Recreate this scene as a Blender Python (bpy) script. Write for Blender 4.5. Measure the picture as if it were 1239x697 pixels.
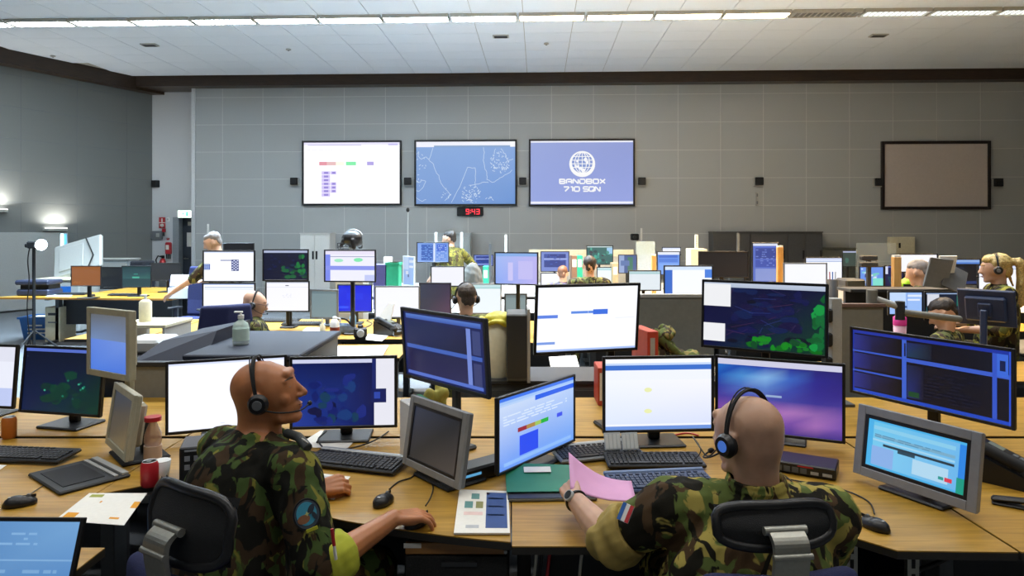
import bpy, bmesh, math, random
import numpy as np
from mathutils import Vector, Matrix, Euler
random.seed(7)
for o in list(bpy.data.objects): bpy.data.objects.remove(o, do_unlink=True)
SC = bpy.context.scene
COL = SC.collection
PI = math.pi
rad = math.radians

# ------------------------------------------------------------------ camera, light, exposure
F = 826.0; CX = 619.5; HY = 280.0; CZ = 1.75          # focal length in px of the 1239 px frame, horizon row, eye height
cam_d = bpy.data.cameras.new('camera'); cam = bpy.data.objects.new('camera', cam_d); COL.objects.link(cam)
cam.location = (0, 0, CZ); cam.rotation_euler = (PI/2, 0, 0)
cam_d.sensor_width = 36.0; cam_d.lens = 36.0*F/1239.0; cam_d.shift_y = -(348.5-HY)/1239.0
cam_d.clip_start = .05; cam_d.clip_end = 200
SC.camera = cam
EXPO = 1.0
vs = SC.view_settings
vs.view_transform = 'Standard'; vs.look = 'None'; vs.exposure = EXPO; vs.gamma = 1.0; vs.use_curve_mapping = False
wd = bpy.data.worlds.new('world'); SC.world = wd; wd.use_nodes = True
wd.node_tree.nodes['Background'].inputs[0].default_value = (.55, .62, .75, 1)
wd.node_tree.nodes['Background'].inputs[1].default_value = .05
ROOM_B = rad(2.18); RD = 17.0; CEIL = 5.62            # room turn against the camera, back wall distance, ceiling height
def room(x, y, z=0):                                    # room coordinates -> world
    return Vector((x*math.cos(ROOM_B)+y*math.sin(ROOM_B), -x*math.sin(ROOM_B)+y*math.cos(ROOM_B), z))
LAMP_W = 30.0
def area(name, loc, size, power, color=(1, .97, .92), rot=(0, 0, 0)):
    l = bpy.data.lights.new(name, 'AREA'); l.shape = 'RECTANGLE'; l.size, l.size_y = size; l.energy = power; l.color = color
    o = bpy.data.objects.new(name, l); COL.objects.link(o); o.location = loc; o.rotation_euler = rot
    return o
# unseen overhead lamps, the farthest pair added to brighten the ceiling by bounce (the row in view glows by its own diffusers)
for (ry, pw, x0, x1, c) in ((9.4, 680, -7.6, .5, (.62, .82, 1)), (9.4, 540, .5, 8.5, (1, .70, .38)), (6.2, 210, -9.0, 5.0, (.9, .95, 1)), (2.2, 70, -6.0, 6.0, (1, .98, .94)), (-2.6, 45, -6.0, 6.0, (1, .97, .92))):
    lo = area('unseen_overhead_lamp', room((x0+x1)/2, ry, CEIL-.10), (x1-x0, .22), pw, c, (0, 0, -ROOM_B)); lo.data.spread = rad(105 if ry > 5 else 150)   # narrow beam aims the farther lamps at floor and desks for ceiling bounce

# ------------------------------------------------------------------ helpers
def P(px, py, d): return Vector(((px-CX)/F*d, d, CZ-(py-HY)/F*d))
def G(px, py, z=.74):
    d = (CZ-z)*F/(py-HY); return Vector(((px-CX)/F*d, d, z))
def WL(px, py, off=0.0):                                # point on the back wall, off metres in front of it
    u = (px-CX)/F; d = (RD-off)/(u*math.sin(ROOM_B)+math.cos(ROOM_B)); return P(px, py, d)
def srgb(h):
    if isinstance(h, str):
        h = h.lstrip('#'); h = [int(h[i:i+2], 16)/255 for i in (0, 2, 4)]
    return tuple(c/12.92 if c <= .04045 else ((c+.055)/1.055)**2.4 for c in h)

class MB:
    def __init__(s): s.v = []; s.f = []; s.m = []; s.sm = []; s.M = Matrix(); s.mi = 0
    def add(s, vs, fs, smooth=False):
        b = len(s.v); s.v += [tuple(s.M @ Vector(v)) for v in vs]
        for f in fs: s.f.append([i+b for i in f]); s.m.append(s.mi); s.sm.append(smooth)
        return s
    def box(s, x0, y0, z0, x1, y1, z1, c=0.0):
        if c <= 0:
            vs = [(x, y, z) for z in (z0, z1) for y in (y0, y1) for x in (x0, x1)]
            return s.add(vs, [(0, 2, 3, 1), (4, 5, 7, 6), (0, 1, 5, 4), (2, 6, 7, 3), (0, 4, 6, 2), (1, 3, 7, 5)])
        c = min(c, abs(x1-x0)*.49, abs(y1-y0)*.49, abs(z1-z0)*.49)
        vs = []; idx = {}
        X = (x0, x1); Y = (y0, y1); Z = (z0, z1)
        for i in (0, 1):
            for j in (0, 1):
                for k in (0, 1):
                    dx, dy, dz = c*(1-2*i), c*(1-2*j), c*(1-2*k)
                    for a, (ex, ey, ez) in enumerate(((0, dy, dz), (dx, 0, dz), (dx, dy, 0))):
                        idx[(i, j, k, a)] = len(vs); vs.append((X[i]+ex, Y[j]+ey, Z[k]+ez))
        fs = []
        def q(*k): fs.append([idx[t] for t in k])
        for i in (0, 1):
            t = [(i, 0, 0, 0), (i, 1, 0, 0), (i, 1, 1, 0), (i, 0, 1, 0)]; q(*(t if i else t[::-1]))
            t = [(0, i, 0, 1), (1, i, 0, 1), (1, i, 1, 1), (0, i, 1, 1)]; q(*(t[::-1] if i else t))
            t = [(0, 0, i, 2), (1, 0, i, 2), (1, 1, i, 2), (0, 1, i, 2)]; q(*(t if i else t[::-1]))
        for i in (0, 1):
            for j in (0, 1):
                t = [(0, i, j, 1), (1, i, j, 1), (1, i, j, 2), (0, i, j, 2)]; q(*(t if i != j else t[::-1]))
                t = [(i, 0, j, 0), (i, 1, j, 0), (i, 1, j, 2), (i, 0, j, 2)]; q(*(t[::-1] if i != j else t))
                t = [(i, j, 0, 0), (i, j, 1, 0), (i, j, 1, 1), (i, j, 0, 1)]; q(*(t if i != j else t[::-1]))
        for i in (0, 1):
            for j in (0, 1):
                for k in (0, 1):
                    t = [(i, j, k, 0), (i, j, k, 1), (i, j, k, 2)]; q(*(t if (i+j+k) % 2 else t[::-1]))
        return s.add(vs, fs)
    def cbox(s, c, sz, ch=0.0):
        return s.box(c[0]-sz[0]/2, c[1]-sz[1]/2, c[2]-sz[2]/2, c[0]+sz[0]/2, c[1]+sz[1]/2, c[2]+sz[2]/2, ch)
    def cyl(s, p0, p1, r0, r1=None, n=12, smooth=True):
        r1 = r0 if r1 is None else r1
        p0 = Vector(p0); p1 = Vector(p1); a = (p1-p0)
        if a.length < 1e-7: return s
        a.normalize(); u = a.orthogonal().normalized(); w = a.cross(u)
        vs = []
        for p, r in ((p0, r0), (p1, r1)):
            for i in range(n):
                t = 2*PI*i/n; vs.append(p+(u*math.cos(t)+w*math.sin(t))*r)
        s.add(vs, [(i, (i+1) % n, n+(i+1) % n, n+i) for i in range(n)], smooth)
        return s.add(vs, [tuple(range(n-1, -1, -1)), tuple(range(n, 2*n))])
    def tube(s, pts, r, n=8, cyc=False):
        pts = [Vector(p) for p in pts]; k = len(pts)
        rr = r if isinstance(r, (list, tuple)) else [r]*k
        up = None; vs = []
        for i, p in enumerate(pts):
            t = (pts[(i+1) % k] if (cyc or i < k-1) else p)-(pts[i-1] if (cyc or i > 0) else p)
            if t.length < 1e-9: t = Vector((0, 0, 1))
            t.normalize()
            if up is None: up = t.orthogonal().normalized()
            up = (up-t*up.dot(t)); up = up.normalized() if up.length > 1e-6 else t.orthogonal().normalized()
            w = t.cross(up)
            for j in range(n):
                a = 2*PI*j/n; vs.append(p+(up*math.cos(a)+w*math.sin(a))*rr[i])
        fs = []
        for i in range(k if cyc else k-1):
            for j in range(n):
                a = i*n; b = ((i+1) % k)*n; fs.append((a+j, a+(j+1) % n, b+(j+1) % n, b+j))
        s.add(vs, fs, True)
        if not cyc: s.add(vs, [tuple(range(n-1, -1, -1)), tuple(range((k-1)*n, k*n))])
        return s
    def lathe(s, prof, n=20, c=(0, 0, 0), smooth=True):
        vs = []; fs = []
        for (r, z) in prof:
            for i in range(n):
                t = 2*PI*i/n; vs.append((c[0]+r*math.cos(t), c[1]+r*math.sin(t), c[2]+z))
        for k in range(len(prof)-1):
            for i in range(n): fs.append((k*n+i, k*n+(i+1) % n, (k+1)*n+(i+1) % n, (k+1)*n+i))
        s.add(vs, fs, smooth)
        return s.add(vs, [tuple(range(n-1, -1, -1)), tuple(range((len(prof)-1)*n, len(prof)*n))])
    def ell(s, c, r, rot=None, n=14, m=9):
        R = rot.to_3x3() if rot is not None else Matrix.Identity(3); c = Vector(c)
        vs = [c+R @ Vector((0, 0, -r[2]))]; fs = []
        for k in range(1, m):
            ph = -PI/2+PI*k/m
            for i in range(n):
                t = 2*PI*i/n; vs.append(c+R @ Vector((r[0]*math.cos(ph)*math.cos(t), r[1]*math.cos(ph)*math.sin(t), r[2]*math.sin(ph))))
        vs.append(c+R @ Vector((0, 0, r[2]))); L = len(vs)-1
        for i in range(n):
            fs.append((0, 1+(i+1) % n, 1+i)); fs.append((L, L-n+i, L-n+(i+1) % n))
            for k in range(m-2): a = 1+k*n; fs.append((a+i, a+(i+1) % n, a+n+(i+1) % n, a+n+i))
        return s.add(vs, fs, True)
    def cap(s, p0, p1, r0, r1=None, n=12):
        r1 = r0 if r1 is None else r1
        p0 = Vector(p0); p1 = Vector(p1); a = p1-p0; L = max(a.length, 1e-5); a = a/L if a.length > 1e-6 else Vector((0, 0, 1))
        pts = []; rs = []
        for k in range(5):
            t = PI/2*(k+.25)/5; pts.append(p0-a*r0*math.cos(t)); rs.append(r0*math.sin(t))
        pts += [p0, p1]; rs += [r0, r1]
        for k in range(4, -1, -1):
            t = PI/2*(k+.25)/5; pts.append(p1+a*r1*math.cos(t)); rs.append(r1*math.sin(t))
        return s.tube(pts, rs, n)
    def prism(s, poly, z0, z1):
        n = len(poly); vs = [(p[0], p[1], z0) for p in poly]+[(p[0], p[1], z1) for p in poly]
        ar = sum(poly[i][0]*poly[(i+1) % n][1]-poly[(i+1) % n][0]*poly[i][1] for i in range(n))
        fs = [tuple(range(n-1, -1, -1)), tuple(range(n, 2*n))]+[(i, (i+1) % n, n+(i+1) % n, n+i) for i in range(n)]
        if ar < 0: fs = [f[::-1] for f in fs]
        return s.add(vs, fs)
    def mesh(s, name, mats):
        me = bpy.data.meshes.new(name); me.from_pydata(s.v, [], s.f)
        for m in (mats if isinstance(mats, (list, tuple)) else [mats]): me.materials.append(m)
        me.polygons.foreach_set('material_index', s.m); me.polygons.foreach_set('use_smooth', s.sm)
        me.update(); return me
    def build(s, name, mats, parent=None, label=None):
        o = bpy.data.objects.new(name, s.mesh(name, mats)); COL.objects.link(o)
        if parent is not None: o.parent = parent
        if label: o['label'] = label
        return o
def thing(name, label, cat, loc=(0, 0, 0), rz=0.0, group=None):
    o = bpy.data.objects.new(name, None); COL.objects.link(o); o.empty_display_size = .05
    o.location = loc; o.rotation_euler = (0, 0, rz); o['label'] = label; o['category'] = cat
    if group: o['group'] = group
    return o
def tag(o, label, cat, group=None):
    o['label'] = label; o['category'] = cat
    if group: o['group'] = group
    return o
def struct(o): o['kind'] = 'structure'; return o
def place(o, loc, rz=0.0): o.location = loc; o.rotation_euler = (0, 0, rz); return o
def dup(o, parent=None):
    c = o.copy(); COL.objects.link(c); c.parent = parent
    for ch in list(o.children): dup(ch, c)
    return c
def rest(mb, name, mat, loc, rz, label, cat, group=None):
    return tag(place(mb.build(name, mat), loc, rz), label, cat, group)

# ------------------------------------------------------------------ materials
MATS = {}
def mat(name, col, rough=.5, metal=0.0, var=.06, scale=30.0, bump=0.0, spec=.5, coat=0.0, sss=0.0, alpha=1.0, trans=0.0):
    if name in MATS: return MATS[name]
    m = bpy.data.materials.new(name); m.use_nodes = True; nt = m.node_tree; b = nt.nodes['Principled BSDF']
    c = srgb(col) if isinstance(col, str) else col
    tc = nt.nodes.new('ShaderNodeTexCoord'); nz = nt.nodes.new('ShaderNodeTexNoise')
    nz.inputs['Scale'].default_value = scale; nz.inputs['Detail'].default_value = 4
    nt.links.new(tc.outputs['Object'], nz.inputs['Vector'])
    r = nt.nodes.new('ShaderNodeValToRGB')
    r.color_ramp.elements[0].position = .3; r.color_ramp.elements[1].position = .7
    r.color_ramp.elements[0].color = tuple(x*(1-var) for x in c)+(1,); r.color_ramp.elements[1].color = tuple(min(1, x*(1+var)) for x in c)+(1,)
    nt.links.new(nz.outputs['Fac'], r.inputs['Fac']); nt.links.new(r.outputs['Color'], b.inputs['Base Color'])
    b.inputs['Roughness'].default_value = rough; b.inputs['Metallic'].default_value = metal
    b.inputs['Specular IOR Level'].default_value = spec; b.inputs['Coat Weight'].default_value = coat
    if sss: b.inputs['Subsurface Weight'].default_value = sss; b.inputs['Subsurface Radius'].default_value = (.012, .005, .003); b.inputs['Subsurface Scale'].default_value = 1
    if alpha < 1: b.inputs['Alpha'].default_value = alpha
    if trans: b.inputs['Transmission Weight'].default_value = trans
    if bump:
        bp = nt.nodes.new('ShaderNodeBump'); bp.inputs['Strength'].default_value = bump; bp.inputs['Distance'].default_value = .004
        nt.links.new(nz.outputs['Fac'], bp.inputs['Height']); nt.links.new(bp.outputs['Normal'], b.inputs['Normal'])
    MATS[name] = m; return m
def emit(name, col, s):
    if name in MATS: return MATS[name]
    m = bpy.data.materials.new(name); m.use_nodes = True; b = m.node_tree.nodes['Principled BSDF']
    c = srgb(col) if isinstance(col, str) else col
    b.inputs['Base Color'].default_value = (.02, .02, .02, 1); b.inputs['Emission Color'].default_value = c+(1,); b.inputs['Emission Strength'].default_value = s
    MATS[name] = m; return m
def camo(name, cols, scale=9.0):
    if name in MATS: return MATS[name]
    m = bpy.data.materials.new(name); m.use_nodes = True; nt = m.node_tree; b = nt.nodes['Principled BSDF']
    tc = nt.nodes.new('ShaderNodeTexCoord'); cur = None
    for i, (c, thr, sc, seed) in enumerate(cols):
        if i == 0:
            rgb = nt.nodes.new('ShaderNodeRGB'); rgb.outputs[0].default_value = srgb(c)+(1,); cur = rgb.outputs[0]; continue
        mp = nt.nodes.new('ShaderNodeMapping'); mp.inputs['Location'].default_value = (seed*3.1, seed*1.7, seed*2.3); mp.inputs['Scale'].default_value = (1.25, 1.25, .8)
        nz = nt.nodes.new('ShaderNodeTexNoise'); nz.inputs['Scale'].default_value = scale*sc; nz.inputs['Detail'].default_value = 3.0; nz.inputs['Distortion'].default_value = .9
        nz.inputs['Roughness'].default_value = .45
        nt.links.new(tc.outputs['Object'], mp.inputs[0]); nt.links.new(mp.outputs[0], nz.inputs['Vector'])
        rp = nt.nodes.new('ShaderNodeValToRGB'); rp.color_ramp.elements[0].position = thr-.012; rp.color_ramp.elements[1].position = thr+.012
        rp.color_ramp.elements[0].color = (0, 0, 0, 1); rp.color_ramp.elements[1].color = (1, 1, 1, 1)
        nt.links.new(nz.outputs['Fac'], rp.inputs['Fac'])
        mx = nt.nodes.new('ShaderNodeMix'); mx.data_type = 'RGBA'
        nt.links.new(rp.outputs['Color'], mx.inputs['Factor']); nt.links.new(cur, mx.inputs['A']); mx.inputs['B'].default_value = srgb(c)+(1,)
        cur = mx.outputs['Result']
    nt.links.new(cur, b.inputs['Base Color']); b.inputs['Roughness'].default_value = .85; b.inputs['Specular IOR Level'].default_value = .2
    wv = nt.nodes.new('ShaderNodeTexNoise'); wv.inputs['Scale'].default_value = 400; bp = nt.nodes.new('ShaderNodeBump'); bp.inputs['Strength'].default_value = .25; bp.inputs['Distance'].default_value = .002
    nt.links.new(tc.outputs['Object'], wv.inputs['Vector']); nt.links.new(wv.outputs['Fac'], bp.inputs['Height']); nt.links.new(bp.outputs['Normal'], b.inputs['Normal'])
    MATS[name] = m; return m
def wood(name, c0, c1, sc=(1.2, 14, 14)):
    if name in MATS: return MATS[name]
    m = bpy.data.materials.new(name); m.use_nodes = True; nt = m.node_tree; b = nt.nodes['Principled BSDF']
    tc = nt.nodes.new('ShaderNodeTexCoord'); mp = nt.nodes.new('ShaderNodeMapping'); mp.inputs['Scale'].default_value = sc
    nz = nt.nodes.new('ShaderNodeTexNoise'); nz.inputs['Scale'].default_value = 3.5; nz.inputs['Detail'].default_value = 6; nz.inputs['Distortion'].default_value = .4
    rp = nt.nodes.new('ShaderNodeValToRGB'); rp.color_ramp.elements[0].position = .35; rp.color_ramp.elements[1].position = .68
    rp.color_ramp.elements[0].color = srgb(c0)+(1,); rp.color_ramp.elements[1].color = srgb(c1)+(1,)
    nt.links.new(tc.outputs['Object'], mp.inputs[0]); nt.links.new(mp.outputs[0], nz.inputs['Vector']); nt.links.new(nz.outputs['Fac'], rp.inputs['Fac'])
    nt.links.new(rp.outputs['Color'], b.inputs['Base Color']); b.inputs['Roughness'].default_value = .38
    MATS[name] = m; return m
CAMO = camo('camo_woodland', [('#7d7a34', 0, 0, 0), ('#43562a', .45, 1.15, 1), ('#3d2e1e', .51, 1.2, 2), ('#14140f', .53, 1.3, 5)])
CAMO2 = camo('camo_woodland_light', [('#a8994e', 0, 0, 0), ('#5d6b36', .50, 1.1, 4), ('#4c3a26', .54, 1.15, 3), ('#1c1a12', .555, 1.25, 6)])
CAMOF = camo('camo_far', [('#7c7842', 0, 0, 0), ('#555b34', .46, 1.4, 1), ('#41362a', .53, 1.4, 2), ('#22211a', .56, 1.5, 3)])
LINING = mat('sleeve_lining', '#a08a48', .85, var=.12, scale=25)
LININGG = mat('sleeve_lining_green', '#a9ad2f', .85, var=.12, scale=25)
SKIN_T = mat('skin_tanned', '#b5764c', .42, var=.14, scale=18, sss=.12, bump=.08)
SKIN_P = mat('skin_fair', '#c39a80', .45, var=.10, scale=18, sss=.12, bump=.08)
SKIN_F = mat('skin_far', '#c49a80', .5, var=.08, scale=14)
LIPS = mat('lips', '#9a5a4c', .45)
BLACK = mat('black_plastic', '#17181b', .38, scale=200, var=.1)
BLACKM = mat('black_matte', '#101113', .7, scale=120, var=.15)
DGREY = mat('dark_grey_plastic', '#2c2f33', .45, scale=150)
MGREY = mat('mid_grey_plastic', '#6d7175', .5, scale=120)
LGREY = mat('light_grey_plastic', '#a9aaa6', .5, scale=120)
SILVER = mat('silver_plastic', '#b4b8ba', .35, metal=.3, scale=150)
WHITE = mat('white_plastic', '#dedfdc', .45, scale=80, var=.03)
PAPER = mat('paper', '#e6e4dc', .8, scale=60, var=.03)
ALU = mat('aluminium', '#9a9a92', .38, metal=.75, scale=90)
STEEL = mat('grey_steel', '#54585c', .45, metal=.4, scale=80)
WOODM = wood('maple_desktop', '#9b7522', '#b98e36')
WOODE = wood('maple_edge', '#8c5f2a', '#a8763a')
LAMIN = mat('pale_laminate', '#b7bbbd', .45)
EDGE = mat('dark_edge_band', '#2a2722', .5)
NAVY = mat('navy_upholstery', '#1d2450', .85, bump=.5, scale=350, var=.2)
MESHF = mat('black_mesh_fabric', '#15171a', .75, bump=.6, scale=500, var=.3)
CONSOLE = mat('console_dark_blue', '#121b2e', .6, scale=60)
CONSOLED = mat('console_black', '#1a1d24', .5, scale=60)
CARPET = mat('carpet', '#686c70', .95, bump=.8, scale=260, var=.25)
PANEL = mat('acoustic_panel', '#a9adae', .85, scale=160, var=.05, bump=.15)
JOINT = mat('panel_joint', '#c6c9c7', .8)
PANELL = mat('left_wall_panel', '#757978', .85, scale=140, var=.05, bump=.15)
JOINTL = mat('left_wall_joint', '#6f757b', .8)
WALLW = mat('painted_wall', '#c3c6c9', .8, scale=50, var=.03)
TILE = mat('ceiling_tile', '#e2eaf3', .9, scale=220, var=.05, bump=.2)
GRID = mat('ceiling_grid', '#a5a299', .6)
SOFFIT_GAP = wood('dark_soffit_gap', '#2c2016', '#3c2c1e')
RED = mat('red_plastic', '#b3202a', .4)
REDB = mat('red_binder', '#b5402c', .55)
GREEN = mat('green_folder', '#1f7a57', .5, var=.1, scale=6)
PINK = mat('pink_folder', '#d39ac4', .65, scale=12, var=.04)
PINKH = mat('hot_pink', '#e43b9b', .5)
BLUEP = mat('blue_plastic', '#1f5fae', .45)
ORANGE = mat('orange_can', '#b86a28', .4)
YELLOW = mat('yellow_plastic', '#d2c63c', .5)
OLIVE = mat('olive_cloth', '#a39a45', .8)
CREAM = mat('cream_plastic', '#d9d2b4', .6)
GLASS = mat('clear_plastic', '#dfe8e8', .08, alpha=.28, var=.02)
ACRYL = mat('acrylic_pane', '#c6d2d2', .1, alpha=.16, var=.02)
LOCKER = mat('dark_locker', '#4a4b4d', .5)
DOORM = mat('dark_door', '#333a44', .45)
DARKHAIR = mat('dark_hair', '#2a211a', .6, bump=.8, scale=150, var=.4)
BLOND = mat('blond_hair', '#b39a5e', .5, bump=.8, scale=90, var=.45)
STUBBLE = mat('cropped_hair', '#5a4534', .7, bump=.5, scale=300, var=.4)
CABLE = mat('black_cable', '#141414', .5)
CABLEW = mat('white_cable', '#cfcdc4', .5)
# ------------------------------------------------------------------ screens: one glowing material that reads the picture on each screen
SCREEN = bpy.data.materials.new('lit_screen'); SCREEN.use_nodes = True
_b = SCREEN.node_tree.nodes['Principled BSDF']; _a = SCREEN.node_tree.nodes.new('ShaderNodeVertexColor'); _a.layer_name = 'Col'
SCREEN.node_tree.links.new(_a.outputs['Color'], _b.inputs['Emission Color']); _b.inputs['Emission Strength'].default_value = 1.0
_b.inputs['Base Color'].default_value = (.012, .013, .015, 1); _b.inputs['Roughness'].default_value = .35
class Pic:                                               # picture on a screen; u to the right, v down, both 0..1
    def __init__(s, base='#000000', k=1.0): s.items = [([(0, 0), (1, 0), (1, 1), (0, 1)], [base]*4)]; s.k = k
    def rect(s, u0, v0, u1, v1, c, c2=None):
        c2 = c2 or c; s.items.append(([(u0, v0), (u1, v0), (u1, v1), (u0, v1)], [c, c, c2, c2])); return s
    def poly(s, pts, c): s.items.append((pts, [c]*len(pts))); return s
    def quad(s, u0, v0, u1, v1, c00, c10, c11, c01): s.items.append(([(u0, v0), (u1, v0), (u1, v1), (u0, v1)], [c00, c10, c11, c01])); return s
    def line(s, pts, w, c, asp=1.6):
        for (a, b) in zip(pts[:-1], pts[1:]):
            dx, dy = (b[0]-a[0])*asp, b[1]-a[1]; L = math.hypot(dx, dy) or 1e-6; nx, ny = -dy/L*w/2/asp, dx/L*w/2
            s.items.append(([(a[0]+nx, a[1]+ny), (b[0]+nx, b[1]+ny), (b[0]-nx, b[1]-ny), (a[0]-nx, a[1]-ny)], [c]*4))
        return s
    def blob(s, u, v, ru, rv, c, n=9, j=.35):
        return s.poly([(min(.995, max(.005, u+ru*(1-j*random.random())*math.cos(2*PI*i/n))), min(.995, max(.005, v+rv*(1-j*random.random())*math.sin(2*PI*i/n)))) for i in range(n)], c)
    def text_lines(s, u0, v0, u1, v1, n, c, fill=.7):
        h = (v1-v0)/n
        for i in range(n):
            u = u0
            while u < u1-.02:
                w = min(random.uniform(.03, .12)*(u1-u0)*2, u1-u)
                if random.random() < fill: s.rect(u, v0+i*h+h*.25, u+w*.8, v0+i*h+h*.7, c)
                u += w
        return s
    def build(s, name, W, H, parent, y=0.0, M=None):
        vs = []; fs = []; cols = []
        for k, (pts, cc) in enumerate(s.items):
            b = len(vs)
            n = len(pts); ar = sum(pts[i][0]*pts[(i+1) % n][1]-pts[(i+1) % n][0]*pts[i][1] for i in range(n))
            order = range(n) if ar < 0 else range(n-1, -1, -1)
            for (u, v) in pts: vs.append(((u-.5)*W, y-.00025*k/ (1+len(s.items)/40.0), (.5-v)*H))
            fs.append([b+i for i in order])
            for i in order:
                c = srgb(cc[i]) if isinstance(cc[i], str) else cc[i]
                cols += [c[0]*s.k, c[1]*s.k, c[2]*s.k, 1.0]
        me = bpy.data.meshes.new(name); me.from_pydata([tuple(M @ Vector(v)) for v in vs] if M else vs, [], fs)
        ca = me.color_attributes.new('Col', 'FLOAT_COLOR', 'CORNER'); ca.data.foreach_set('color', cols)
        me.materials.append(SCREEN); me.update()
        o = bpy.data.objects.new(name, me); COL.objects.link(o); o.parent = parent; return o
# ================================================================== the setting
def rot_room(o): o.rotation_euler = (0, 0, -ROOM_B); return o
# floor
o = struct(rot_room(MB().box(-16, -6, -.1, 16, 18.2, 0).build('floor', CARPET)))
# back wall: joint layer and proud acoustic panels
RXL = -8.71
wall_back = struct(rot_room(MB().box(RXL, RD, 0, 15, RD+.3, 6).build('wall_back', JOINT)))
xs = [RXL]+[2.415+1.04*k for k in range(-10, 13)]; zs = [0, .335, 1.02, 1.70, 2.385, 3.07, 3.76, 4.45, 5.14, 5.6]
pm = {}
for i in range(len(xs)-1):
    for k in range(len(zs)-1):
        key = (round(xs[i+1]-xs[i], 3), round(zs[k+1]-zs[k], 3))
        if key not in pm: pm[key] = MB().box(.007, 0, .007, key[0]-.007, .02, key[1]-.007, .001).mesh('panel', PANEL)
        p = bpy.data.objects.new('panel', pm[key]); COL.objects.link(p); p.parent = wall_back; p.location = (xs[i], RD-.0035, zs[k])
struct(rot_room(MB().box(RXL-.06, RD-.03, 0, RXL+.03, RD+.42, 5.5).build('trim_1', mat('white_trim', '#cfd3d6', .6))))
# alcove wall with the door
C0 = WL(184, 280, -.4)                                   # corner of alcove wall and left wall
aw = MB(); ax0 = C0.x*math.cos(ROOM_B)-C0.y*math.sin(ROOM_B)
dl = WL(209, 280, -.4); dr = WL(231.5, 280, -.4)
dx0 = dl.x*math.cos(ROOM_B)-dl.y*math.sin(ROOM_B); dx1 = dr.x*math.cos(ROOM_B)-dr.y*math.sin(ROOM_B)
aw.box(ax0-.2, RD+.4, 0, dx0, RD+.7, 6).box(dx0, RD+.4, 2.12, dx1, RD+.7, 6).box(dx1, RD+.4, 0, RXL+.2, RD+.7, 6)
struct(rot_room(aw.build('wall_alcove', WALLW)))
door = struct(rot_room(MB().box(dx0+.16, RD+.60, 0, dx1, RD+.66, 2.1, .004).build('door_1', DOORM)))
mb = MB(); mb.box(dx0, RD+.4, 0, dx0+.16, RD+.64, 2.12); mb.build('door_frame', mat('door_frame', '#8d9397', .5), door)
mb = MB(); mb.box(dx0+.22, RD+.55, 1.02, dx0+.25, RD+.6, 1.06).box(dx0+.22, RD+.53, 1.03, dx0+.34, RD+.555, 1.05); mb.build('door_handle', ALU, door)
MB().box(dx0+.30, RD+.588, 1.9, dx0+.41, RD+.6, 2.0).build('door_closer', ALU, door)
MB().box(dx1-.22, RD+.59, 1.35, dx1-.05, RD+.6, 1.72).build('door_notice', PAPER, door)
# left wall, splayed
LDIR = Vector((-.446, -.895, 0)); LN = Vector((.895, -.446, 0)); LROT = math.atan2(LDIR.y, LDIR.x)
def LW(t, z, off=0.0): return Vector((C0.x, C0.y, 0))+LDIR*t+LN*off+Vector((0, 0, z))
def ltp(px):
    u = (px-CX)/F; return (u*C0.y-C0.x)/(LDIR.x-u*LDIR.y)
def at_left(o): o.location = (C0.x, C0.y, 0); o.rotation_euler = (0, 0, LROT); return o     # local x along the wall towards us, +y into the room
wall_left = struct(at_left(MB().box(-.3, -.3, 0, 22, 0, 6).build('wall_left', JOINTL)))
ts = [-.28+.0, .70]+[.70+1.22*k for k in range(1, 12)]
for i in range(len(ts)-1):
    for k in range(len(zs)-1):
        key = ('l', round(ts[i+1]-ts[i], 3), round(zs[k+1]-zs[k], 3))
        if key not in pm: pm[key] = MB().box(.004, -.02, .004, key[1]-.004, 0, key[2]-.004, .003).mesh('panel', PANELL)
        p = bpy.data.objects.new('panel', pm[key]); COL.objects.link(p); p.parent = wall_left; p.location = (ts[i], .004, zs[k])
w = MB(); t0 = ltp(71)
for k in range(4): w.box(t0+k*1.36, 0.005, .04, t0+k*1.36+1.35, .07, 1.73, .004)
struct(at_left(w.build('trim_2', mat('wainscot', '#a9adac', .7, scale=40, var=.03))))
struct(at_left(MB().box(-.2, .005, 0, t0, .025, .09).build('baseboard_left', mat('baseboard', '#6f7375', .6))))
win = struct(at_left(MB().box(ltp(80.5), .004, 1.33, ltp(70.5), .05, 1.72).build('window_1', mat('window_frame', '#c8d2d8', .5))))
MB().box(ltp(80.5)+.03, .05, 1.36, ltp(70.5)-.09, .056, 1.69).build('pane', emit('daylit_pane', (.12, .5, .9), .9), win)
MB().box(ltp(70.5)-.085, .05, 1.36, ltp(70.5)-.02, .056, 1.69).build('pane', emit('daylit_pane_bright', (.7, .9, 1), 3.0), win)
# remaining walls, out of frame
struct(rot_room(MB().box(15, -6, 0, 15.3, 17.3, 6).build('wall_right', PANEL)))
struct(rot_room(MB().box(-16, -6.3, 0, 15.3, -6, 6).build('wall_behind', PANEL)))
# dark boxes standing in for the shaded recess between ceiling and walls
struct(rot_room(MB().box(ax0-1, RD-.32, 5.37, 15, RD+.75, CEIL+.02).build('trim_3', SOFFIT_GAP)))
struct(at_left(MB().box(-.6, -.3, 5.30, 22, .30, CEIL+.02).build('trim_4', SOFFIT_GAP)))
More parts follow.
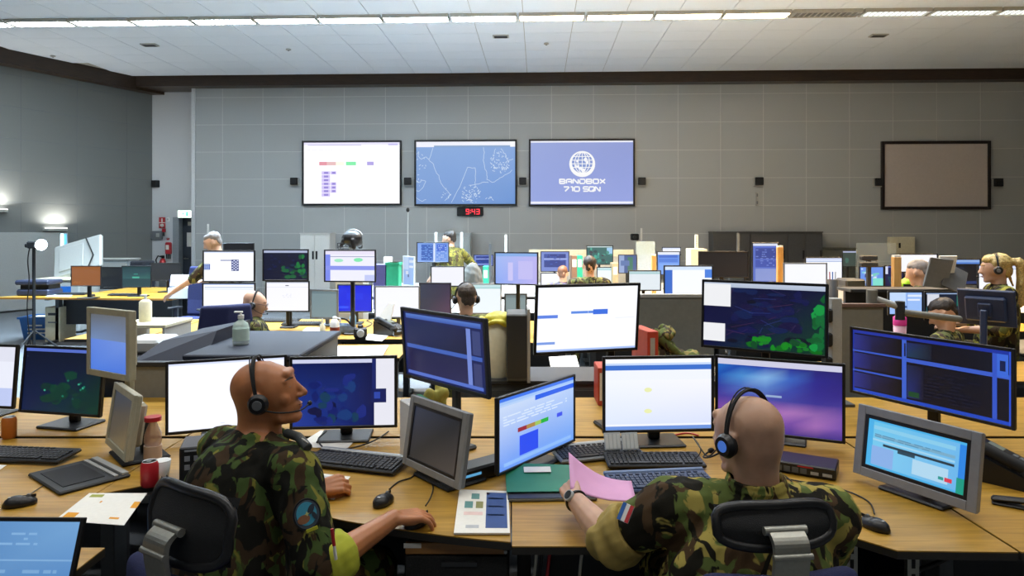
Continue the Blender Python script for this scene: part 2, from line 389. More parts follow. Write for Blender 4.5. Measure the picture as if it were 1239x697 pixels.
# ceiling slab with hung tiles
ceil_o = struct(rot_room(MB().box(-18, -6, CEIL+.012, 16, 18, CEIL+.2).build('ceiling', GRID)))
tw, td = .913, .66
tm = MB().box(.006, .006, -.006, tw-.006, td-.006, .012).mesh('ceiling_tile', TILE)
cells = []
for i in range(-16, 17):
    for k in range(-14, 28):
        x = -.267+tw*i; y = 16.6-td*(k+1)
        wp = room(x+tw/2, y+td/2)
        s_ = (wp.x-C0.x)*LN.x+(wp.y-C0.y)*LN.y
        if s_ < .2 or y+td > RD+.02 or y < -6: continue
        cells.append((x, y, wp))
vis = []; far = []
for c in cells:
    wp = c[2]; py = HY-(CEIL-CZ)*F/wp.y if wp.y > .5 else -999; px = CX+F*wp.x/wp.y if wp.y > .5 else 0
    (vis if (py > -16 and -40 < px < 1279) else far).append(c)
vis.sort(key=lambda c: c[2].y); far += vis[300:]; vis = vis[:300]
for c in vis:
    p = bpy.data.objects.new('ceiling_tile', tm); COL.objects.link(p); p.parent = ceil_o; p.location = (c[0], c[1], CEIL)
mb = MB()
for c in far: mb.box(c[0]+.006, c[1]+.006, CEIL-.006, c[0]+tw-.006, c[1]+td-.006, CEIL+.012)
so = mb.build('ceiling_tile_field', TILE, ceil_o); so['kind'] = 'stuff'
# luminaires of the row in view
DIFF = emit('lamp_diffuser', (1, .74, .45), 22.0); DIFFB = emit('lamp_diffuser_cool', (.78, .91, 1), 33.0); DIFFD = emit('lamp_diffuser_dim', (.92, 1, .96), 1.2)
DIFFO = mat('lamp_diffuser_off', '#77756f', .5)
LUMF = mat('lamp_frame', '#b9b6ad', .5)
ORD = 'first second third fourth fifth sixth seventh eighth ninth tenth eleventh twelfth thirteenth'.split()
names = {13: 'unlit ceiling luminaire with grey louvres, the only dark one in the row'}
bounds = [-60, 12.5, 88, 161, 233.5, 309, 385, 463, 544.5, 626.5, 708.5, 791, 874, 956, 1041, 1124, 1207, 1290]
ry = 12.2
for i in range(len(bounds)-1):
    a = bounds[i]; b = bounds[i+1]
    def rx_of(px):
        u = (px-CX)/F; d = ry/(u*math.sin(ROOM_B)+math.cos(ROOM_B)); return u*d*math.cos(ROOM_B)-d*math.sin(ROOM_B)
    x0, x1 = rx_of(a)+.02, rx_of(b)-.02
    off = i == 13; dim = i >= 14
    side = ('far left' if i < 4 else 'left' if i < 8 else 'middle')
    lab = names.get(i) or (ORD[i]+' ceiling luminaire of the lit row, counted from the left edge' if i < 13 else ORD[i-14]+' louvred ceiling luminaire to the right of the unlit one')
    t = thing('ceiling_light', lab, 'ceiling light', room((x0+x1)/2, ry, CEIL-.07), -ROOM_B, 'ceiling luminaires in a row')
    L = (x1-x0)/2
    fr = MB(); fr.box(-L, -.15, 0, L, -.135, .062).box(-L, .135, 0, L, .15, .062).box(-L, -.135, 0, -L+.02, .135, .062).box(L-.02, -.135, 0, L, .135, .062).box(-L, -.15, .05, L, .15, .064)
    fr.build('frame', LUMF, t)
    MB().box(-L+.02, -.135, .02, L-.02, .135, .03).build('diffuser', DIFFO if off else DIFFD if dim else DIFFB if i < 9 else DIFF, t)
    lv = MB()
    for k in range(12): xx = -L+.05+(2*L-.1)*k/11; lv.box(xx-.004, -.135, 0, xx+.004, .135, .02)
    if i < 5 or i >= 13: lv.build('louvre', LUMF, t)
# ceiling vents and detectors
for (px, py, lab) in ((181, 53.5, 'small dark ceiling vent above the left wall'), (606, 43, 'small ceiling vent near the middle of the ceiling'), (1063, 42, 'small ceiling vent towards the right, past the unlit luminaire')):
    d = (CEIL-CZ)*F/(HY-py); c = P(px, py, d)
    t = thing('ceiling_vent', lab, 'vent', (c.x, c.y, CEIL-.03), -ROOM_B, 'ceiling vents')
    MB().box(-.16, -.09, .0, .16, .09, .024, .004).build('frame', LGREY, t)
    sl = MB()
    for k in range(5): sl.box(-.13, -.07+.032*k, -.006, .13, -.055+.032*k, .0)
    sl.build('slat_field', DGREY, t)
for (px, py, lab) in ((64, 67, 'tiny round ceiling sensor above the left corner'), (349, 59, 'tiny round ceiling sensor left of the middle'), (661, 52, 'tiny round ceiling sensor right of the middle vent')):
    d = (CEIL-CZ)*F/(HY-py); c = P(px, py, d)
    t = thing('ceiling_sensor', lab, 'sensor', (c.x, c.y, CEIL-.045), 0, 'ceiling sensors')
    MB().lathe([(.05, .04), (.055, .02), (.03, .008)], 14).build('base', LGREY, t); MB().ell((0, 0, .008), (.02, .02, .012)).build('lens', DGREY, t)

# ================================================================== things on the walls
def wall_thing(name, label, cat, px, py, off, group=None):
    p = WL(px, py, off); return thing(name, label, cat, p, -ROOM_B, group)
def wsize(px0, px1, py0, py1):
    a = WL((px0+px1)/2, (py0+py1)/2); return (px1-px0)/F*a.y, (py1-py0)/F*a.y
def big_screen(px0, px1, py0, py1, label, pic, name='wall_screen', framem=BLACK, cat='screen'):
    W, H = wsize(px0, px1, py0, py1); t = wall_thing(name, label, cat, (px0+px1)/2, (py0+py1)/2, .02, 'large displays on the back wall')
    b = .045 if cat == 'screen' else .07
    MB().box(-W/2+.01, -.03, -H/2+.01, W/2-.01, .012, H/2-.01).build('backing', BLACKM, t)
    fr = MB(); fr.box(-W/2, -.065, -H/2, -W/2+b, .012, H/2, .005).box(W/2-b, -.065, -H/2, W/2, .012, H/2, .005).box(-W/2+b, -.065, H/2-b, W/2-b, .012, H/2, .005).box(-W/2+b, -.065, -H/2, W/2-b, .012, -H/2+b, .005)
    fr.build('frame', framem, t)
    if pic is None: MB().box(-W/2+b, -.036, -H/2+b, W/2-b, -.03, H/2-b).build('board_surface', mat('projection_cloth', '#c0b7b2', .85, scale=20, var=.03), t)
    else: pic.build('screen', W-2*b, H-2*b, t, -.034)
    return t
K = 2.0**(-EXPO)
p = Pic('#fbfbff', 1.15*K); p.rect(0, 0, 1, .04, '#dcd8f2').rect(.04, .035, .6, .05, '#b9b4d6').rect(.88, .02, .98, .05, '#b9b4e0').text_lines(.03, .1, .45, .14, 1, '#e4e2f0')
p.rect(.16, .315, .24, .375, '#d98f9c').rect(.24, .315, .335, .375, '#dcb4b4').rect(.335, .315, .42, .375, '#f0f0dc').rect(.44, .315, .545, .375, '#7ee2a2').rect(.66, .315, .73, .375, '#a79ad8')
for k in range(7):
    p.rect(.185, .47+.06*k, .275, .524+.06*k, '#c9bdec'); p.rect(.21, .48+.06*k, .255, .512+.06*k, '#8d7fc8')
for k in (0, 3, 4, 5): p.rect(.28, .47+.06*k, .34, .524+.06*k, '#c9bdec'); p.rect(.295, .48+.06*k, .33, .512+.06*k, '#8d7fc8')
for k in range(6): p.rect(.03, .4+.09*k, .15, .402+.09*k, '#e9e7f4'); p.rect(.03, .9, .97, .905, '#e8e6f4')
big_screen(365.5, 486.5, 170.5, 248.5, 'wall display with white page and red green colour bar, leftmost of the lit three', p)
p = Pic('#7fa4dc', .95*K); p.quad(0, .09, 1, 1, '#86a8dc', '#86a8de', '#6f97d6', '#7c9fd8')
p.rect(0, 0, 1, .085, '#f4f4ff').rect(.18, .06, .95, .085, '#8aa6c8').rect(.95, .0, 1, .08, '#ffffff')
LNC = '#d8e6f8'
coast = [[(.0, .2), (.03, .16), (.02, .24), (.05, .28), (.1, .24), (.13, .28), (.17, .1)], [(.13, .28), (.17, .36), (.19, .45), (.22, .52), (.24, .6), (.26, .68), (.3, .76), (.34, .83), (.33, .9), (.29, .95)],
         [(0, .62), (.03, .66), (.05, .61), (.1, .64), (.08, .72), (.03, .8), (0, .78)], [(0, .9), (.05, .96), (.1, .93)],
         [(.68, .1), (.69, .2), (.68, .3), (.69, .42), (.72, .5), (.71, .6), (.77, .66), (.83, .6), (.89, .54), (.94, .5), (.97, .46)], [(.86, .12), (.9, .2), (.92, .3), (.98, .28)], [(.8, .12), (.79, .2)],
         [(.36, .98), (.44, .72), (.52, .42), (.6, .42), (.6, .62), (.6, .72)], [(.53, .7), (.63, .68), (.69, .64), (.73, .66)]]
for c in coast:
    q = []
    for (a, b) in zip(c[:-1], c[1:]):
        for k in range(3): q.append((a[0]+(b[0]-a[0])*k/3+random.uniform(-.006, .006), a[1]+(b[1]-a[1])*k/3+random.uniform(-.01, .01)))
    p.line(q+[c[-1]], .007, LNC)
for (cu, cv, ru, rv, n) in ((.84, .34, .1, .17, 75), (.55, .86, .1, .15, 80), (.05, .5, .05, .3, 14), (.3, .85, .06, .1, 12), (.75, .92, .05, .03, 6)):
    for k in range(n):
        a = random.uniform(0, 2*PI); r = math.sqrt(random.random()); u, v = cu+ru*r*math.cos(a), cv+rv*r*math.sin(a)
        if v < .98 and 0 < u < .99: p.line([(u, v), (u+random.uniform(-.02, .02), min(.985, v+random.uniform(-.03, .03)))], .009, LNC)
big_screen(501.5, 625.5, 169.5, 249, 'wall display with pale coastline map on blue, middle of the lit three', p)
# emblem screen: globe with grid above two lines of lettering
p = Pic('#8f9fd8', .95*K); p.quad(0, .03, 1, .97, '#96a6dc', '#8e9cd6', '#98a6e4', '#98a8e4').rect(0, 0, 1, .025, '#f2f4ff').rect(0, .955, 1, .99, '#f6f6ff')
ASP = 1.62; gu, gv, gr = .505, .365, .205
def disc(u, v, r, c, n=32): p.poly([(u+r/ASP*math.cos(2*PI*i/n), v+r*math.sin(2*PI*i/n)) for i in range(n)], c)
disc(gu, gv, gr, '#ffffff'); disc(gu, gv-.02, gr*.80, '#7f96d2')
R2 = gr*.80
for k in (-.6, -.25, .1, .45): h = math.sqrt(1-k*k); p.line([(gu-R2*h/ASP, gv-.02+k*R2), (gu+R2*h/ASP, gv-.02+k*R2)], .012, '#ffffff', ASP)
for k in (-.72, -.4, 0, .4, .72): p.line([(gu+k*R2*math.cos(t)/ASP, gv-.02+R2*math.sin(t)) for t in [PI/2-PI*j/10 for j in range(11)]], .012, '#ffffff', ASP)
for (a, b, r) in ((-.4, .35, .2), (-.15, .55, .22), (.3, -.3, .22), (.5, -.05, .18), (-.5, -.15, .14), (-.62, .3, .16), (.1, .7, .25)): p.blob(gu+a*R2/ASP, gv-.02+b*R2, r*R2/ASP, r*R2, '#fdfdff', 8, .5)
STROKE = {'B': [[(0, 0), (.88, 0), (1, .12), (1, .38), (.88, .5), (1, .62), (1, .88), (.88, 1), (0, 1), (0, -.1)], [(0, .5), (.88, .5)]], 'A': [[(0, 1), (0, .15), (.2, 0), (.85, 0), (1, .12), (1, 1)], [(.25, .55), (1, .55)]],
          'N': [[(0, 1), (0, 0), (.15, 0), (.9, 1), (1, 1), (1, 0)]], 'D': [[(0, .25), (0, 1), (.85, 1), (1, .85), (1, .15), (.85, 0), (0, 0)]], 'O': [[(.1, 0), (.9, 0), (1, .12), (1, .88), (.9, 1), (.1, 1), (0, .88), (0, .12), (.1, 0)]],
          'X': [[(0, 0), (1, 1)], [(1, 0), (0, 1)]], '7': [[(0, 0), (1, 0), (1, .2), (.25, 1)]], '1': [[(.2, 0), (.6, 0), (.6, 1)]], '0': [[(.1, 0), (.9, 0), (1, .12), (1, .88), (.9, 1), (.1, 1), (0, .88), (0, .12), (.1, 0)]],
          'S': [[(1, 0), (.12, 0), (0, .1), (0, .4), (.12, .5), (.88, .5), (1, .6), (1, .9), (.88, 1), (0, 1)]], 'Q': [[(.1, 0), (.9, 0), (1, .12), (1, .88), (.9, 1), (.1, 1), (0, .88), (0, .12), (.1, 0)], [(.65, .65), (1.05, 1.05)]]}
def stroke_text(p, txt, u, v, cw, ch, gap, w, c):
    for ch_ in txt:
        if ch_ == ' ': u += cw*.6; continue
        for s in STROKE[ch_]: p.line([(u+a*cw, v+b*ch) for a, b in s], w, c, ASP)
        u += cw*(.75 if ch_ == '1' else 1)+gap
stroke_text(p, 'BANDBOX', .285, .605, .05, .066, .0155, .021, '#ffffff'); stroke_text(p, '710 SQN', .325, .725, .049, .068, .0085, .021, '#ffffff')
big_screen(640, 767.5, 168.5, 249.5, 'wall display with white globe emblem reading BANDBOX 710 SQN', p)
big_screen(1067, 1195.5, 171, 253.5, 'blank grey projection board in a black frame on the right', None, 'projection_board', mat('board_frame', '#1b0f0c', .4), 'projection board')
# square black loudspeakers
for (px, py, s, lab) in ((357, 219.5, 8.4, 'square black wall speaker left of the white page display'), (494, 219.5, 8.6, 'square black wall speaker between the white page and map displays'), (632.5, 219.5, 8.6, 'square black wall speaker between map and emblem displays'),
                         (776, 219.5, 9, 'square black wall speaker right of the emblem display'), (917.5, 219.5, 9.3, 'square black wall speaker alone above two small wall plates'), (1062, 220.5, 9.2, 'square black wall speaker touching left edge of projection board'), (1205.5, 221, 9.5, 'square black wall speaker right of the projection board')):
    W = s/F*WL(px, py).y; t = wall_thing('wall_speaker', lab, 'speaker', px, py, .03, 'square wall speakers')
    MB().box(-W/2, -.12, -W/2, W/2, .022, W/2, .01).build('housing', BLACKM, t)
    MB().box(-W/2-.025, -.05, -W/2-.025, W/2+.02, .022, W/2-.01).build('bracket_plate', LGREY, t)
    g = MB()
    for k in range(6): zz = -W/2+.03+(W-.06)*k/5; g.box(-W/2+.015, -.126, zz-.004, W/2-.015, -.12, zz+.004)
    g.build('grille', DGREY, t)
pl = LW(ltp(186.5), 1.75+58/F*17.6, .1)
t = thing('wall_speaker', 'square black wall speaker in the corner beside the fire door', 'speaker', pl, rad(-20), 'square wall speakers')
MB().box(-.09, -.1, -.09, .09, .1, .09, .01).build('housing', BLACKM, t); MB().box(-.02, .08, -.02, .12, .2, .02).build('bracket', LGREY, t)
for (py0, py1, lab) in ((232.5, 240, 'upper of two narrow grey wall plates under the lone speaker'), (241.5, 249, 'lower of two narrow grey wall plates under the lone speaker')):
    W, H = wsize(914.5, 917.5, py0, py1); t = wall_thing('wall_plate', lab, 'wall plate', 916, (py0+py1)/2, .018)
    MB().box(-W/2, -.02, -H/2, W/2, .01, H/2, .004).build('plate', LGREY, t); MB().box(-W/4, -.026, -H/4, W/4, -.02, H/4).build('switch', MGREY, t)
# digital clock reading 9:43
W, H = wsize(553, 585, 251, 261.5); t = wall_thing('digital_clock', 'black digital wall clock with red digits reading 9:43', 'clock', 569, 256.2, .02)
MB().box(-W/2, -.07, -H/2, W/2, .012, H/2, .02).build('housing', BLACK, t)
LED = emit('red_led', (1, .03, .05), 2.5*K); SEG = {'9': 'abcdfg', '4': 'bcfg', '3': 'abcdg'}
def seven(mb, ch, x, z, w, h, th):
    s = {'a': (x, z+h-th, x+w, z+h), 'g': (x, z+h/2-th/2, x+w, z+h/2+th/2), 'd': (x, z, x+w, z+th), 'f': (x, z+h/2, x+th, z+h), 'b': (x+w-th, z+h/2, x+w, z+h), 'e': (x, z, x+th, z+h/2), 'c': (x+w-th, z, x+w, z+h/2)}
    for q in SEG[ch]: a = s[q]; mb.box(a[0], -.074, a[1], a[2], -.07, a[3])
for (ch, x) in (('9', -.10), ('4', .045), ('3', .16)): mb = MB(); seven(mb, ch, x, -.066, .08, .132, .015); mb.build('digit', LED, t)
MB().box(.004, -.074, .02, .022, -.07, .042).box(.004, -.074, -.038, .022, -.07, -.016).build('colon', LED, t)
# thin microphone pole below the first gap
c = WL(493.5, 296, 3.5); t = thing('microphone_pole', 'thin pole topped by a small black knob in front of the wall', 'pole', (c.x, c.y, 0))
zt = CZ+(HY-254)/F*c.y; MB().cyl((0, 0, .02), (0, 0, zt), .012).build('pole', LGREY, t); MB().ell((0, 0, zt), (.035, .035, .045)).build('knob', BLACKM, t); MB().lathe([(.15, 0), (.15, .015), (.02, .03)], 16).build('base', DGREY, t)
# exit sign, fire signs, extinguishers on the alcove wall
def alcove(name, label, cat, px, py, off=.02): return thing(name, label, cat, WL(px, py, -.4+off), -ROOM_B)
t = alcove('exit_sign', 'green lit running man exit sign above the dark door', 'exit sign', 224, 259, .06)
MB().box(-.19, -.03, -.1, .19, .03, .1, .01).build('housing', WHITE, t); MB().box(-.17, -.036, -.085, .17, -.03, .085).build('lit_panel', emit('exit_white', (.75, 1, .8), 2.5), t)
g = MB(); g.ell((-.03, -.038, .045), (.016, .004, .016)); g.box(-.05, -.04, -.02, -.01, -.037, .03).box(-.08, -.04, -.06, -.03, -.037, -.03).box(-.02, -.04, -.06, .02, -.037, -.03).box(.04, -.04, -.06, .1, -.037, .06)
g.build('pictogram', emit('exit_green', (.05, .7, .3), 1.2), t)
def fire_sign(px0, px1, py0, py1, lab, split=True):
    t = alcove('fire_sign', lab, 'sign', (px0+px1)/2, (py0+py1)/2); d = 17.7; W = (px1-px0)/F*d; H = (py1-py0)/F*d
    MB().box(-W/2, -.01, -H/2, W/2, .01, H/2).build('plate', RED, t); s = MB()
    s.box(-W*.12, -.014, H*.06, W*.12, -.01, H*.4)
    if split: s.box(-W*.3, -.014, -H*.36, W*.3, -.01, -H*.14).box(-W*.05, -.014, -H*.44, W*.1, -.01, -H*.08); s.box(-W/2, -.013, -.01, W/2, -.01, .01)
    s.build('symbol', PAPER, t)
fire_sign(192.5, 200, 263, 276, 'red and white two part fire safety sign left of the door'); fire_sign(201.8, 204.8, 287.8, 290.5, 'tiny square red fire sign between the larger red ones', False)
t = alcove('light_switch', 'small white switch beside the upper fire sign', 'switch', 203.5, 265.5); MB().box(-.04, -.02, -.05, .04, .01, .05, .005).build('plate', WHITE, t); MB().box(-.02, -.028, -.025, .02, -.02, .025).build('rocker', LGREY, t)
t = alcove('wall_cabinet', 'flat grey hatch on the alcove wall below the fire sign', 'hatch', 190, 284.5); MB().box(-.15, -.04, -.11, .15, .01, .11, .006).build('body', MGREY, t); MB().box(.0, -.05, -.05, .08, -.04, .05).build('hatch_door', LGREY, t)
t = alcove('fire_extinguisher_hose', 'red cased fire hose unit hanging right of the extinguisher', 'fire hose', 204, 302, .06); MB().box(-.07, -.06, -.12, .07, .05, .19, .02).build('case', RED, t); MB().box(-.04, -.065, .0, .04, -.06, .12).build('symbol', PAPER, t)
for k in (-1, 0, 1): MB().cyl((.045*k, -.02, -.12), (.045*k+.01, -.02, -.24), .012).build('strap', BLACKM, t)
t = alcove('call_point', 'small red hanging tag and horn under the fire sign', 'fire alarm', 198.5, 281, .04); MB().box(-.04, -.04, .0, .04, .02, .09, .01).build('body', RED, t); MB().cyl((0, -.02, .0), (.0, -.02, -.1), .018, .03).build('horn', DGREY, t)
pe = WL(193, 350, .0); t = thing('fire_extinguisher', 'red fire extinguisher with black hose standing in the corner', 'fire extinguisher', (pe.x-.02, 17.55, .62), -ROOM_B)
MB().lathe([(.07, 0), (.08, .03), (.08, .35), (.05, .42), (.02, .44)], 16).build('cylinder', RED, t); MB().box(-.02, -.03, .44, .03, .03, .5).box(-.02, -.08, .49, .02, .03, .51).build('valve', BLACKM, t)
MB().tube([(0, -.02, .47), (-.1, -.04, .5), (-.15, -.05, .4), (-.12, -.05, .2), (-.14, -.05, .05)], .017).build('hose', BLACKM, t)
MB().box(-.1, .0, -.62, .1, .12, -.02).build('stand', MGREY, t)
# wall sconces throwing light up the left wall
def sconce(tt, z, lab, pw):
    t = thing('wall_sconce', lab, 'wall lamp', LW(tt, z, .0), LROT, 'uplighters on the left wall')
    m = MB(); m.prism([(-.26, .006), (.26, .006), (.22, .13), (-.22, .13)], -.035, .02); m.build('shade', LGREY, t); MB().box(-.22, .02, .022, .22, .11, .03).build('lamp_glass', emit('sconce_glow', (1, .96, .88), 4), t)
    area('sconce_lamp', LW(tt, z+.05, .16), (.42, .1), pw, (1, .95, .86), (PI-.35, 0, LROT))
sconce(ltp(66), 1.80, 'long wall uplighter glowing above the small window', 10); sconce(ltp(-8), 2.20, 'wall uplighter glowing at the far left edge', 12)

# furniture along the back wall
def cabinet_unit(name, px0, px1, pytop, off, depth, body, doors, label, cat, handle=BLACKM, z0=0.0):
    c = WL((px0+px1)/2, HY, off); W = (px1-px0)/F*c.y; H = CZ-(pytop-HY)/F*c.y
    t = thing(name, label, cat, (c.x, c.y, z0), -ROOM_B); H -= z0
    MB().box(-W/2, 0, 0, W/2, depth, H).build('body', body, t)
    for k in range(doors):
        a = -W/2+W*k/doors; dd = MB().box(a+.008, -.02, .04, a+W/doors-.008, -.001, H-.03, .004).build('door', body, t)
        hx = a+W/doors*(.12 if k % 2 else .88); MB().box(hx-.02, -.035, H-.62, hx+.02, -.021, H-.42).build('handle', handle, dd)
    MB().box(-W/2-.01, -.025, H, W/2+.01, depth, H+.025).build('top', body, t)
    return t
cabinet_unit('storage_cabinet', 363, 399.5, 283, .55, .45, WHITE, 2, 'white two door cabinet against the wall left of the helmet', 'cabinet')
cabinet_unit('storage_cabinet', 528.5, 569, 283, .5, .42, mat('pale_cabinet', '#aeb8bd', .5), 2, 'pale grey cabinet against the wall behind the standing man', 'cabinet')
for (a, b, lab) in ((863, 907, 'wide dark grey locker, leftmost of the dark row'), (907.6, 953, 'wide dark grey locker, second of the dark row'), (953.6, 974, 'narrow dark grey locker, third of the dark row'), (974.6, 995, 'narrow dark grey locker, rightmost of the dark row')):
    cabinet_unit('locker', a, b, 281.5, .5, .42, LOCKER, 1, lab, 'locker', BLACKM)
cabinet_unit('storage_cabinet', 996, 1036, 301, .5, .42, mat('grey_green_cabinet', '#5f6158', .5), 2, 'low grey green cabinet right of the dark lockers', 'cabinet')
t = wall_thing('electrical_box', 'cream electrical box with black latch on the right wall section', 'electrical box', 1092, 297, .14); W, H = wsize(1078, 1108, 287.5, 308)
MB().box(-W/2, 0, -H/2, W/2, .13, H/2, .01).build('body', CREAM, t); MB().box(-W/2+.02, -.02, -H/2+.02, W/2-.02, -.001, H/2-.02, .005).build('door', CREAM, t); MB().box(-.1, -.035, -.06, -.06, -.021, .06).build('latch', BLACKM, t)
c = WL(703, 303, 3.2); W = 126/F*c.y; t = thing('partition_screen', 'long cream desk partition behind the teal radar monitor', 'partition', (c.x, c.y, 0), -ROOM_B); H = CZ-(302-HY)/F*c.y
MB().box(-W/2, -.02, .25, W/2, .02, H-.14, .004).build('panel', mat('partition_cloth', '#bdbaaf', .8), t); MB().box(-W/2, -.03, H-.14, W/2, .03, H, .004).build('top_rail', CREAM, t)
for k in (-1, 1): MB().box(k*W/2*.9-.02, -.2, 0, k*W/2*.9+.02, .2, .03).box(k*W/2*.9-.015, -.015, 0, k*W/2*.9+.015, .015, .26).build('foot', MGREY, t)
# ================================================================== desks
DESKS = []
def desk(label, poly, legs, z=.74, th=.028, group='work desks', edge=EDGE, top=WOODM):
    cx = sum(p[0] for p in poly)/len(poly); cy = sum(p[1] for p in poly)/len(poly)
    DESKS.append((min(p[0] for p in poly), min(p[1] for p in poly), max(p[0] for p in poly), max(p[1] for p in poly)))
    t = thing('desk', label, 'desk', (cx, cy, 0), 0, group); q = [(p[0]-cx, p[1]-cy) for p in poly]
    MB().prism(q, z-.004, z).build('desktop', top, t)
    MB().prism(q, z-th, z-.004).build('edge_band', edge, t)
    for (x, y) in legs:
        x -= cx; y -= cy
        l = MB(); l.box(x-.03, y-.05, .03, x+.03, y+.05, z-th-.03, .004).box(x-.03, y-.34, 0, x+.03, y+.34, .035, .01).box(x-.025, y-.3, z-th-.03, x+.025, y+.3, z-th)
        l.build('leg', STEEL, t)
    b = MB(); xs_ = [l[0]-cx for l in legs]; yb = legs[0][1]-cy+.1
    b.box(min(xs_), yb, .26, max(xs_), yb+.02, z-th-.03); b.build('modesty_shade_panel', DGREY, t)  # panel lowered and darkened to stand for shade under the desk
    return t
def arc(pts, n=6):                                       # smooth a polyline (Catmull-Rom)
    out = []
    for i in range(len(pts)-1):
        p0 = pts[max(0, i-1)]; p1 = pts[i]; p2 = pts[i+1]; p3 = pts[min(len(pts)-1, i+2)]
        for k in range(n):
            t = k/n; out.append(tuple(.5*((2*p1[j])+(-p0[j]+p2[j])*t+(2*p0[j]-5*p1[j]+4*p2[j]-p3[j])*t*t+(-p0[j]+3*p1[j]-3*p2[j]+p3[j])*t**3) for j in range(len(p1))))
    return out+[tuple(pts[-1])]
# front row
desk('maple desk of the man reaching for the mouse', arc([(-1.6, 2.62), (-1.2, 2.86), (-.95, 2.8), (-.78, 2.57), (-.66, 2.42), (-.28, 2.285), (-.005, 2.22)])+[(-.005, 3.33), (-1.6, 3.33)], [(-.15, 2.95), (-1.45, 2.98)])
desk('maple desk with green folder and three keyboards', [(.0, 2.19), (.3, 2.19)]+arc([(.32, 2.2), (.5, 2.36), (.75, 2.42), (1.0, 2.36), (1.1, 2.28), (1.22, 2.16)])+[(1.595, 2.15), (1.595, 3.33), (.0, 3.33)], [(.12, 2.75), (1.47, 2.75)])
desk('maple desk at the right edge carrying the desk phone', [(1.605, 2.15), (3.2, 2.3), (3.2, 3.33), (1.605, 3.33)], [(1.75, 2.8), (3.05, 2.8)])
desk('maple desk at the left edge with can and dark keyboard', [(-3.3, 2.35), (-1.5, 2.35), (-1.605, 2.6), (-1.605, 3.33), (-3.3, 3.33)], [(-1.72, 2.95), (-3.1, 2.95)])
desk('small return desk under the open laptop at bottom left', [(-2.1, 1.55), (-1.3, 1.55), (-1.3, 2.18), (-2.1, 2.18)], [(-1.95, 1.85), (-1.42, 1.85)])
# desks facing the front row from behind
for (x0, x1, lab) in ((-3.3, -1.61, 'maple desk behind the leftmost front desk'), (-1.6, -.01, 'maple desk behind the white and radar monitors of the left man'), (0, 1.595, 'maple desk strip visible between the tilted blue and centre monitors'), (1.605, 3.2, 'maple desk behind the ultrawide navy monitor')):
    desk(lab, [(x0, 3.37), (x1, 3.37), (x1, 4.15), (x0, 4.15)], [(x0+.15, 3.8), (x1-.15, 3.8)])
# second row
for (x0, x1, y0, y1, lab) in ((-3.5, -1.95, 6.4, 7.85, 'maple desk of the man with glasses'), (-1.94, -.95, 6.4, 7.85, 'maple desk with bottles, camera and papers'), (-.94, .66, 6.2, 7.7, 'maple desk in front of the man seen from behind'), (.67, 2.27, 6.2, 7.7, 'maple desk under the white screen with blue sides'),
                          (2.3, 3.9, 6.9, 8.3, 'maple desk under the two white documents right of centre'), (3.92, 5.6, 6.9, 8.3, 'maple desk facing the woman'),
                          (2.0, 3.3, 4.6, 5.3, 'maple desk with pink cup behind the ultrawide monitor'), (3.32, 4.8, 4.6, 5.3, 'maple desk beside the angled monitors near the woman')):
    desk(lab, [(x0, y0), (x1, y0), (x1, y1), (x0, y1)], [(x0+.15, (y0+y1)/2), (x1-.15, (y0+y1)/2)])
# third and fourth rows
n3 = ['leftmost', 'second', 'third', 'fourth', 'fifth', 'sixth']
for k in range(6):
    x0 = -2.4+1.62*k; desk('pale desk in the third row, %s from the left' % n3[k], [(x0, 8.5), (x0+1.6, 8.5), (x0+1.6, 10.1), (x0, 10.1)], [(x0+.15, 9.3), (x0+1.45, 9.3)], top=LAMIN)
for k in range(5):
    x0 = -2.6+1.62*k; desk('pale desk in the rearmost row, %s from the left' % n3[k], [(x0, 10.6), (x0+1.6, 10.6), (x0+1.6, 13.4), (x0, 13.4)], [(x0+.15, 12), (x0+1.45, 12)], top=LAMIN)
# far left desk group
desk('long maple desk with orange screen and printer by the left wall', [(-7.95, 10.45), (-5.1, 10.25), (-5.1, 11.15), (-6.9, 11.35), (-7.6, 11.2)], [(-7.2, 10.85), (-5.3, 10.75)], edge=WOODE)
desk('maple desk behind the orange screen', [(-6.9, 11.4), (-5.0, 11.2), (-5.0, 12.2), (-6.9, 12.4)], [(-6.7, 11.9), (-5.2, 11.7)], edge=WOODE)
desk('maple desk under the two stacked white monitors', [(-4.2, 6.4), (-3.52, 6.4), (-3.52, 7.85), (-4.2, 7.85)], [(-4.05, 7.1), (-3.65, 7.1)])

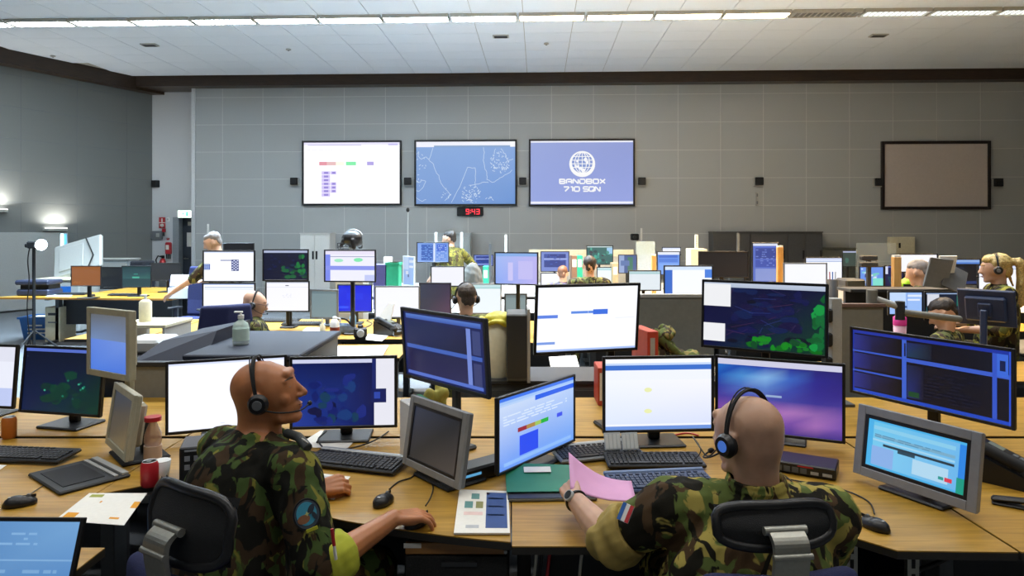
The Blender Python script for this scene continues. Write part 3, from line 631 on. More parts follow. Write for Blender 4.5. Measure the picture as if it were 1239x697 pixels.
# ================================================================== pictures for the monitors
def pic(kind, k=1.0):
    k *= K
    if kind == 'white': return Pic('#f4f5ff', k*1.05)
    if kind == 'white_doc': return Pic('#f4f6ff', k*1.05).rect(0, 0, 1, .09, '#cfd9f4').rect(0, .12, 1, .15, '#6f93cc').text_lines(.05, .22, .6, .32, 2, '#c8d0ea')
    if kind == 'checker':
        p = Pic('#f7f9ff', k*1.1).rect(.33, .28, .56, .31, '#5a6aa0').rect(.55, .27, .7, .66, '#2a3a78').rect(0, .42, .12, .62, '#2f55a8').rect(0, 0, 1, .03, '#c6d4f4')
        for i in range(4):
            for j in range(8):
                if (i+j) % 2: p.rect(.56+.034*i, .29+.045*j, .59+.034*i, .325+.045*j, '#dfe6ff')
        for i in range(3):
            for j in range(4): p.rect(.01+.035*i, .44+.045*j, .03+.035*i, .465+.045*j, '#cfe0ff')
        return p
    if kind == 'white_band': return Pic('#f7f8ff', k*1.1).rect(0, 0, 1, .03, '#9db4e4').rect(.02, .1, .98, .13, '#a8bcd8').rect(.02, .16, .98, .2, '#dbe4f4')
    if kind == 'white_plain2': return Pic('#f6f6fc', k*1.05).rect(0, .0, 1, .04, '#dadff0').rect(.0, .16, 1, .18, '#dfe2f0').rect(.45, .1, .53, .13, '#555a70').text_lines(.35, .4, .6, .55, 3, '#dcdfee', .4)
    if kind in ('radar_green', 'radar_big', 'radar_left', 'radar_navy'):
        p = Pic('#0a1030', k*.9)
        if kind == 'radar_green':
            p.rect(0, 0, 1, .08, '#b9c4e4')
            for i in range(26): p.blob(random.uniform(.45, .95), random.uniform(.45, .92), random.uniform(.03, .1), random.uniform(.03, .09), random.choice(['#0c4a2c', '#116238', '#0a3a2a', '#12324a']))
            for i in range(10): p.blob(random.uniform(.78, .95), random.uniform(.15, .8), .05, .09, random.choice(['#0f5a34', '#167a3c']))
            for i in range(14): p.blob(random.uniform(.1, .7), random.uniform(.15, .7), random.uniform(.02, .06), random.uniform(.02, .06), '#141c4c')
        if kind == 'radar_big':
            p.quad(0, 0, 1, 1, '#0a0c38', '#0b0f34', '#0c3a24', '#0a0f40')
            for i in range(40): p.blob(random.uniform(.25, .85), random.uniform(.1, .95), random.uniform(.03, .12), random.uniform(.03, .09), random.choice(['#0a0e30', '#10144a', '#0d1e4e', '#140f3c', '#070a22']))
            for i in range(34): p.blob(random.uniform(.42, .97), random.gauss(.88, .06), random.uniform(.02, .07), random.uniform(.03, .08), random.choice(['#0d6a1a', '#148a1e', '#0a4a24', '#1a7a2a']))
            for i in range(22): p.blob(random.gauss(.94, .03), random.uniform(.15, .9), random.uniform(.02, .06), random.uniform(.04, .1), random.choice(['#0c6a34', '#0a5a2a', '#129a44']))
            for i in range(18):
                u, v = random.uniform(.2, .8), random.uniform(.15, .8); p.line([(u, v), (u+random.uniform(-.2, .2), v+random.uniform(-.12, .12))], .006, random.choice(['#3a2a5c', '#2a3a7c', '#4a2a4c']))
            p.rect(0, 0, 1, .07, '#c8d4ea', '#b8c4da').rect(0, .02, .235, .37, '#fbfcff').rect(0, .64, .19, .92, '#fbfcff')
        if kind == 'radar_left':
            p.rect(0, 0, 1, .05, '#5a74d4').quad(0, .05, 1, 1, '#07102a', '#06142a', '#06382c', '#0a1e48')
            for i in range(26): p.blob(random.uniform(.3, .95), random.uniform(.4, .95), random.uniform(.04, .12), random.uniform(.04, .12), random.choice(['#06382e', '#083e30', '#07302e', '#062a30']))
            for i in range(9): p.blob(random.uniform(.25, .8), random.uniform(.45, .8), .018, .02, random.choice(['#1c7a62', '#3aa88a', '#16584c']))
        if kind == 'radar_navy':
            p = Pic('#0a1448', k*.9); p.rect(0, 0, 1, .06, '#d8dcf8').quad(.0, .06, .8, 1, '#0a1c5c', '#0a1246', '#0a1450', '#1a3a9a')
            for i in range(34): p.blob(random.uniform(.2, .72), random.uniform(.25, .95), random.uniform(.03, .09), random.uniform(.03, .12), random.choice(['#0c1d6a', '#12226a', '#0a1040', '#143a7a', '#1a2a80', '#113c5c']))
            p.rect(.8, .0, 1, 1, '#f4f4ff').rect(.77, .45, .92, .66, '#101c5c').rect(.8, .5, .86, .6, '#2f4ab0').rect(.78, 0, .82, .45, '#16246a')
        return p
    if kind == 'green_bands': 
        p = Pic('#f2f2ff', k*1.0).rect(0, 0, 1, .12, '#ece6fa').rect(0, .12, .1, 1, '#7f8ff0').rect(.08, .18, 1, .2, '#8a90b8').rect(0, .5, 1, .64, '#8c98f0')
        p.blob(.27, .32, .1, .06, '#a4ecc8', 10, .1); p.blob(.67, .3, .1, .07, '#86ecb4', 10, .1); return p.rect(.8, .8, 1, 1, '#c4ccf8')
    if kind == 'blue': return Pic('#1526e8', k*.95).rect(.25, .3, .75, .55, '#1c34f0').rect(.02, .8, .3, .9, '#2f50ff')
    if kind == 'grey_teal': return Pic('#8ea6ac', k*.75).rect(0, 0, 1, .1, '#7b929a')
    if kind == 'dark_purple': return Pic('#3c3a5c', k*.7).quad(0, 0, 1, 1, '#34405c', '#3a3458', '#5a3a68', '#2c3454')
    if kind == 'blue_doc':
        p = Pic('#86aaf0', k*.95).rect(.12, .08, .5, .92, '#2d5cb8').rect(.52, .0, .57, 1, '#e4ecff').rect(.62, .06, .95, .45, '#3a68d8').rect(.62, .5, .95, .92, '#6f98e8')
        return p.text_lines(.05, .1, .5, .9, 9, '#7fa8f0', .5).text_lines(.62, .1, .95, .9, 8, '#b8ccfa', .5)
    if kind == 'pale_cyan': return Pic('#eef8ff', k*1.0).rect(0, 0, 1, .12, '#c4e4ea').rect(0, .1, 1, .14, '#9ccccf')
    if kind == 'lavender': return Pic('#b4c0f8', k*.95).rect(0, 0, 1, .1, '#8cb4f0').quad(0, .1, 1, 1, '#a8c0fa', '#c4bcf8', '#c0b8f8', '#90b0fa').rect(.3, .3, .42, .9, '#d0ccfc').rect(.55, .25, .9, .85, '#c8c4fa')
    if kind == 'navy_bands':
        p = Pic('#7c90dc', k*.9); p.rect(.1, .1, .9, .32, '#16308a').rect(.1, .42, .9, .8, '#1a3690').rect(.1, .33, .95, .4, '#a8b8f0'); return p.text_lines(.12, .12, .85, .78, 7, '#3a5cc0', .3)
    if kind == 'radar_teal':
        p = Pic('#2c6a68', k*.9).rect(0, 0, 1, .06, '#cfe4e4').rect(.78, .08, 1, .45, '#a4d4fa')
        for i in range(30): p.blob(random.uniform(.05, .95), random.uniform(.15, .95), random.uniform(.04, .1), random.uniform(.04, .12), random.choice(['#1c3a44', '#3c9a8c', '#24504c', '#3a2c44', '#4ab8a0']))
        return p
    if kind == 'blue_panel': return Pic('#5c94f0', k*.95).rect(0, 0, 1, .12, '#e8f0ff').rect(.05, .14, .92, .26, '#2f68d0').rect(.05, .3, .92, .45, '#3f7ae0').rect(.05, .5, .95, .98, '#74a8f8')
    if kind == 'white_blue_sides': return Pic('#f4f8ff', k*1.05).rect(0, 0, 1, .12, '#d4e4fa').rect(0, .12, .16, 1, '#3a6cc8').rect(.85, .1, 1, .4, '#4a80dc')
    if kind == 'blue_green': return Pic('#3a5c9c', k*.85).rect(.5, .1, .8, .9, '#2a7a64').rect(0, 0, .3, 1, '#9cb4e4').rect(.1, .3, .6, .6, '#5a7ab8')
    if kind == 'dark_split': return Pic('#2c3c44', k*.7).rect(0, 0, 1, .12, '#3a3c8c').rect(.46, .1, .52, 1, '#64747c').rect(.1, .2, .4, .9, '#22323a').rect(.56, .2, .95, .9, '#2a3c40')
    if kind == 'tall_blue': return Pic('#5a74d0', k*.9).rect(0, 0, 1, .06, '#e4ecff').rect(.1, .12, .95, .4, '#34489c').rect(.1, .43, .95, .62, '#3c54b4').rect(.1, .66, .95, .98, '#8a9cdc').text_lines(.12, .14, .9, .6, 8, '#7c90d8', .4)
    if kind == 'dim_green': return Pic('#3c504c', k*.7).rect(0, 0, 1, .1, '#c4ccf0').blob(.3, .6, .2, .2, '#44786c')
    if kind == 'map':
        p = Pic('#6f9af0', k*.95)
        for i in range(14): u, v = random.uniform(0, .85), random.uniform(0, .85); p.rect(u, v, u+random.uniform(.05, .25), v+random.uniform(.06, .22), random.choice(['#94b4fa', '#c4dcff', '#4c6cd0', '#8ce4e0', '#7cd4c4', '#dcecff']))
        return p.rect(.2, .35, .3, .55, '#2a3a80').rect(.55, .6, 1, 1, '#84e4d4')
    if kind == 'navy_green':
        p = Pic('#101c50', k*.9).rect(0, 0, .15, .4, '#dce4ff').rect(.15, 0, 1, .06, '#6878d0')
        for i in range(9): p.line([(random.uniform(.1, .9), random.uniform(.5, .95)), (random.uniform(.1, .9), random.uniform(.5, .95))], .03, '#14806c')
        return p
    if kind == 'dark_top': return Pic('#16181e', k*.8).rect(0, 0, 1, .1, '#9cc0fa').rect(0, .1, 1, .17, '#5c8ce0').rect(0, .88, 1, 1, '#2a3c70').rect(.35, .3, .6, .4, '#2a2f40')
    if kind == 'pale_blue': return Pic('#9cc0fa', k*1.0).rect(.55, .1, 1, .2, '#e0ecff').rect(.55, .3, .95, .38, '#e8f0ff').rect(0, 0, .5, .45, '#c4dcff').rect(.22, .5, .45, .62, '#e8ecf8').rect(.4, .62, .55, .72, '#3c5c90').rect(.54, 0, .56, 1, '#7c9cd8')
    if kind == 'dark_box': return Pic('#1c2438', k*.8).rect(.03, .05, .28, .5, '#f0f4ff').rect(0, 0, 1, .05, '#9cb4dc').rect(.65, .1, .8, .5, '#1f7a6c').rect(0, .55, .2, .8, '#2a5c64')
    if kind == 'orange': return Pic('#9c5c1c', k*.9).text_lines(.05, .78, .3, .9, 2, '#c48444')
    if kind == 'teal': 
        p = Pic('#1c4448', k*.8); p.quad(0, .2, 1, .6, '#1c4448', '#1a3c44', '#2a6c64', '#2a5c5c'); return p.rect(.35, .5, .6, .58, '#54c8a8').rect(.4, .35, .55, .4, '#3c9c8c')
    if kind == 'off': return Pic('#181c26', k*.35)
    # ---- near monitors
    if kind == 'white_big': return Pic('#f2f4ff', k*1.12).rect(0, 0, 1, .03, '#d4dcfa').quad(0, .3, 1, .9, '#f6f8ff', '#fafaff', '#f0f2ff', '#f4f6ff').text_lines(.3, .92, .9, .95, 1, '#d8dcf0', .4)
    if kind == 'left_edge': return Pic('#eceffc', k*1.0).rect(0, 0, 1, .25, '#e2e4f2').rect(0, .7, 1, 1, '#c0ccf4').rect(.4, .08, .6, .11, '#b4bccc')
    if kind == 'half_blue': return Pic('#5c8cf4', k*.9).quad(0, 0, 1, .45, '#6c7074', '#74787c', '#7c90b8', '#7c98c8').quad(0, .45, 1, 1, '#6c94f4', '#7ca0f4', '#4c80f0', '#5488f4')
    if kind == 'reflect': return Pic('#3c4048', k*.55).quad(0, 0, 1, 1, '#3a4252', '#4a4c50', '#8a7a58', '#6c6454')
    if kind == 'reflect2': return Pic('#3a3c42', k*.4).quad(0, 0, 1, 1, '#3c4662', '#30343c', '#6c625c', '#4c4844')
    if kind == 'navy_grid':
        p = Pic('#16225c', k*.85).rect(.03, .03, .97, .1, '#5c84dc', '#3c5cb4').quad(.06, .14, .8, .5, '#0c2458', '#141c4c', '#10183c', '#1c2858').quad(.06, .58, .8, .92, '#181c4c', '#1c204c', '#2a2c5c', '#201f50')
        return p.rect(.03, .5, .97, .56, '#4468c4').rect(.8, .12, .85, .95, '#7c94e4').rect(.87, .14, .96, .48, '#3c4880').rect(.87, .6, .96, .92, '#3c4478').rect(.03, .92, .97, .97, '#5a78d8')
    if kind == 'tilt_blue':
        p = Pic('#b8d4fc', k*.98).quad(0, .12, 1, 1, '#cfe0fc', '#bcd4fa', '#6ca4fa', '#6c9cf8').rect(0, 0, 1, .05, '#3c78f0').rect(0, .05, 1, .09, '#a4c8fc').rect(.45, .1, 1, .17, '#1c60ec')
        p.text_lines(.05, .25, .9, .4, 4, '#dcecff', .8).rect(.22, .48, .33, .54, '#9c2a3c').rect(.33, .48, .44, .54, '#b08a48').rect(.44, .48, .52, .54, '#a4c860').rect(.52, .48, .62, .54, '#1cb43c').rect(.74, .48, .82, .54, '#3c54f0')
        return p.rect(.24, .6, .48, .88, '#2c50f4').rect(.05, .9, .95, .95, '#94c0fc')
    if kind == 'centre_white': 
        p = Pic('#eef2ff', k*1.05).rect(0, 0, 1, .06, '#f6f8ff').rect(0, .09, 1, .16, '#3c70cc').rect(0, .06, 1, .09, '#c4d8f8').rect(.0, .95, 1, 1, '#6c94dc').quad(0, .3, 1, .92, '#f0f4ff', '#f4f4ff', '#d8e0fa', '#dce6ff')
        p.blob(.4, .44, .04, .035, '#e8ecb0', 10, .1); return p.blob(.4, .74, .04, .035, '#e8ecb0', 10, .1)
    if kind == 'upper_white':
        p = Pic('#f4f6ff', k*1.12).rect(0, .43, .2, .48, '#5c80dc').rect(0, .85, .18, .89, '#7898dc').rect(.33, .38, .7, .42, '#5c88dc').rect(.55, .36, .7, .44, '#3c6cd8').rect(.5, 0, .503, 1, '#e8eaf8')
        return p.rect(0, .97, 1, 1, '#a4bcf0').rect(.78, .5, .98, .51, '#dcdff0')
    if kind == 'purple':
        p = Pic('#2a2a8c', k*.9)
        g = [['#2a78d0', '#1c4cb4', '#2438b0', '#2a2c98', '#2a2478', '#2a2270'], ['#1c54b8', '#4c94dc', '#88bcf0', '#3c68c8', '#2c2890', '#2c2480'], ['#3440a4', '#4c6cc4', '#5c84d0', '#3c4cb0', '#342a90', '#342888'],
             ['#4a3ca0', '#4c48a8', '#4c50ac', '#4444a4', '#3c3498', '#443898'], ['#7c4ca8', '#8c58b0', '#a468b8', '#b078c0', '#9868b4', '#8058b0'], ['#5c3ca0', '#7048a8', '#9860b8', '#7c50ac', '#a870bc', '#7c54b4'], ['#3c2c88', '#44308c', '#503898', '#44308c', '#4c388c', '#40308c']]
        for r in range(6):
            for c in range(5): p.quad(c/5, .08+.92*r/6, (c+1)/5, .08+.92*(r+1)/6, g[r][c], g[r][c+1], g[r+1][c+1], g[r+1][c])
        return p.rect(0, 0, 1, .08, '#d8d8f0').rect(.4, .47, .53, .5, '#9cb4dc')
    if kind == 'ultra':
        p = Pic('#070a1c', k*.9).rect(0, 0, 1, .05, '#1c34a4').rect(0, .95, 1, 1, '#1c48c4').rect(0, 0, .012, 1, '#1c34a4').rect(.988, 0, 1, 1, '#2c54d4')
        p.rect(.355, .05, .385, .95, '#3c64d4').rect(.37, .1, .38, .3, '#0a0e28').rect(0, .32, .36, .35, '#3458c8').rect(0, .64, .36, .67, '#3458c8').rect(.385, .32, 1, .38, '#3c60d0').rect(.9, .05, .925, .95, '#3458cc').rect(.925, .05, .985, .36, '#3c6ce0').rect(.94, .14, .97, .28, '#0c1a4c')
        for v0 in (.07, .37, .69): p.quad(.01, v0, .14, v0+.24, '#24348c', '#141c54', '#141c54', '#24308c'); p.quad(.14, v0, .35, v0+.24, '#141c54', '#06060c', '#06060c', '#101440')
        p.quad(.39, .08, .55, .3, '#1c2c6c', '#10182c', '#10182c', '#1c3c5c').quad(.39, .42, .5, .92, '#16244c', '#0c1024', '#0c1024', '#1c2c74').rect(.4, .82, .47, .9, '#14482c')
        return p.text_lines(.5, .45, .85, .9, 9, '#10142c', .5)
    if kind == 'sky_table':
        p = Pic('#4cb4ec', k*.95).quad(.06, .04, .94, .96, '#6cc8f0', '#70bcf0', '#6cb8f0', '#84d0f4').rect(.06, .12, .9, .2, '#8cd0f0').rect(.08, .3, .9, .36, '#7cb0cc').rect(.06, .4, .9, .44, '#a4d8f4')
        p.text_lines(.08, .28, .88, .37, 2, '#5c94b4', .6).rect(.18, .47, .9, .52, '#2a3c48').rect(.34, .52, .52, .58, '#2c4858').rect(.5, .6, .85, .9, '#b4dcf4').rect(.06, .55, .3, .95, '#8cb4ec').rect(.76, .78, .81, .84, '#2c9c94').rect(.82, .77, .89, .85, '#dc3c54').rect(.93, .7, 1, 1, '#149c84').rect(.94, .05, 1, .7, '#2c88e8')
        return p
    if kind == 'laptop_blue': return Pic('#6ca0dc', k*.85).quad(0, 0, 1, 1, '#5c90cc', '#7cb0e4', '#4c84c8', '#5488c4').text_lines(.05, .12, .7, .3, 3, '#8cbcec', .6).rect(.0, .45, 1, .47, '#88b8e8').text_lines(.1, .55, .9, .9, 4, '#84b4e4', .5)
    return Pic('#202530', k*.5)

# ================================================================== monitors
def monitor(c, W, H, yaw, tilt, kind, label, surf=.74, bez=.014, hm=BLACK, stand='foot', k=1.0, bezm=None, thick=.04, chin=.0, group='desktop monitors', footm=None, pole=None, inner=0.0, pdx=0.0):
    """c = centre of the panel front (world), yaw/tilt in degrees; stand: foot | pole | none"""
    c = Vector(c)
    if stand == 'pole' and surf == .74 and not any(a[0] < c.x < a[2] and a[1]-.05 < c.y+.08 < a[3] for a in DESKS): surf = 0.0
    t = thing('monitor', label, 'monitor', (c.x, c.y, surf), rad(yaw), group); h = c.z-surf
    M = Matrix.Translation((0, 0, h)) @ Matrix.Rotation(-rad(tilt), 4, 'X')
    b = MB(); b.M = M; b.box(-W/2+.002, .006, -H/2+.002, W/2-.002, thick*.55, H/2-.002, .004); b.box(-W*.36, thick*.5, -H*.34, W*.36, thick+.012, H*.34, .012)
    b.build('housing', hm, t)
    f = MB(); f.M = M
    f.box(-W/2, -.003, -H/2, -W/2+bez, .012, H/2, .002).box(W/2-bez, -.003, -H/2, W/2, .012, H/2, .002).box(-W/2+bez, -.003, H/2-bez, W/2-bez, .012, H/2, .002).box(-W/2+bez, -.003, -H/2, W/2-bez, .012, -H/2+bez+chin, .002)
    f.build('bezel', bezm or hm, t)
    if inner:
        g = MB(); g.M = M; a, b2 = W/2-bez, H/2-bez
        g.box(-a, -.001, -b2, -a+inner, .01, b2, .001).box(a-inner, -.001, -b2, a, .01, b2, .001).box(-a+inner, -.001, b2-inner, a-inner, .01, b2, .001).box(-a+inner, -.001, -b2, a-inner, .01, -b2+inner, .001); g.build('inner_bezel', BLACK, t)
    bi = bez+inner
    s = pic(kind, k); s.build('screen', W-2*bi, H-2*bi-chin, t, .0035, M @ Matrix.Translation((0, 0, chin/2)))
    fm = footm or hm
    if stand in ('foot', 'pole'):
        p = MB(); top = M @ Vector((0, thick+.01, -.02)); by = top.y+.035
        p.M = M; p.box(-.04+min(0, pdx), thick, -.05, .04+max(0, pdx), thick+.03, .05, .006); p.M = Matrix.Translation((pdx, 0, 0))
        p.box(-.028 if stand == 'foot' else -.02, by-.016, .012, .028 if stand == 'foot' else .02, by+.016, max(.03, top.z+.02), .006)
        p.build('stand_neck', fm, t)
        q = MB(); q.M = Matrix.Translation((pdx, 0, 0))
        if stand == 'foot': q.box(-.125, by-.12, 0, .125, by+.075, .014, .006)
        else: q.box(-.07, by-.07, 0, .07, by+.07, .02, .008)
        q.build('base', fm, t)
    return t
def mon_px(px0, py0, px1, py1, W, kind, label, yaw=0, surf=.74, stand='pole', tilt=0, **kw):
    w = (px1-px0); d = W*math.cos(rad(yaw))*F/w; H = (py1-py0)/F*d
    return monitor(P((px0+px1)/2, (py0+py1)/2, d), W, H, yaw, tilt, kind, label, surf, stand=stand, **kw)
# ---- near ones, poses solved from their four corners
monitor((-2.91, 3.70, .97), .50, .34, -8.6, 5, 'left_edge', 'monitor with white screen cut off by the left edge', stand='foot')
monitor((-2.31, 3.50, .985), .50, .345, -12.6, 5.7, 'radar_left', 'dark radar monitor with teal glow at the left beside the pale framed screens', stand='foot')
monitor((-1.93, 3.26, 1.215), .36, .33, -30, 0, 'half_blue', 'pale framed upright monitor with half blue screen, upper left', bez=.03, hm=mat('beige_grey_plastic', '#a8a691', .5), stand='pole', k=.9, thick=.06)
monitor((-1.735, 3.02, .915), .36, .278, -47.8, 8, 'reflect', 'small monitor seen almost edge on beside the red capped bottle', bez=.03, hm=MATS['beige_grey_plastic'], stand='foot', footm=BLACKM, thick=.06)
monitor((-1.39, 3.34, .955), .55, .35, 21, 0, 'white_big', 'large white screen monitor behind the bald man with patch', stand='foot')
monitor((-.81, 3.285, .975), .51, .35, 4.6, -1, 'radar_navy', 'navy radar monitor with white strip at its right side', stand='foot')
monitor((-.32, 3.11, 1.21), .63, .345, -46.8, -4, 'navy_grid', 'raised navy monitor leaning above the dark grey touch screen', stand='pole', bez=.018, hm=DGREY)
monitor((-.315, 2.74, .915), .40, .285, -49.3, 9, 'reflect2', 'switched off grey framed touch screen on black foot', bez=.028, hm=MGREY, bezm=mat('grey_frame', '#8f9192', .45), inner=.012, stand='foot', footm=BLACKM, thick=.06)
monitor((.118, 2.93, .935), .575, .31, 52.7, 0, 'tilt_blue', 'blue white monitor turned sideways with red green colour bar', stand='foot', bez=.01)
monitor((.69, 3.21, .985), .535, .36, 4.3, 0, 'centre_white', 'centre monitor with white page above the card holders', stand='foot')
monitor((.38, 3.41, 1.315), .56, .35, 16, -6, 'upper_white', 'raised white monitor with short blue bars at the centre', stand='pole', pdx=.16)
monitor((1.27, 3.47, 1.315), .62, .36, -33, 3, 'radar_big', 'raised radar monitor with green patches and two white boxes', stand='pole')
monitor((1.27, 3.26, .955), .58, .37, -24, 0, 'purple', 'monitor with purple and blue sunset wallpaper behind the bald man', stand='foot')
monitor((2.05, 3.40, 1.045), .82, .365, -63, 0, 'ultra', 'wide navy monitor with split black panes at the right', stand='foot', bez=.016)
monitor((1.515, 2.58, .908), .47, .278, -62, 8, 'sky_table', 'silver framed monitor with light blue table, nearest on the right', bez=.034, inner=.014, hm=mat('silver_frame', '#8f9298', .4, metal=.2), bezm=MATS['silver_frame'], stand='foot', footm=BLACK, thick=.05)
# inner black lip of the silver monitor is part of its frame
# ---- middle distance and far ones
mon_px(245, 303, 308.5, 341.5, .52, 'checker', 'monitor with white screen and navy checkered block above another screen')
mon_px(244.5, 342, 309, 380, .53, 'white_band', 'white screen monitor directly behind the man with glasses')
mon_px(271, 294, 307, 318, .42, 'off', 'dark monitor peeking out above the navy checkered screen', yaw=6)
mon_px(317.5, 301.5, 373.5, 340, .48, 'radar_green', 'radar monitor with green glow above the plain white screen')
mon_px(321, 340, 374.5, 377.5, .46, 'white_plain2', 'plain white monitor in front of the man with glasses')
mon_px(391, 302, 455.5, 341.5, .52, 'green_bands', 'monitor with two green spots and violet bands below the helmet', yaw=-6)
mon_px(408, 344, 450.5, 378, .38, 'blue', 'monitor with plain bright blue screen', hm=DGREY)
mon_px(374, 350, 410, 386, .32, 'grey_teal', 'small dim grey teal monitor left of the bright blue one', hm=MGREY, yaw=-10, bez=.02)
mon_px(453, 346, 508, 385, .46, 'white', 'blank white monitor right of the bright blue one', hm=MGREY)
mon_px(507, 342, 546, 382, .36, 'dark_purple', 'dim purple monitor left of the man seen from behind')
mon_px(486, 310, 502.5, 346, .30, 'pale_blue', 'narrow tall bluish monitor turned sideways left of the blue document', yaw=-50, k=.8, hm=LGREY)
mon_px(504, 293, 543.5, 318, .48, 'blue_doc', 'blue document monitor beside the standing man')
mon_px(521, 322, 562, 347, .42, 'white', 'blank white monitor below the standing man', k=.95)
mon_px(568, 343, 607, 380, .36, 'pale_cyan', 'pale cyan monitor right of the man seen from behind', hm=MGREY)
mon_px(598, 305, 651, 345, .46, 'lavender', 'lavender monitor turned slightly at the centre', yaw=-14)
mon_px(610, 355, 638, 393, .27, 'grey_teal', 'small slate blue monitor left of the raised white screen', hm=DGREY, bez=.02)
mon_px(573, 308, 597, 322, .44, 'navy_bands', 'small far navy monitor left of the lavender one')
mon_px(654, 304, 689, 329, .46, 'navy_bands', 'navy monitor with two dark bands right of the lavender one')
mon_px(654, 330, 682, 352, .36, 'white', 'white monitor beneath the navy one with two bands')
mon_px(709.5, 297, 742, 320.5, .46, 'radar_teal', 'teal radar monitor at the centre of the far row')
mon_px(722, 323, 743, 346, .28, 'pale_cyan', 'pale monitor beneath the teal radar screen')
mon_px(748, 308, 771, 331, .32, 'blue_green', 'small blue and green monitor right of the teal radar screen')
mon_px(771.5, 307, 789, 332, .26, 'lavender', 'small lavender monitor left of the wooden post')
mon_px(795, 304, 823, 333, .40, 'blue_panel', 'blue paneled monitor left of the cream box')
mon_px(801, 299, 824, 309, .40, 'white_doc', 'white monitor top peeking over the blue paneled one')
mon_px(760, 327, 800, 352, .40, 'pale_cyan', 'pale cyan monitor left of the white one with blue sides', k=.9)
mon_px(803, 321, 863, 358, .50, 'white_blue_sides', 'white monitor with blue side bars')
mon_px(822, 377, 851, 402, .27, 'blue_panel', 'small blue screen low beside the camouflage jacket', k=.7)
mon_px(862, 314, 903, 341, .44, 'dark_split', 'dark split monitor left of the tall blue document', yaw=10)
mon_px(910, 293.5, 942, 342, .36, 'tall_blue', 'tall upright blue document monitor')
mon_px(948, 318, 1001, 348, .46, 'white', 'blank white monitor with grey frame right of the tall document', hm=MGREY)
mon_px(974, 311, 1020, 342, .46, 'white_doc', 'white document monitor behind the blank white one')
mon_px(1019, 303, 1037, 323, .28, 'dim_green', 'small dim green monitor left of the acrylic pane')
mon_px(1039.5, 322, 1070, 347, .30, 'map', 'small blue and turquoise map monitor')
mon_px(1070, 321, 1094.5, 347, .25, 'navy_green', 'small navy monitor with green traces behind the wooden post')
mon_px(1086, 307, 1135, 330, .48, 'white', 'blank white monitor in front of the electrical box')
mon_px(1137, 313, 1187, 345, .48, 'dark_top', 'black monitor with light blue top bar left of the woman')
mon_px(1183, 320, 1246, 352, .52, 'white_doc', 'white document monitor behind the woman')
mon_px(1074.5, 352, 1117.5, 382, .30, 'pale_blue', 'pale blue monitor behind the pink cup')
mon_px(1118.5, 352.5, 1180, 388, .42, 'dark_box', 'dark monitor with white box behind the dark haired person')
mon_px(1160, 362, 1180, 412, .34, 'pale_blue', 'narrow upright monitor turned sideways below the navy backed one', yaw=-62, k=.55, hm=LGREY)
mon_px(85.5, 321.5, 122.5, 346.5, .46, 'orange', 'orange screen monitor on the far left desk', stand='foot')
mon_px(147, 321.5, 183, 348, .46, 'teal', 'dark teal monitor on the far left desk', stand='foot')
mon_px(121, 323, 148, 350, .40, 'off', 'switched off monitor between the orange and teal screens', stand='foot')
mon_px(182.5, 318, 219, 340, .5, 'off', 'switched off monitor behind the white paper sheets', stand='foot')
t = monitor(P(1194, 372, 4.75), .34, .26, 132, 14, 'off', 'monitor seen from its dark navy back beside the woman', hm=mat('navy_shell', '#2c3a5a', .4), stand='pole')
t = mon_px(845, 304, 906, 336, .60, 'off', 'wide switched off black monitor in front of the dark lockers', stand='foot')
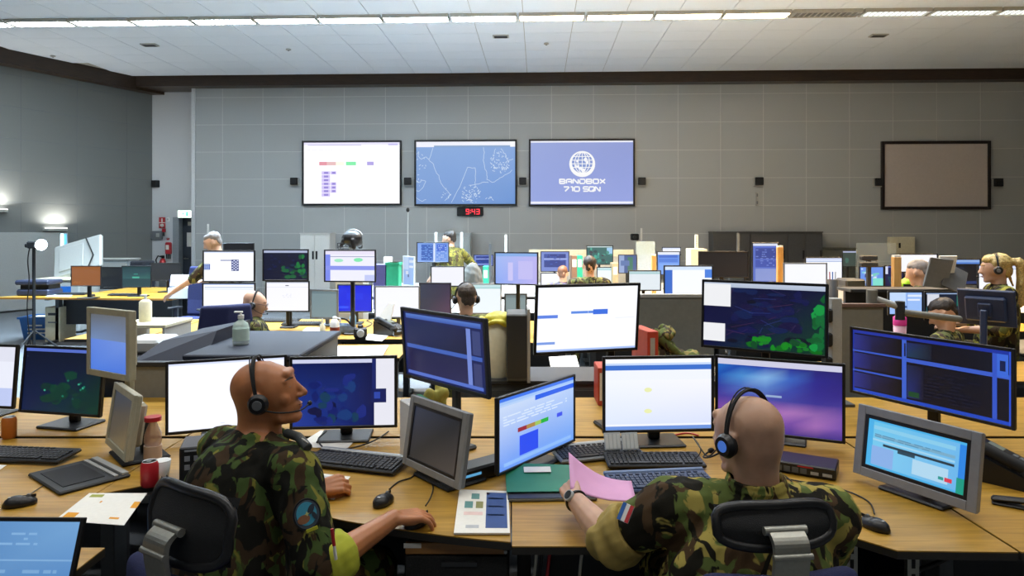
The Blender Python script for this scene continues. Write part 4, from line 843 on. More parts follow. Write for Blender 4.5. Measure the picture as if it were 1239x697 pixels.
# ================================================================== people
def voxel(mb, name, mats, size, smooth=6, parent=None, wrinkle=0.0, label=None, seed=0, relax=None):
    me = mb.mesh(name+'_src', mats); ob = bpy.data.objects.new(name+'_src', me); COL.objects.link(ob)
    m = ob.modifiers.new('r', 'REMESH'); m.mode = 'VOXEL'; m.voxel_size = size; m.use_smooth_shade = True
    if smooth: s = ob.modifiers.new('s', 'SMOOTH'); s.factor = .5; s.iterations = smooth
    dg = bpy.context.evaluated_depsgraph_get(); ev = ob.evaluated_get(dg); nm = bpy.data.meshes.new_from_object(ev)
    bpy.data.objects.remove(ob, do_unlink=True); bpy.data.meshes.remove(me)
    n = len(nm.vertices); co = np.empty(n*3, np.float32); nm.vertices.foreach_get('co', co)
    if relax is not None:                                # extra smoothing of one zone (the skull)
        inv, ylim, rlim, its = relax; c = co.reshape(-1, 3).astype(np.float64); A = np.array(inv)[:3]; l = c @ A[:, :3].T+A[:, 3]
        w = np.clip((ylim-l[:, 1])/.02, 0, 1)*np.clip((l[:, 2]+.13)/.03, 0, 1)*np.clip((.070-np.abs(l[:, 0]))/.008, 0, 1)*(np.linalg.norm(l, axis=1) < rlim)
        ed = np.empty(len(nm.edges)*2, np.int32); nm.edges.foreach_get('vertices', ed); ed = ed.reshape(-1, 2); deg = np.bincount(ed.ravel(), minlength=n).astype(float)
        for q in range(its):
            s_ = np.stack([np.bincount(ed[:, 0], c[ed[:, 1], k], n)+np.bincount(ed[:, 1], c[ed[:, 0], k], n) for k in range(3)], 1)/np.maximum(deg, 1)[:, None]; c += (s_-c)*(w*.7)[:, None]
        co = c.reshape(-1).astype(np.float32); nm.vertices.foreach_set('co', co); nm.update()
    if wrinkle:
        no = np.empty(n*3, np.float32); nm.vertices.foreach_get('normal', no); c = co.reshape(-1, 3); nn = no.reshape(-1, 3); rs = np.random.RandomState(seed); d = np.zeros(n)
        for q in range(9):
            k = rs.normal(size=3)*np.array([38, 38, 20])*(1+.25*q); w = rs.normal(size=3)*9
            d += np.abs(np.sin(c @ k*.5+1.6*np.sin(c @ w+rs.rand()*6)+rs.rand()*6))**2/(1+.35*q)
        d = (d-d.mean())*wrinkle; c = c+nn*d[:, None]; co = c.reshape(-1).astype(np.float32); nm.vertices.foreach_set('co', co)
    nm.name = name; nm.materials.clear()
    for q in (mats if isinstance(mats, (list, tuple)) else [mats]): nm.materials.append(q)
    nm.polygons.foreach_set('use_smooth', [True]*len(nm.polygons)); nm.update()
    o = bpy.data.objects.new(name, nm); COL.objects.link(o)
    if parent is not None: o.parent = parent
    if label: o['label'] = label
    return o
def head_prims(mb, M, fine=True):
    old = mb.M; mb.M = M
    mb.ell((0, -.022, .035), (.076, .096, .082), None, 40, 24); mb.ell((0, .012, .01), (.072, .088, .088), None, 40, 24); mb.ell((0, .025, -.005), (.068, .074, .085), None, 32, 20); mb.ell((0, .03, -.055), (.054, .060, .058), None, 32, 20); mb.ell((0, -.040, -.008), (.067, .072, .078), None, 32, 20)
    mb.ell((0, .068, -.098), (.027, .024, .021)); mb.cap((-.035, .028, -.085), (-.012, .07, -.1), .021, .018); mb.cap((.035, .028, -.085), (.012, .07, -.1), .021, .018)
    mb.cap((0, .092, .018), (0, .116, -.028), .0085, .0125); mb.ell((-.012, .104, -.032), (.009, .011, .008)); mb.ell((.012, .104, -.032), (.009, .011, .008))
    if fine:
        mb.cap((-.045, .074, .03), (-.012, .086, .026), .009, .009); mb.cap((.045, .074, .03), (.012, .086, .026), .009, .009); mb.cap((-.03, .08, .05), (.03, .08, .05), .016)
        mb.ell((0, .088, -.058), (.024, .014, .006)); mb.ell((0, .086, -.070), (.021, .014, .0065))
        mb.ell((-.043, .056, -.024), (.022, .024, .026)); mb.ell((.043, .056, -.024), (.022, .024, .026)); mb.ell((0, .074, -.062), (.032, .02, .028))
    for s in (-1, 1):
        mb.ell((s*.079, -.012, -.008), (.008, .021, .031), Matrix.Rotation(s*rad(-18), 3, 'Z')); mb.ell((s*.082, -.02, .008), (.009, .015, .016)); mb.ell((s*.078, .0, -.034), (.006, .009, .01))
    mb.M = old
def hand_prims(mb, wrist, d, nrm, side, curl=(18, 30, 25), spread=4.0, s=1.0, thumb=(.052, .055, -.02)):
    """wrist point, finger direction, back of hand normal; side +1 right hand, -1 left hand"""
    d = Vector(d).normalized(); nrm = Vector(nrm); nrm = (nrm-d*nrm.dot(d)).normalized(); x = d.cross(nrm)      # x to the right looking along the fingers, back up
    B = Matrix((x, d, nrm)).transposed(); w = Vector(wrist)
    def L(a, b, c): return w+B @ Vector((a*s, b*s, c*s))
    k = side
    xs = (-.029, -.010, .010, .028); ln = (.072, .080, .074, .058); kn = (.088, .092, .088, .080)
    for i in range(4):
        mb.cap(L(k*xs[i]*.6, .012, 0), L(k*xs[i], kn[i], .004), .0165*s, .0125*s, 10)
        a = rad(-spread*(i-1.4)*k); p = Vector((k*xs[i], kn[i], .004)); ang = 0.0
        for j, (fr, r0, r1) in enumerate(((.45, .0102, .0092), (.31, .0092, .0084), (.24, .0084, .0070))):
            ang += rad(curl[j]); dv = Vector((math.sin(-a)*math.cos(ang), math.cos(a)*math.cos(ang), -math.sin(ang))); q = p+dv*ln[i]*fr
            mb.cap(L(*p), L(*q), r0*s, r1*s, 10); p = q
    mb.ell(L(0, .05, -.008), (.036*s, .042*s, .014*s), B.to_4x4())
    t = thumb; mb.cap(L(-k*.018, .022, -.008), L(-k*t[0]*.85, t[1]*.75, t[2]*.7), .0155*s, .0125*s, 10); mb.cap(L(-k*t[0]*.85, t[1]*.75, t[2]*.7), L(-k*t[0], t[1]+.018, t[2]), .0122*s, .0105*s, 10); mb.cap(L(-k*t[0], t[1]+.018, t[2]), L(-k*(t[0]-.012), t[1]+.042, t[2]-.006), .0105*s, .0085*s, 10)
def hmat(c, yaw, pitch=0, roll=0, s=1.0):
    return Matrix.Translation(c) @ Matrix.Rotation(rad(yaw), 4, 'Z') @ Matrix.Rotation(rad(pitch), 4, 'X') @ Matrix.Rotation(rad(roll), 4, 'Y') @ Matrix.Scale(s, 4)
def headset(label, M, side_only=None, mic=1, parent_loc=None, r=.092, cup=BLACK, cuplit=None, group=None, bandm=BLACKM):
    c = M.translation; t = thing('headset', label, 'headset', c, 0, group); T = Matrix.Translation(-c) @ M
    b = MB(); b.M = T
    b.tube([(r*1.0*math.cos(a), -.012, -.012+.142*math.sin(a)) for a in [PI*i/18 for i in range(19)]], .0055, 8)
    b.build('headband', bandm, t)
    b2 = MB(); b2.M = T
    for dy in (-.012, .014): b2.tube([((r+.004)*math.cos(a), -.012+dy*(1-.75*abs(math.cos(a))), -.012+.146*math.sin(a)) for a in [PI*(i+.5)/19 for i in range(19)]], .0022, 6)
    b2.build('band_wire', bandm, t)
    for s in (-1, 1):
        e = MB(); e.M = T; e.cyl((s*.082, -.01, -.012), (s*.098, -.01, -.012), .030, .034, 20); e.build('ear_cushion', BLACKM, t)
        e = MB(); e.M = T; e.cyl((s*.098, -.01, -.012), (s*.112, -.01, -.012), .034, .026, 20); cp = e.build('ear_cup', cup, t)
        e = MB(); e.M = T; e.cyl((s*.112, -.01, -.012), (s*.1135, -.01, -.012), .016, .015, 16); e.build('cup_badge', cuplit or MGREY, cp)
    if mic:
        m = MB(); m.M = T; pts = arc([(mic*.108, 0, -.03), (mic*.1, .05, -.055), (mic*.07, .105, -.07), (mic*.02, .128, -.066)], 5); m.tube(pts, .0025, 6); m.build('microphone_boom', bandm, t)
        m = MB(); m.M = T; m.ell((mic*.014, .128, -.066), (.012, .008, .008)); m.build('microphone', BLACKM, t)
    return t
def face_bits(M, t, brow=None, lip=LIPS):
    for s in (-1, 1):
        e = MB(); e.M = M; e.ell((s*.031, .0795, .009), (.0115, .0095, .0042)); ey = e.build('eye', mat('eye_white_shaded', '#8f8378', .3), t)  # eye white darkened to stand for the shade of the sockets
        e = MB(); e.M = M; e.ell((s*.031, .0862, .009), (.0045, .0035, .0038)); e.build('iris', mat('iris', '#33261c', .2), ey)
        e = MB(); e.M = M; e.cap((s*.048, .0775, .033), (s*.03, .0895, .037), .0028, .0036); e.cap((s*.03, .0895, .037), (s*.014, .0945, .033), .0036, .003); e.build('eyebrow', brow or STUBBLE, t)
    e = MB(); e.M = M; e.ell((0, .0955, -.0605), (.019, .006, .0035)); e.ell((0, .0935, -.068), (.016, .006, .004)); e.build('lips', lip, t)
def lerp(a, b, t): return Vector(a)*(1-t)+Vector(b)*t

# ---------------------------------------------------------------- the man with the arm patch (left)
def man_left():
    t = thing('person', 'bald person in camouflage with round arm patch, hand on a mouse', 'person', (-.85, 2.2, 0))
    O = Matrix.Translation((.85, -2.2, 0))               # world -> local of the empty
    Hc = P(324, 476, 2.3); HM = hmat(Hc, -84, 14, 0, 1.0)
    neck0 = P(318, 535, 2.31); chest = Vector((-.865, 2.27, .90)); pelv = Vector((-.88, 2.12, .52))
    Rs = Vector((-.695, 2.18, .985)); Ls = Vector((-1.02, 2.40, .985)); Re = Vector((-.585, 2.06, .73)); Rw = Vector((-.395, 2.28, .792)); Le = Vector((-1.0, 2.62, .80)); Lw = Vector((-.73, 2.56, .785))
    b = MB(); b.M = O; head_prims(b, O @ HM)
    b.cap(neck0, HM @ Vector((0, -.03, -.04)), .064, .062); b.cap(HM @ Vector((0, -.045, -.01)), neck0+Vector((-.015, -.01, 0)), .06, .062)
    b.ell(chest, (.19, .12, .2), Matrix.Rotation(rad(-30), 3, 'Z')); b.cap(chest, pelv, .13, .14); b.cap(Rs, Ls, .06, .06)
    b.cap(Rs, Re, .05, .045); b.cap(Ls, Le, .05, .045); b.cap(Re, lerp(Re, Rw, .35), .043, .045); b.cap(lerp(Re, Rw, .35), Rw, .045, .029); b.cap(Le, Lw, .043, .028)
    hand_prims(b, Rw, (.74, .42, -.12), (-.10, -.12, 1), 1, (16, 30, 22), 9, 1.06, (.05, .06, -.025)); hand_prims(b, Lw, (.75, .35, .05), (-.2, -.75, .6), -1, (38, 50, 40), 5, 1.0, (.03, .06, -.035))
    b.cap(pelv+Vector((.1, .02, 0)), Vector((-.5, 2.5, .52)), .08, .06); b.cap(Vector((-.5, 2.5, .52)), Vector((-.52, 2.5, .1)), .05, .04); b.cap(pelv+Vector((-.1, .1, 0)), Vector((-.8, 2.72, .52)), .08, .06); b.cap(Vector((-.8, 2.72, .52)), Vector((-.78, 2.72, .1)), .05, .04)
    voxel(b, 'body', SKIN_T, .0036, 9, t, relax=((O @ HM).inverted(), .03, .2, 70))
    face_bits(O @ HM, t)
    s = MB(); s.M = O; rot = Matrix.Rotation(rad(-30), 3, 'Z')
    s.ell(chest+Vector((0, 0, -.02)), (.205, .155, .22), rot); s.cap(chest+Vector((-.03, -.03, .0)), pelv+Vector((0, 0, .0)), .175, .19); s.cap(lerp(Rs, Ls, .08), lerp(Rs, Ls, .92), .088, .088); s.cap(lerp(Rs, Ls, .5)+Vector((0, 0, .02)), neck0+Vector((0, 0, -.02)), .105, .075)
    s.cap(Rs, lerp(Rs, Re, .95), .080, .074); s.cap(lerp(Rs, Re, .9), lerp(Re, Rw, .12), .074, .066); s.cap(Ls, Le, .08, .068); s.cap(Le, lerp(Le, Lw, .5), .066, .056)
    s.ell((-.985, 2.22, .80), (.11, .10, .22), rot)
    voxel(s, 'shirt', CAMO, .007, 4, t, .0035, 'woodland camouflage field shirt', 3)
    c = MB(); c.M = O; ax = (HM @ Vector((0, -.02, -.07))-neck0).normalized(); u = ax.orthogonal().normalized(); w = ax.cross(u)
    for (h, r, rr) in ((-.012, .081, .014), (.012, .075, .012), (.03, .071, .009)): c.tube([neck0+ax*h+(u*math.cos(a)+w*math.sin(a))*r for a in [2*PI*i/20 for i in range(20)]], rr, 8, True)
    voxel(c, 'collar', CAMO, .005, 3, t, .001)
    # rolled cuff with light lining
    c = MB(); c.M = O; a0 = lerp(Re, Rw, .02); a1 = lerp(Re, Rw, .36); c.tube([lerp(a0, a1, k/5) for k in range(6)], [.070, .078, .080, .079, .076, .068], 18)
    voxel(c, 'rolled_cuff', LININGG, .005, 3, t, .003, 'rolled up yellow green sleeve cuff', 5)
    # trousers and boots
    c = MB(); c.M = O; c.cap(pelv+Vector((.1, .02, 0)), Vector((-.5, 2.5, .52)), .105, .08); c.cap(Vector((-.5, 2.5, .52)), Vector((-.52, 2.5, .15)), .08, .07); c.cap(pelv+Vector((-.1, .1, 0)), Vector((-.8, 2.72, .52)), .105, .08); c.cap(Vector((-.8, 2.72, .52)), Vector((-.78, 2.72, .15)), .08, .07); c.ell(pelv, (.2, .17, .12))
    voxel(c, 'trousers', CAMO, .012, 4, t, .003)
    for p in ((-.52, 2.5), (-.78, 2.72)):
        c = MB(); c.M = O; c.cap((p[0], p[1], .16), (p[0], p[1], .06), .055, .055); c.cap((p[0], p[1], .05), (p[0]+.05, p[1]+.15, .045), .05, .045); voxel(c, 'boot', BLACKM, .012, 3, t)
    # epaulette on the right shoulder
    c = MB(); e0 = lerp(Rs, neck0, .62)+Vector((.035, .012, .062)); e1 = Rs+Vector((.045, .0, .072)); c.M = O
    c.tube([e0, lerp(e0, e1, .5)+Vector((.004, 0, .012)), e1], .016, 8); voxel(c, 'epaulette', mat('rank_slide', '#3a3f40', .7), .004, 2, t)
    for k in range(3): q = lerp(e0, e1, .55+.16*k)+Vector((.0, -.006, .018)); c = MB(); c.M = O; c.cap(q+Vector((-.010, .014, .002)), q+Vector((.012, -.010, -.002)), .003); c.build('rank_bar', LGREY, t)
    # round arm patch on the sleeve
    n = Vector((.42, -.86, .12)).normalized(); x = Vector((0, 0, 1)).cross(n).normalized(); up = n.cross(x); pc = P(371, 622, 2.03)
    PM = O @ Matrix.Translation(pc) @ Matrix((x, up, n)).transposed().to_4x4() @ Matrix.Rotation(rad(12), 4, 'Z')
    def pd(name, r, z, m, parent, sx=1.0, c0=(0, 0), rr=0): q = MB(); q.M = PM @ Matrix.Translation((c0[0], c0[1], 0)) @ Matrix.Rotation(rr, 4, 'Z') @ Matrix.Diagonal((sx, 1, 1, 1)); q.cyl((0, 0, z-.004), (0, 0, z), r, r, 28, False); return q.build(name, m, parent)
    pt = pd('arm_patch', .047, .006, mat('patch_black', '#16181d', .8), t, .86)
    pd('patch_ring', .0415, .0072, mat('patch_grey', '#4a5664', .8), pt, .86); pd('patch_sky', .034, .0084, mat('patch_blue', '#4aa9c9', .8), pt, .86, (-.001, .003))
    pd('patch_land', .013, .0096, mat('patch_brown', '#9a6a4a', .8), pt, 1.4, (-.012, -.010)); pd('patch_wing', .015, .0102, mat('patch_dark', '#39434f', .8), pt, .55, (.014, .012), -.6); pd('patch_tail', .013, .0102, MATS['patch_dark'], pt, .45, (.02, -.01), .3)
    st = MB(); st.M = PM
    st.add([(.008*(1 if k % 2 == 0 else .42)*math.cos(k*PI/4), .003+.008*(1 if k % 2 == 0 else .42)*math.sin(k*PI/4), .0108) for k in range(8)], [tuple(range(8))]); st.build('patch_star', mat('patch_star', '#d8dc90', .8), pt)
    q = MB(); q.M = PM; q.cbox((.004, -.046, .007), (.034, .010, .006), .001); q.build('name_tab', mat('patch_yellow', '#b5b42a', .8), pt)
    # red and white pen in the sleeve pocket
    a = P(401.5, 640, 1.97); bb = P(406.5, 677, 1.97); q = MB(); q.M = O; q.cyl(lerp(a, bb, .0), lerp(a, bb, .55), .0048); pen = q.build('pen', RED, t, 'red and white pen in the sleeve pocket'); q = MB(); q.M = O; q.cyl(lerp(a, bb, .55), bb, .0046); q.build('pen_barrel', WHITE, pen)
    hs = headset('black headset worn by the person with the arm patch', HM, mic=1)
    return t
man_left()

# ---------------------------------------------------------------- the man from behind (right)
def man_right():
    t = thing('person', 'bald person seen from behind in camouflage, holding a pink folder', 'person', (.69, 2.0, 0)); O = Matrix.Translation((-.69, -2.0, 0))
    Hc = P(904, 527, 2.02); HM = hmat(Hc, 30, -4, 0, 1.04); neck0 = P(915, 598, 2.0)
    chest = Vector((.70, 1.99, .80)); pelv = Vector((.72, 1.98, .50)); Ls = Vector((.475, 2.02, .93)); Rs = Vector((.925, 2.0, .915)); Le = Vector((.30, 2.10, .80)); Lw = Vector((.212, 2.34, .835)); Re = Vector((.98, 2.16, .74)); Rw = Vector((.80, 2.36, .79))
    b = MB(); b.M = O; head_prims(b, O @ HM); b.cap(neck0, HM @ Vector((0, -.035, -.03)), .066, .063)
    b.ell(chest, (.19, .12, .2)); b.cap(chest, pelv, .13, .14); b.cap(Rs, Ls, .06, .06); b.cap(Ls, Le, .05, .046); b.cap(Rs, Re, .05, .046); b.cap(Le, lerp(Le, Lw, .3), .047, .049); b.cap(lerp(Le, Lw, .3), Lw, .049, .031); b.cap(Re, Rw, .044, .03)
    hand_prims(b, Lw, (-.10, .95, .12), (-.55, -.1, .83), -1, (32, 48, 35), 3, 1.02, (.03, .07, -.03)); hand_prims(b, Rw, (-.5, .85, -.1), (0, 0, 1), 1, (20, 25, 20))
    kn = ((.55, 2.52, .55), (.9, 2.52, .55))
    for q in kn: b.cap(pelv, q, .08, .06); b.cap(q, (q[0], q[1]+.02, .1), .05, .04)
    voxel(b, 'body', SKIN_P, .0036, 9, t, relax=((O @ HM).inverted(), .03, .2, 120))
    face_bits(O @ HM, t)
    # beard shadow on jaw
    s = MB(); s.M = O; s.ell(chest+Vector((0, 0, -.02)), (.25, .16, .23)); s.cap(chest, pelv, .18, .2); s.cap(lerp(Ls, Rs, .05), lerp(Ls, Rs, .95), .092, .092); s.cap(lerp(Ls, Rs, .5)+Vector((0, 0, .0)), neck0+Vector((0, 0, -.03)), .12, .085)
    s.cap(Ls, lerp(Ls, Le, .5), .092, .078); s.cap(Rs, Re, .09, .075); s.cap(Re, lerp(Re, Rw, .6), .07, .055); s.ell((.66, 1.9, .74), (.24, .09, .2))
    voxel(s, 'shirt', CAMO2, .007, 4, t, .0035, 'woodland camouflage field shirt', 8)
    c = MB(); c.M = O; ax = (HM @ Vector((0, -.025, -.06))-neck0).normalized(); u = ax.orthogonal().normalized(); w = ax.cross(u)
    for (h, r, rr) in ((-.016, .088, .015), (.01, .083, .013), (.034, .079, .011), (.05, .077, .008)): c.tube([neck0+ax*h+(u*math.cos(a)+w*math.sin(a))*r for a in [2*PI*i/20 for i in range(20)]], rr, 8, True)
    voxel(c, 'collar', CAMO2, .005, 3, t, .001)
    c = MB(); c.M = O; a0 = lerp(Ls, Le, .66); a1 = lerp(Le, Lw, .04); c.tube([a0, lerp(a0, Le, .5), Le, a1, lerp(Le, Lw, .10)], [.083, .086, .082, .076, .064], 18)
    voxel(c, 'rolled_cuff', LINING, .005, 2, t, .0075, 'rolled up tan sleeve cuff', 4)
    c = MB(); c.M = O
    for q in kn: c.cap(pelv, q, .105, .08); c.cap(q, (q[0], q[1]+.02, .15), .08, .07)
    c.ell(pelv, (.21, .17, .12)); voxel(c, 'trousers', CAMO2, .012, 4, t, .003)
    for q in kn: c = MB(); c.M = O; c.cap((q[0], q[1]+.02, .16), (q[0], q[1]+.02, .06), .055); c.cap((q[0], q[1]+.02, .05), (q[0], q[1]+.17, .045), .05, .045); voxel(c, 'boot', BLACKM, .012, 3, t)
    # flag patch (red, white, blue) and epaulette
    pc = P(757.5, 621, 1.955); n = Vector((-.35, -.75, .56)).normalized(); x = Vector((0, 0, 1)).cross(n).normalized(); up = n.cross(x); PM = O @ Matrix.Translation(pc+n*.004) @ Matrix((x, up, n)).transposed().to_4x4() @ Matrix.Rotation(rad(-14), 4, 'Z')
    q = MB(); q.M = PM; q.cbox((0, 0, 0), (.034, .05, .006), .001); fl = q.build('flag_patch', WHITE, t)
    for (x0, x1, m) in ((-.017, -.006, BLUEP), (.006, .017, RED)): q = MB(); q.M = PM; q.box(x0, -.025, .003, x1, .025, .0042); q.build('flag_stripe', m, fl)
    e0 = P(862, 604, 2.06)+Vector((0, 0, .01)); e1 = P(786, 608, 2.06)+Vector((0, 0, .005)); q = MB(); q.M = O; q.tube([e0, lerp(e0, e1, .5)+Vector((0, 0, .012)), e1], .017, 8); voxel(q, 'epaulette', mat('rank_slide_light', '#7d8284', .6), .004, 2, t)
    for k in range(3): z = lerp(e0, e1, .45+.18*k)+Vector((0, -.004, .022)); q = MB(); q.M = O; q.cap(z+Vector((-.004, .016, 0)), z+Vector((.004, -.014, 0)), .0035); q.build('rank_bar', WHITE, t)
    headset('black headset with blue lit ear cup worn by the person from behind', HM, mic=-1, cuplit=emit('blue_led', (.08, .25, .9), .25), r=.096)
    # wristwatch
    ww = lerp(Le, Lw, .93); dr = (Lw-Le).normalized(); u = dr.orthogonal().normalized(); w = dr.cross(u); wt = thing('wristwatch', 'dark wristwatch on the wrist holding the pink folder', 'watch', ww)
    q = MB(); q.tube([(u*math.cos(a)+w*math.sin(a))*.034 for a in [2*PI*i/22 for i in range(22)]], .0055, 8, True); q.build('strap', BLACK, wt)
    fn = Vector((-.62, -.5, .6)); fn = (fn-dr*fn.dot(dr)).normalized(); q = MB(); q.cyl(fn*.032, fn*.043, .019, .018, 20); cs = q.build('case', SILVER, wt); q = MB(); q.cyl(fn*.043, fn*.0438, .015, .015, 20); q.build('dial', BLACK, cs)
    return t
man_right()

# ---------------------------------------------------------------- people farther away
def far_person(label, Hc, hyaw, hpitch, facing, posture, arms, hair=DARKHAIR, hairstyle='short', shirt=CAMOF, skin=SKIN_F, head_s=1.0, vox=.014, lean=0.0, cuff=.45, beard=False, hscap=None, glasses=False, seat=.48):
    """facing = body yaw in degrees; posture sit or stand; arms = ((elbow, wrist), (elbow, wrist)) left then right as offsets (right, forward, up) in the body's frame from the shoulder"""
    Rz = Matrix.Rotation(rad(facing), 3, 'Z'); Hc = Vector(Hc); HM = hmat(Hc, hyaw, hpitch, 0, head_s)
    base = Vector((Hc.x, Hc.y, 0))-Rz @ Vector((0, lean, 0)); t = thing('person', label, 'person', base); O = Matrix.Translation(-base)
    neck0 = Hc-Rz @ Vector((0, lean*.25+.03, 0))+Vector((0, 0, -.165*head_s)); sh = neck0+Vector((0, 0, -.035))
    Ls = sh+Rz @ Vector((-.19, 0, -.01)); Rs = sh+Rz @ Vector((.19, 0, -.01)); pz = (seat+.06) if posture == 'sit' else .92; pelv = Vector((base.x, base.y, pz)); chest = lerp(sh, pelv, .3)
    b = MB(); b.M = O; head_prims(b, O @ HM, vox < .008); b.cap(neck0, HM @ Vector((0, -.02, -.06)), .058, .054); b.ell(chest, (.17, .11, .18), Rz.to_4x4()); b.cap(chest, pelv, .12, .13); b.cap(Ls, Rs, .055)
    pts = []
    for s, S, (e, w) in ((-1, Ls, arms[0]), (1, Rs, arms[1])):
        E = S+Rz @ Vector(e); Wp = E+Rz @ Vector(w); b.cap(S, E, .05, .043); b.cap(E, Wp, .043, .03); dv = (Wp-E).normalized(); hand_prims(b, Wp, dv, Vector((0, 0, 1)) if abs(dv.z) < .9 else Rz @ Vector((s, 0, 0)), s, (20, 30, 20), 4, 1.0); pts.append((S, E, Wp))
    if posture == 'sit': legs = [(pelv+Rz @ Vector((k*.09, .05, 0)), pelv+Rz @ Vector((k*.12, .46, .02)), Vector((pelv.x, pelv.y, .1))+Rz @ Vector((k*.12, .46, 0))) for k in (-1, 1)]
    else: legs = [(pelv+Rz @ Vector((k*.09, 0, -.02)), Vector((pelv.x, pelv.y, .5))+Rz @ Vector((k*.1, .02, 0)), Vector((pelv.x, pelv.y, .1))+Rz @ Vector((k*.1, 0, 0))) for k in (-1, 1)]
    for l in legs: b.cap(l[0], l[1], .07, .05); b.cap(l[1], l[2], .05, .04)
    voxel(b, 'body', skin, min(vox, .011), 3, t)
    s = MB(); s.M = O; s.ell(chest, (.205, .145, .2), Rz.to_4x4()); s.cap(chest, pelv, .155, .165); s.cap(lerp(Ls, Rs, .1), lerp(Ls, Rs, .9), .082); s.cap(sh, neck0+Vector((0, 0, -.0)), .1, .07)
    for (S, E, Wp) in pts: s.cap(S, E, .075, .064); s.cap(E, lerp(E, Wp, cuff), .062, .052)
    voxel(s, 'shirt', shirt, vox, 3, t, .003)
    c = MB(); c.M = O
    for l in legs: c.cap(l[0], l[1], .095, .075); c.cap(l[1], lerp(l[1], l[2], .85), .075, .065)
    c.ell(pelv, (.18, .15, .12), Rz.to_4x4()); voxel(c, 'trousers', shirt, vox, 3, t)
    for l in legs: c = MB(); c.M = O; f = l[2]; c.cap(f, f+Vector((0, 0, -.05)), .055); c.cap(f+Vector((0, 0, -.06)), f+Rz @ Vector((0, .14, 0))+Vector((0, 0, -.06)), .045, .04); voxel(c, 'boot', BLACKM, .014, 2, t)
    h = MB(); h.M = O @ HM
    if hairstyle == 'short':
        h.ell((0, -.034, .045), (.080, .092, .083)); h.ell((0, -.07, -.01), (.062, .045, .06)); h.ell((0, .008, .07), (.068, .07, .052))
    elif hairstyle == 'pony':
        h.ell((0, -.03, .042), (.085, .100, .088)); h.ell((0, -.075, -.015), (.066, .05, .07)); h.ell((0, .03, .075), (.065, .06, .045)); h.ell((0, -.13, .05), (.032, .035, .032)); h.tube(arc([(0, -.13, .05), (.0, -.165, .045), (0, -.18, -.04), (0, -.17, -.16), (0, -.15, -.28), (0, -.14, -.33)], 5), [.026]*4+[.038]*14+[.034]*5+[.024]*2+[.012], 12); h.cap((.05, -.09, -.03), (.06, -.12, -.15), .018, .008)
    if hairstyle != 'none': voxel(h, 'hair', hair, .005 if vox < .012 else .009, 2, t, .0035)
    if beard: q = MB(); q.M = O @ HM; q.ell((0, .055, -.09), (.045, .045, .03)); q.ell((0, .04, -.07), (.062, .05, .035)); q.build('beard', DARKHAIR, t)
    if vox < .013: face_bits(O @ HM, t, hair if hairstyle != 'none' else None)
    if glasses:
        q = MB(); q.M = O @ HM
        for k in (-1, 1): q.tube([(k*.034+.022*math.cos(a), .104, .006+.017*math.sin(a)) for a in [2*PI*i/14 for i in range(14)]], .002, 6, True); q.cap((k*.056, .1, .012), (k*.08, -.005, .012), .002)
        q.cap((-.012, .104, .008), (.012, .104, .008), .002); q.build('glasses', mat('glasses_frame', '#5a4a4a', .4), t)
    if hscap: headset(hscap, HM, mic=1, r=.094)
    return t, HM
SITARM = (((-.06, .06, -.27), (.1, .24, .03)), ((.06, .06, -.27), (-.1, .24, .03)))
far_person('bald person with glasses and headset looking right at white screens', P(309, 367.5, 6.25), -80, -14, -60, 'sit', SITARM, hairstyle='none', head_s=.98, vox=.011, glasses=True, hscap='black headset on the person with glasses', shirt=CAMOF)
far_person('dark haired seated person with headset seen from behind at the centre', P(563.5, 361, 5.6), 20, -6, 8, 'sit', SITARM, hairstyle='short', hair=mat('brown_black_hair', '#3a2c20', .6, bump=.8, scale=120, var=.5), vox=.011, hscap='small black headset on the seated person at the centre', shirt=camo('olive_shirt', [('#5c6230', 0, 0, 0), ('#6e6c3c', .5, 1.3, 1), ('#3c3a22', .6, 1.3, 2)]))
far_person('bearded standing person in olive camouflage turned left by the back wall', P(543, 289.3, 10.34), 68, -8, 40, 'stand', (((-.03, .1, -.28), (.05, .2, -.12)), ((.22, -.02, -.2), (.12, .1, -.2))), lean=.12, beard=True, vox=.012, head_s=1.0, hair=mat('near_black_hair', '#1c1612', .6, bump=.6, scale=120), shirt=camo('camo_yellow', [('#6f6a2c', 0, 0, 0), ('#4f5028', .47, 1.5, 1), ('#3a3222', .56, 1.5, 2)]))
far_person('grey haired leaning person behind the navy checkered screen, arm stretched out', P(257, 293.5, 8.4), 105, -25, 95, 'stand', (((-.02, .22, -.22), (.0, .24, -.16)), ((.04, .05, -.28), (.0, .2, .0))), lean=.16, hair=mat('grey_hair', '#77706c', .6, bump=.6, scale=120), vox=.012, cuff=.0, skin=SKIN_F)
far_person('blond person with ponytail and headset at the right edge', P(1204, 325, 5.75), 62, -4, 70, 'sit', (((-.08, .05, -.27), (.06, .26, -.02)), ((.06, .04, -.27), (-.05, .26, -.02))), hairstyle='pony', hair=BLOND, head_s=1.0, vox=.0105, hscap='black headset on the blond person with ponytail', shirt=camo('camo_dark_yellow', [('#8f8a3c', 0, 0, 0), ('#55592c', .46, 1.2, 1), ('#3a3020', .52, 1.2, 2), ('#1a1912', .57, 1.2, 3)]), seat=.66)
far_person('dark haired seated person behind a monitor arm near the pink cup', P(1140, 380, 5.6), 60, -30, 40, 'sit', SITARM, hairstyle='short', vox=.014, hair=DARKHAIR, shirt=CAMOF, seat=.30)
far_person('dark haired seated person below the teal radar screen', P(713, 322, 8.15), 5, 0, 0, 'sit', SITARM, hairstyle='short', vox=.016, hair=DARKHAIR, shirt=CAMOF)
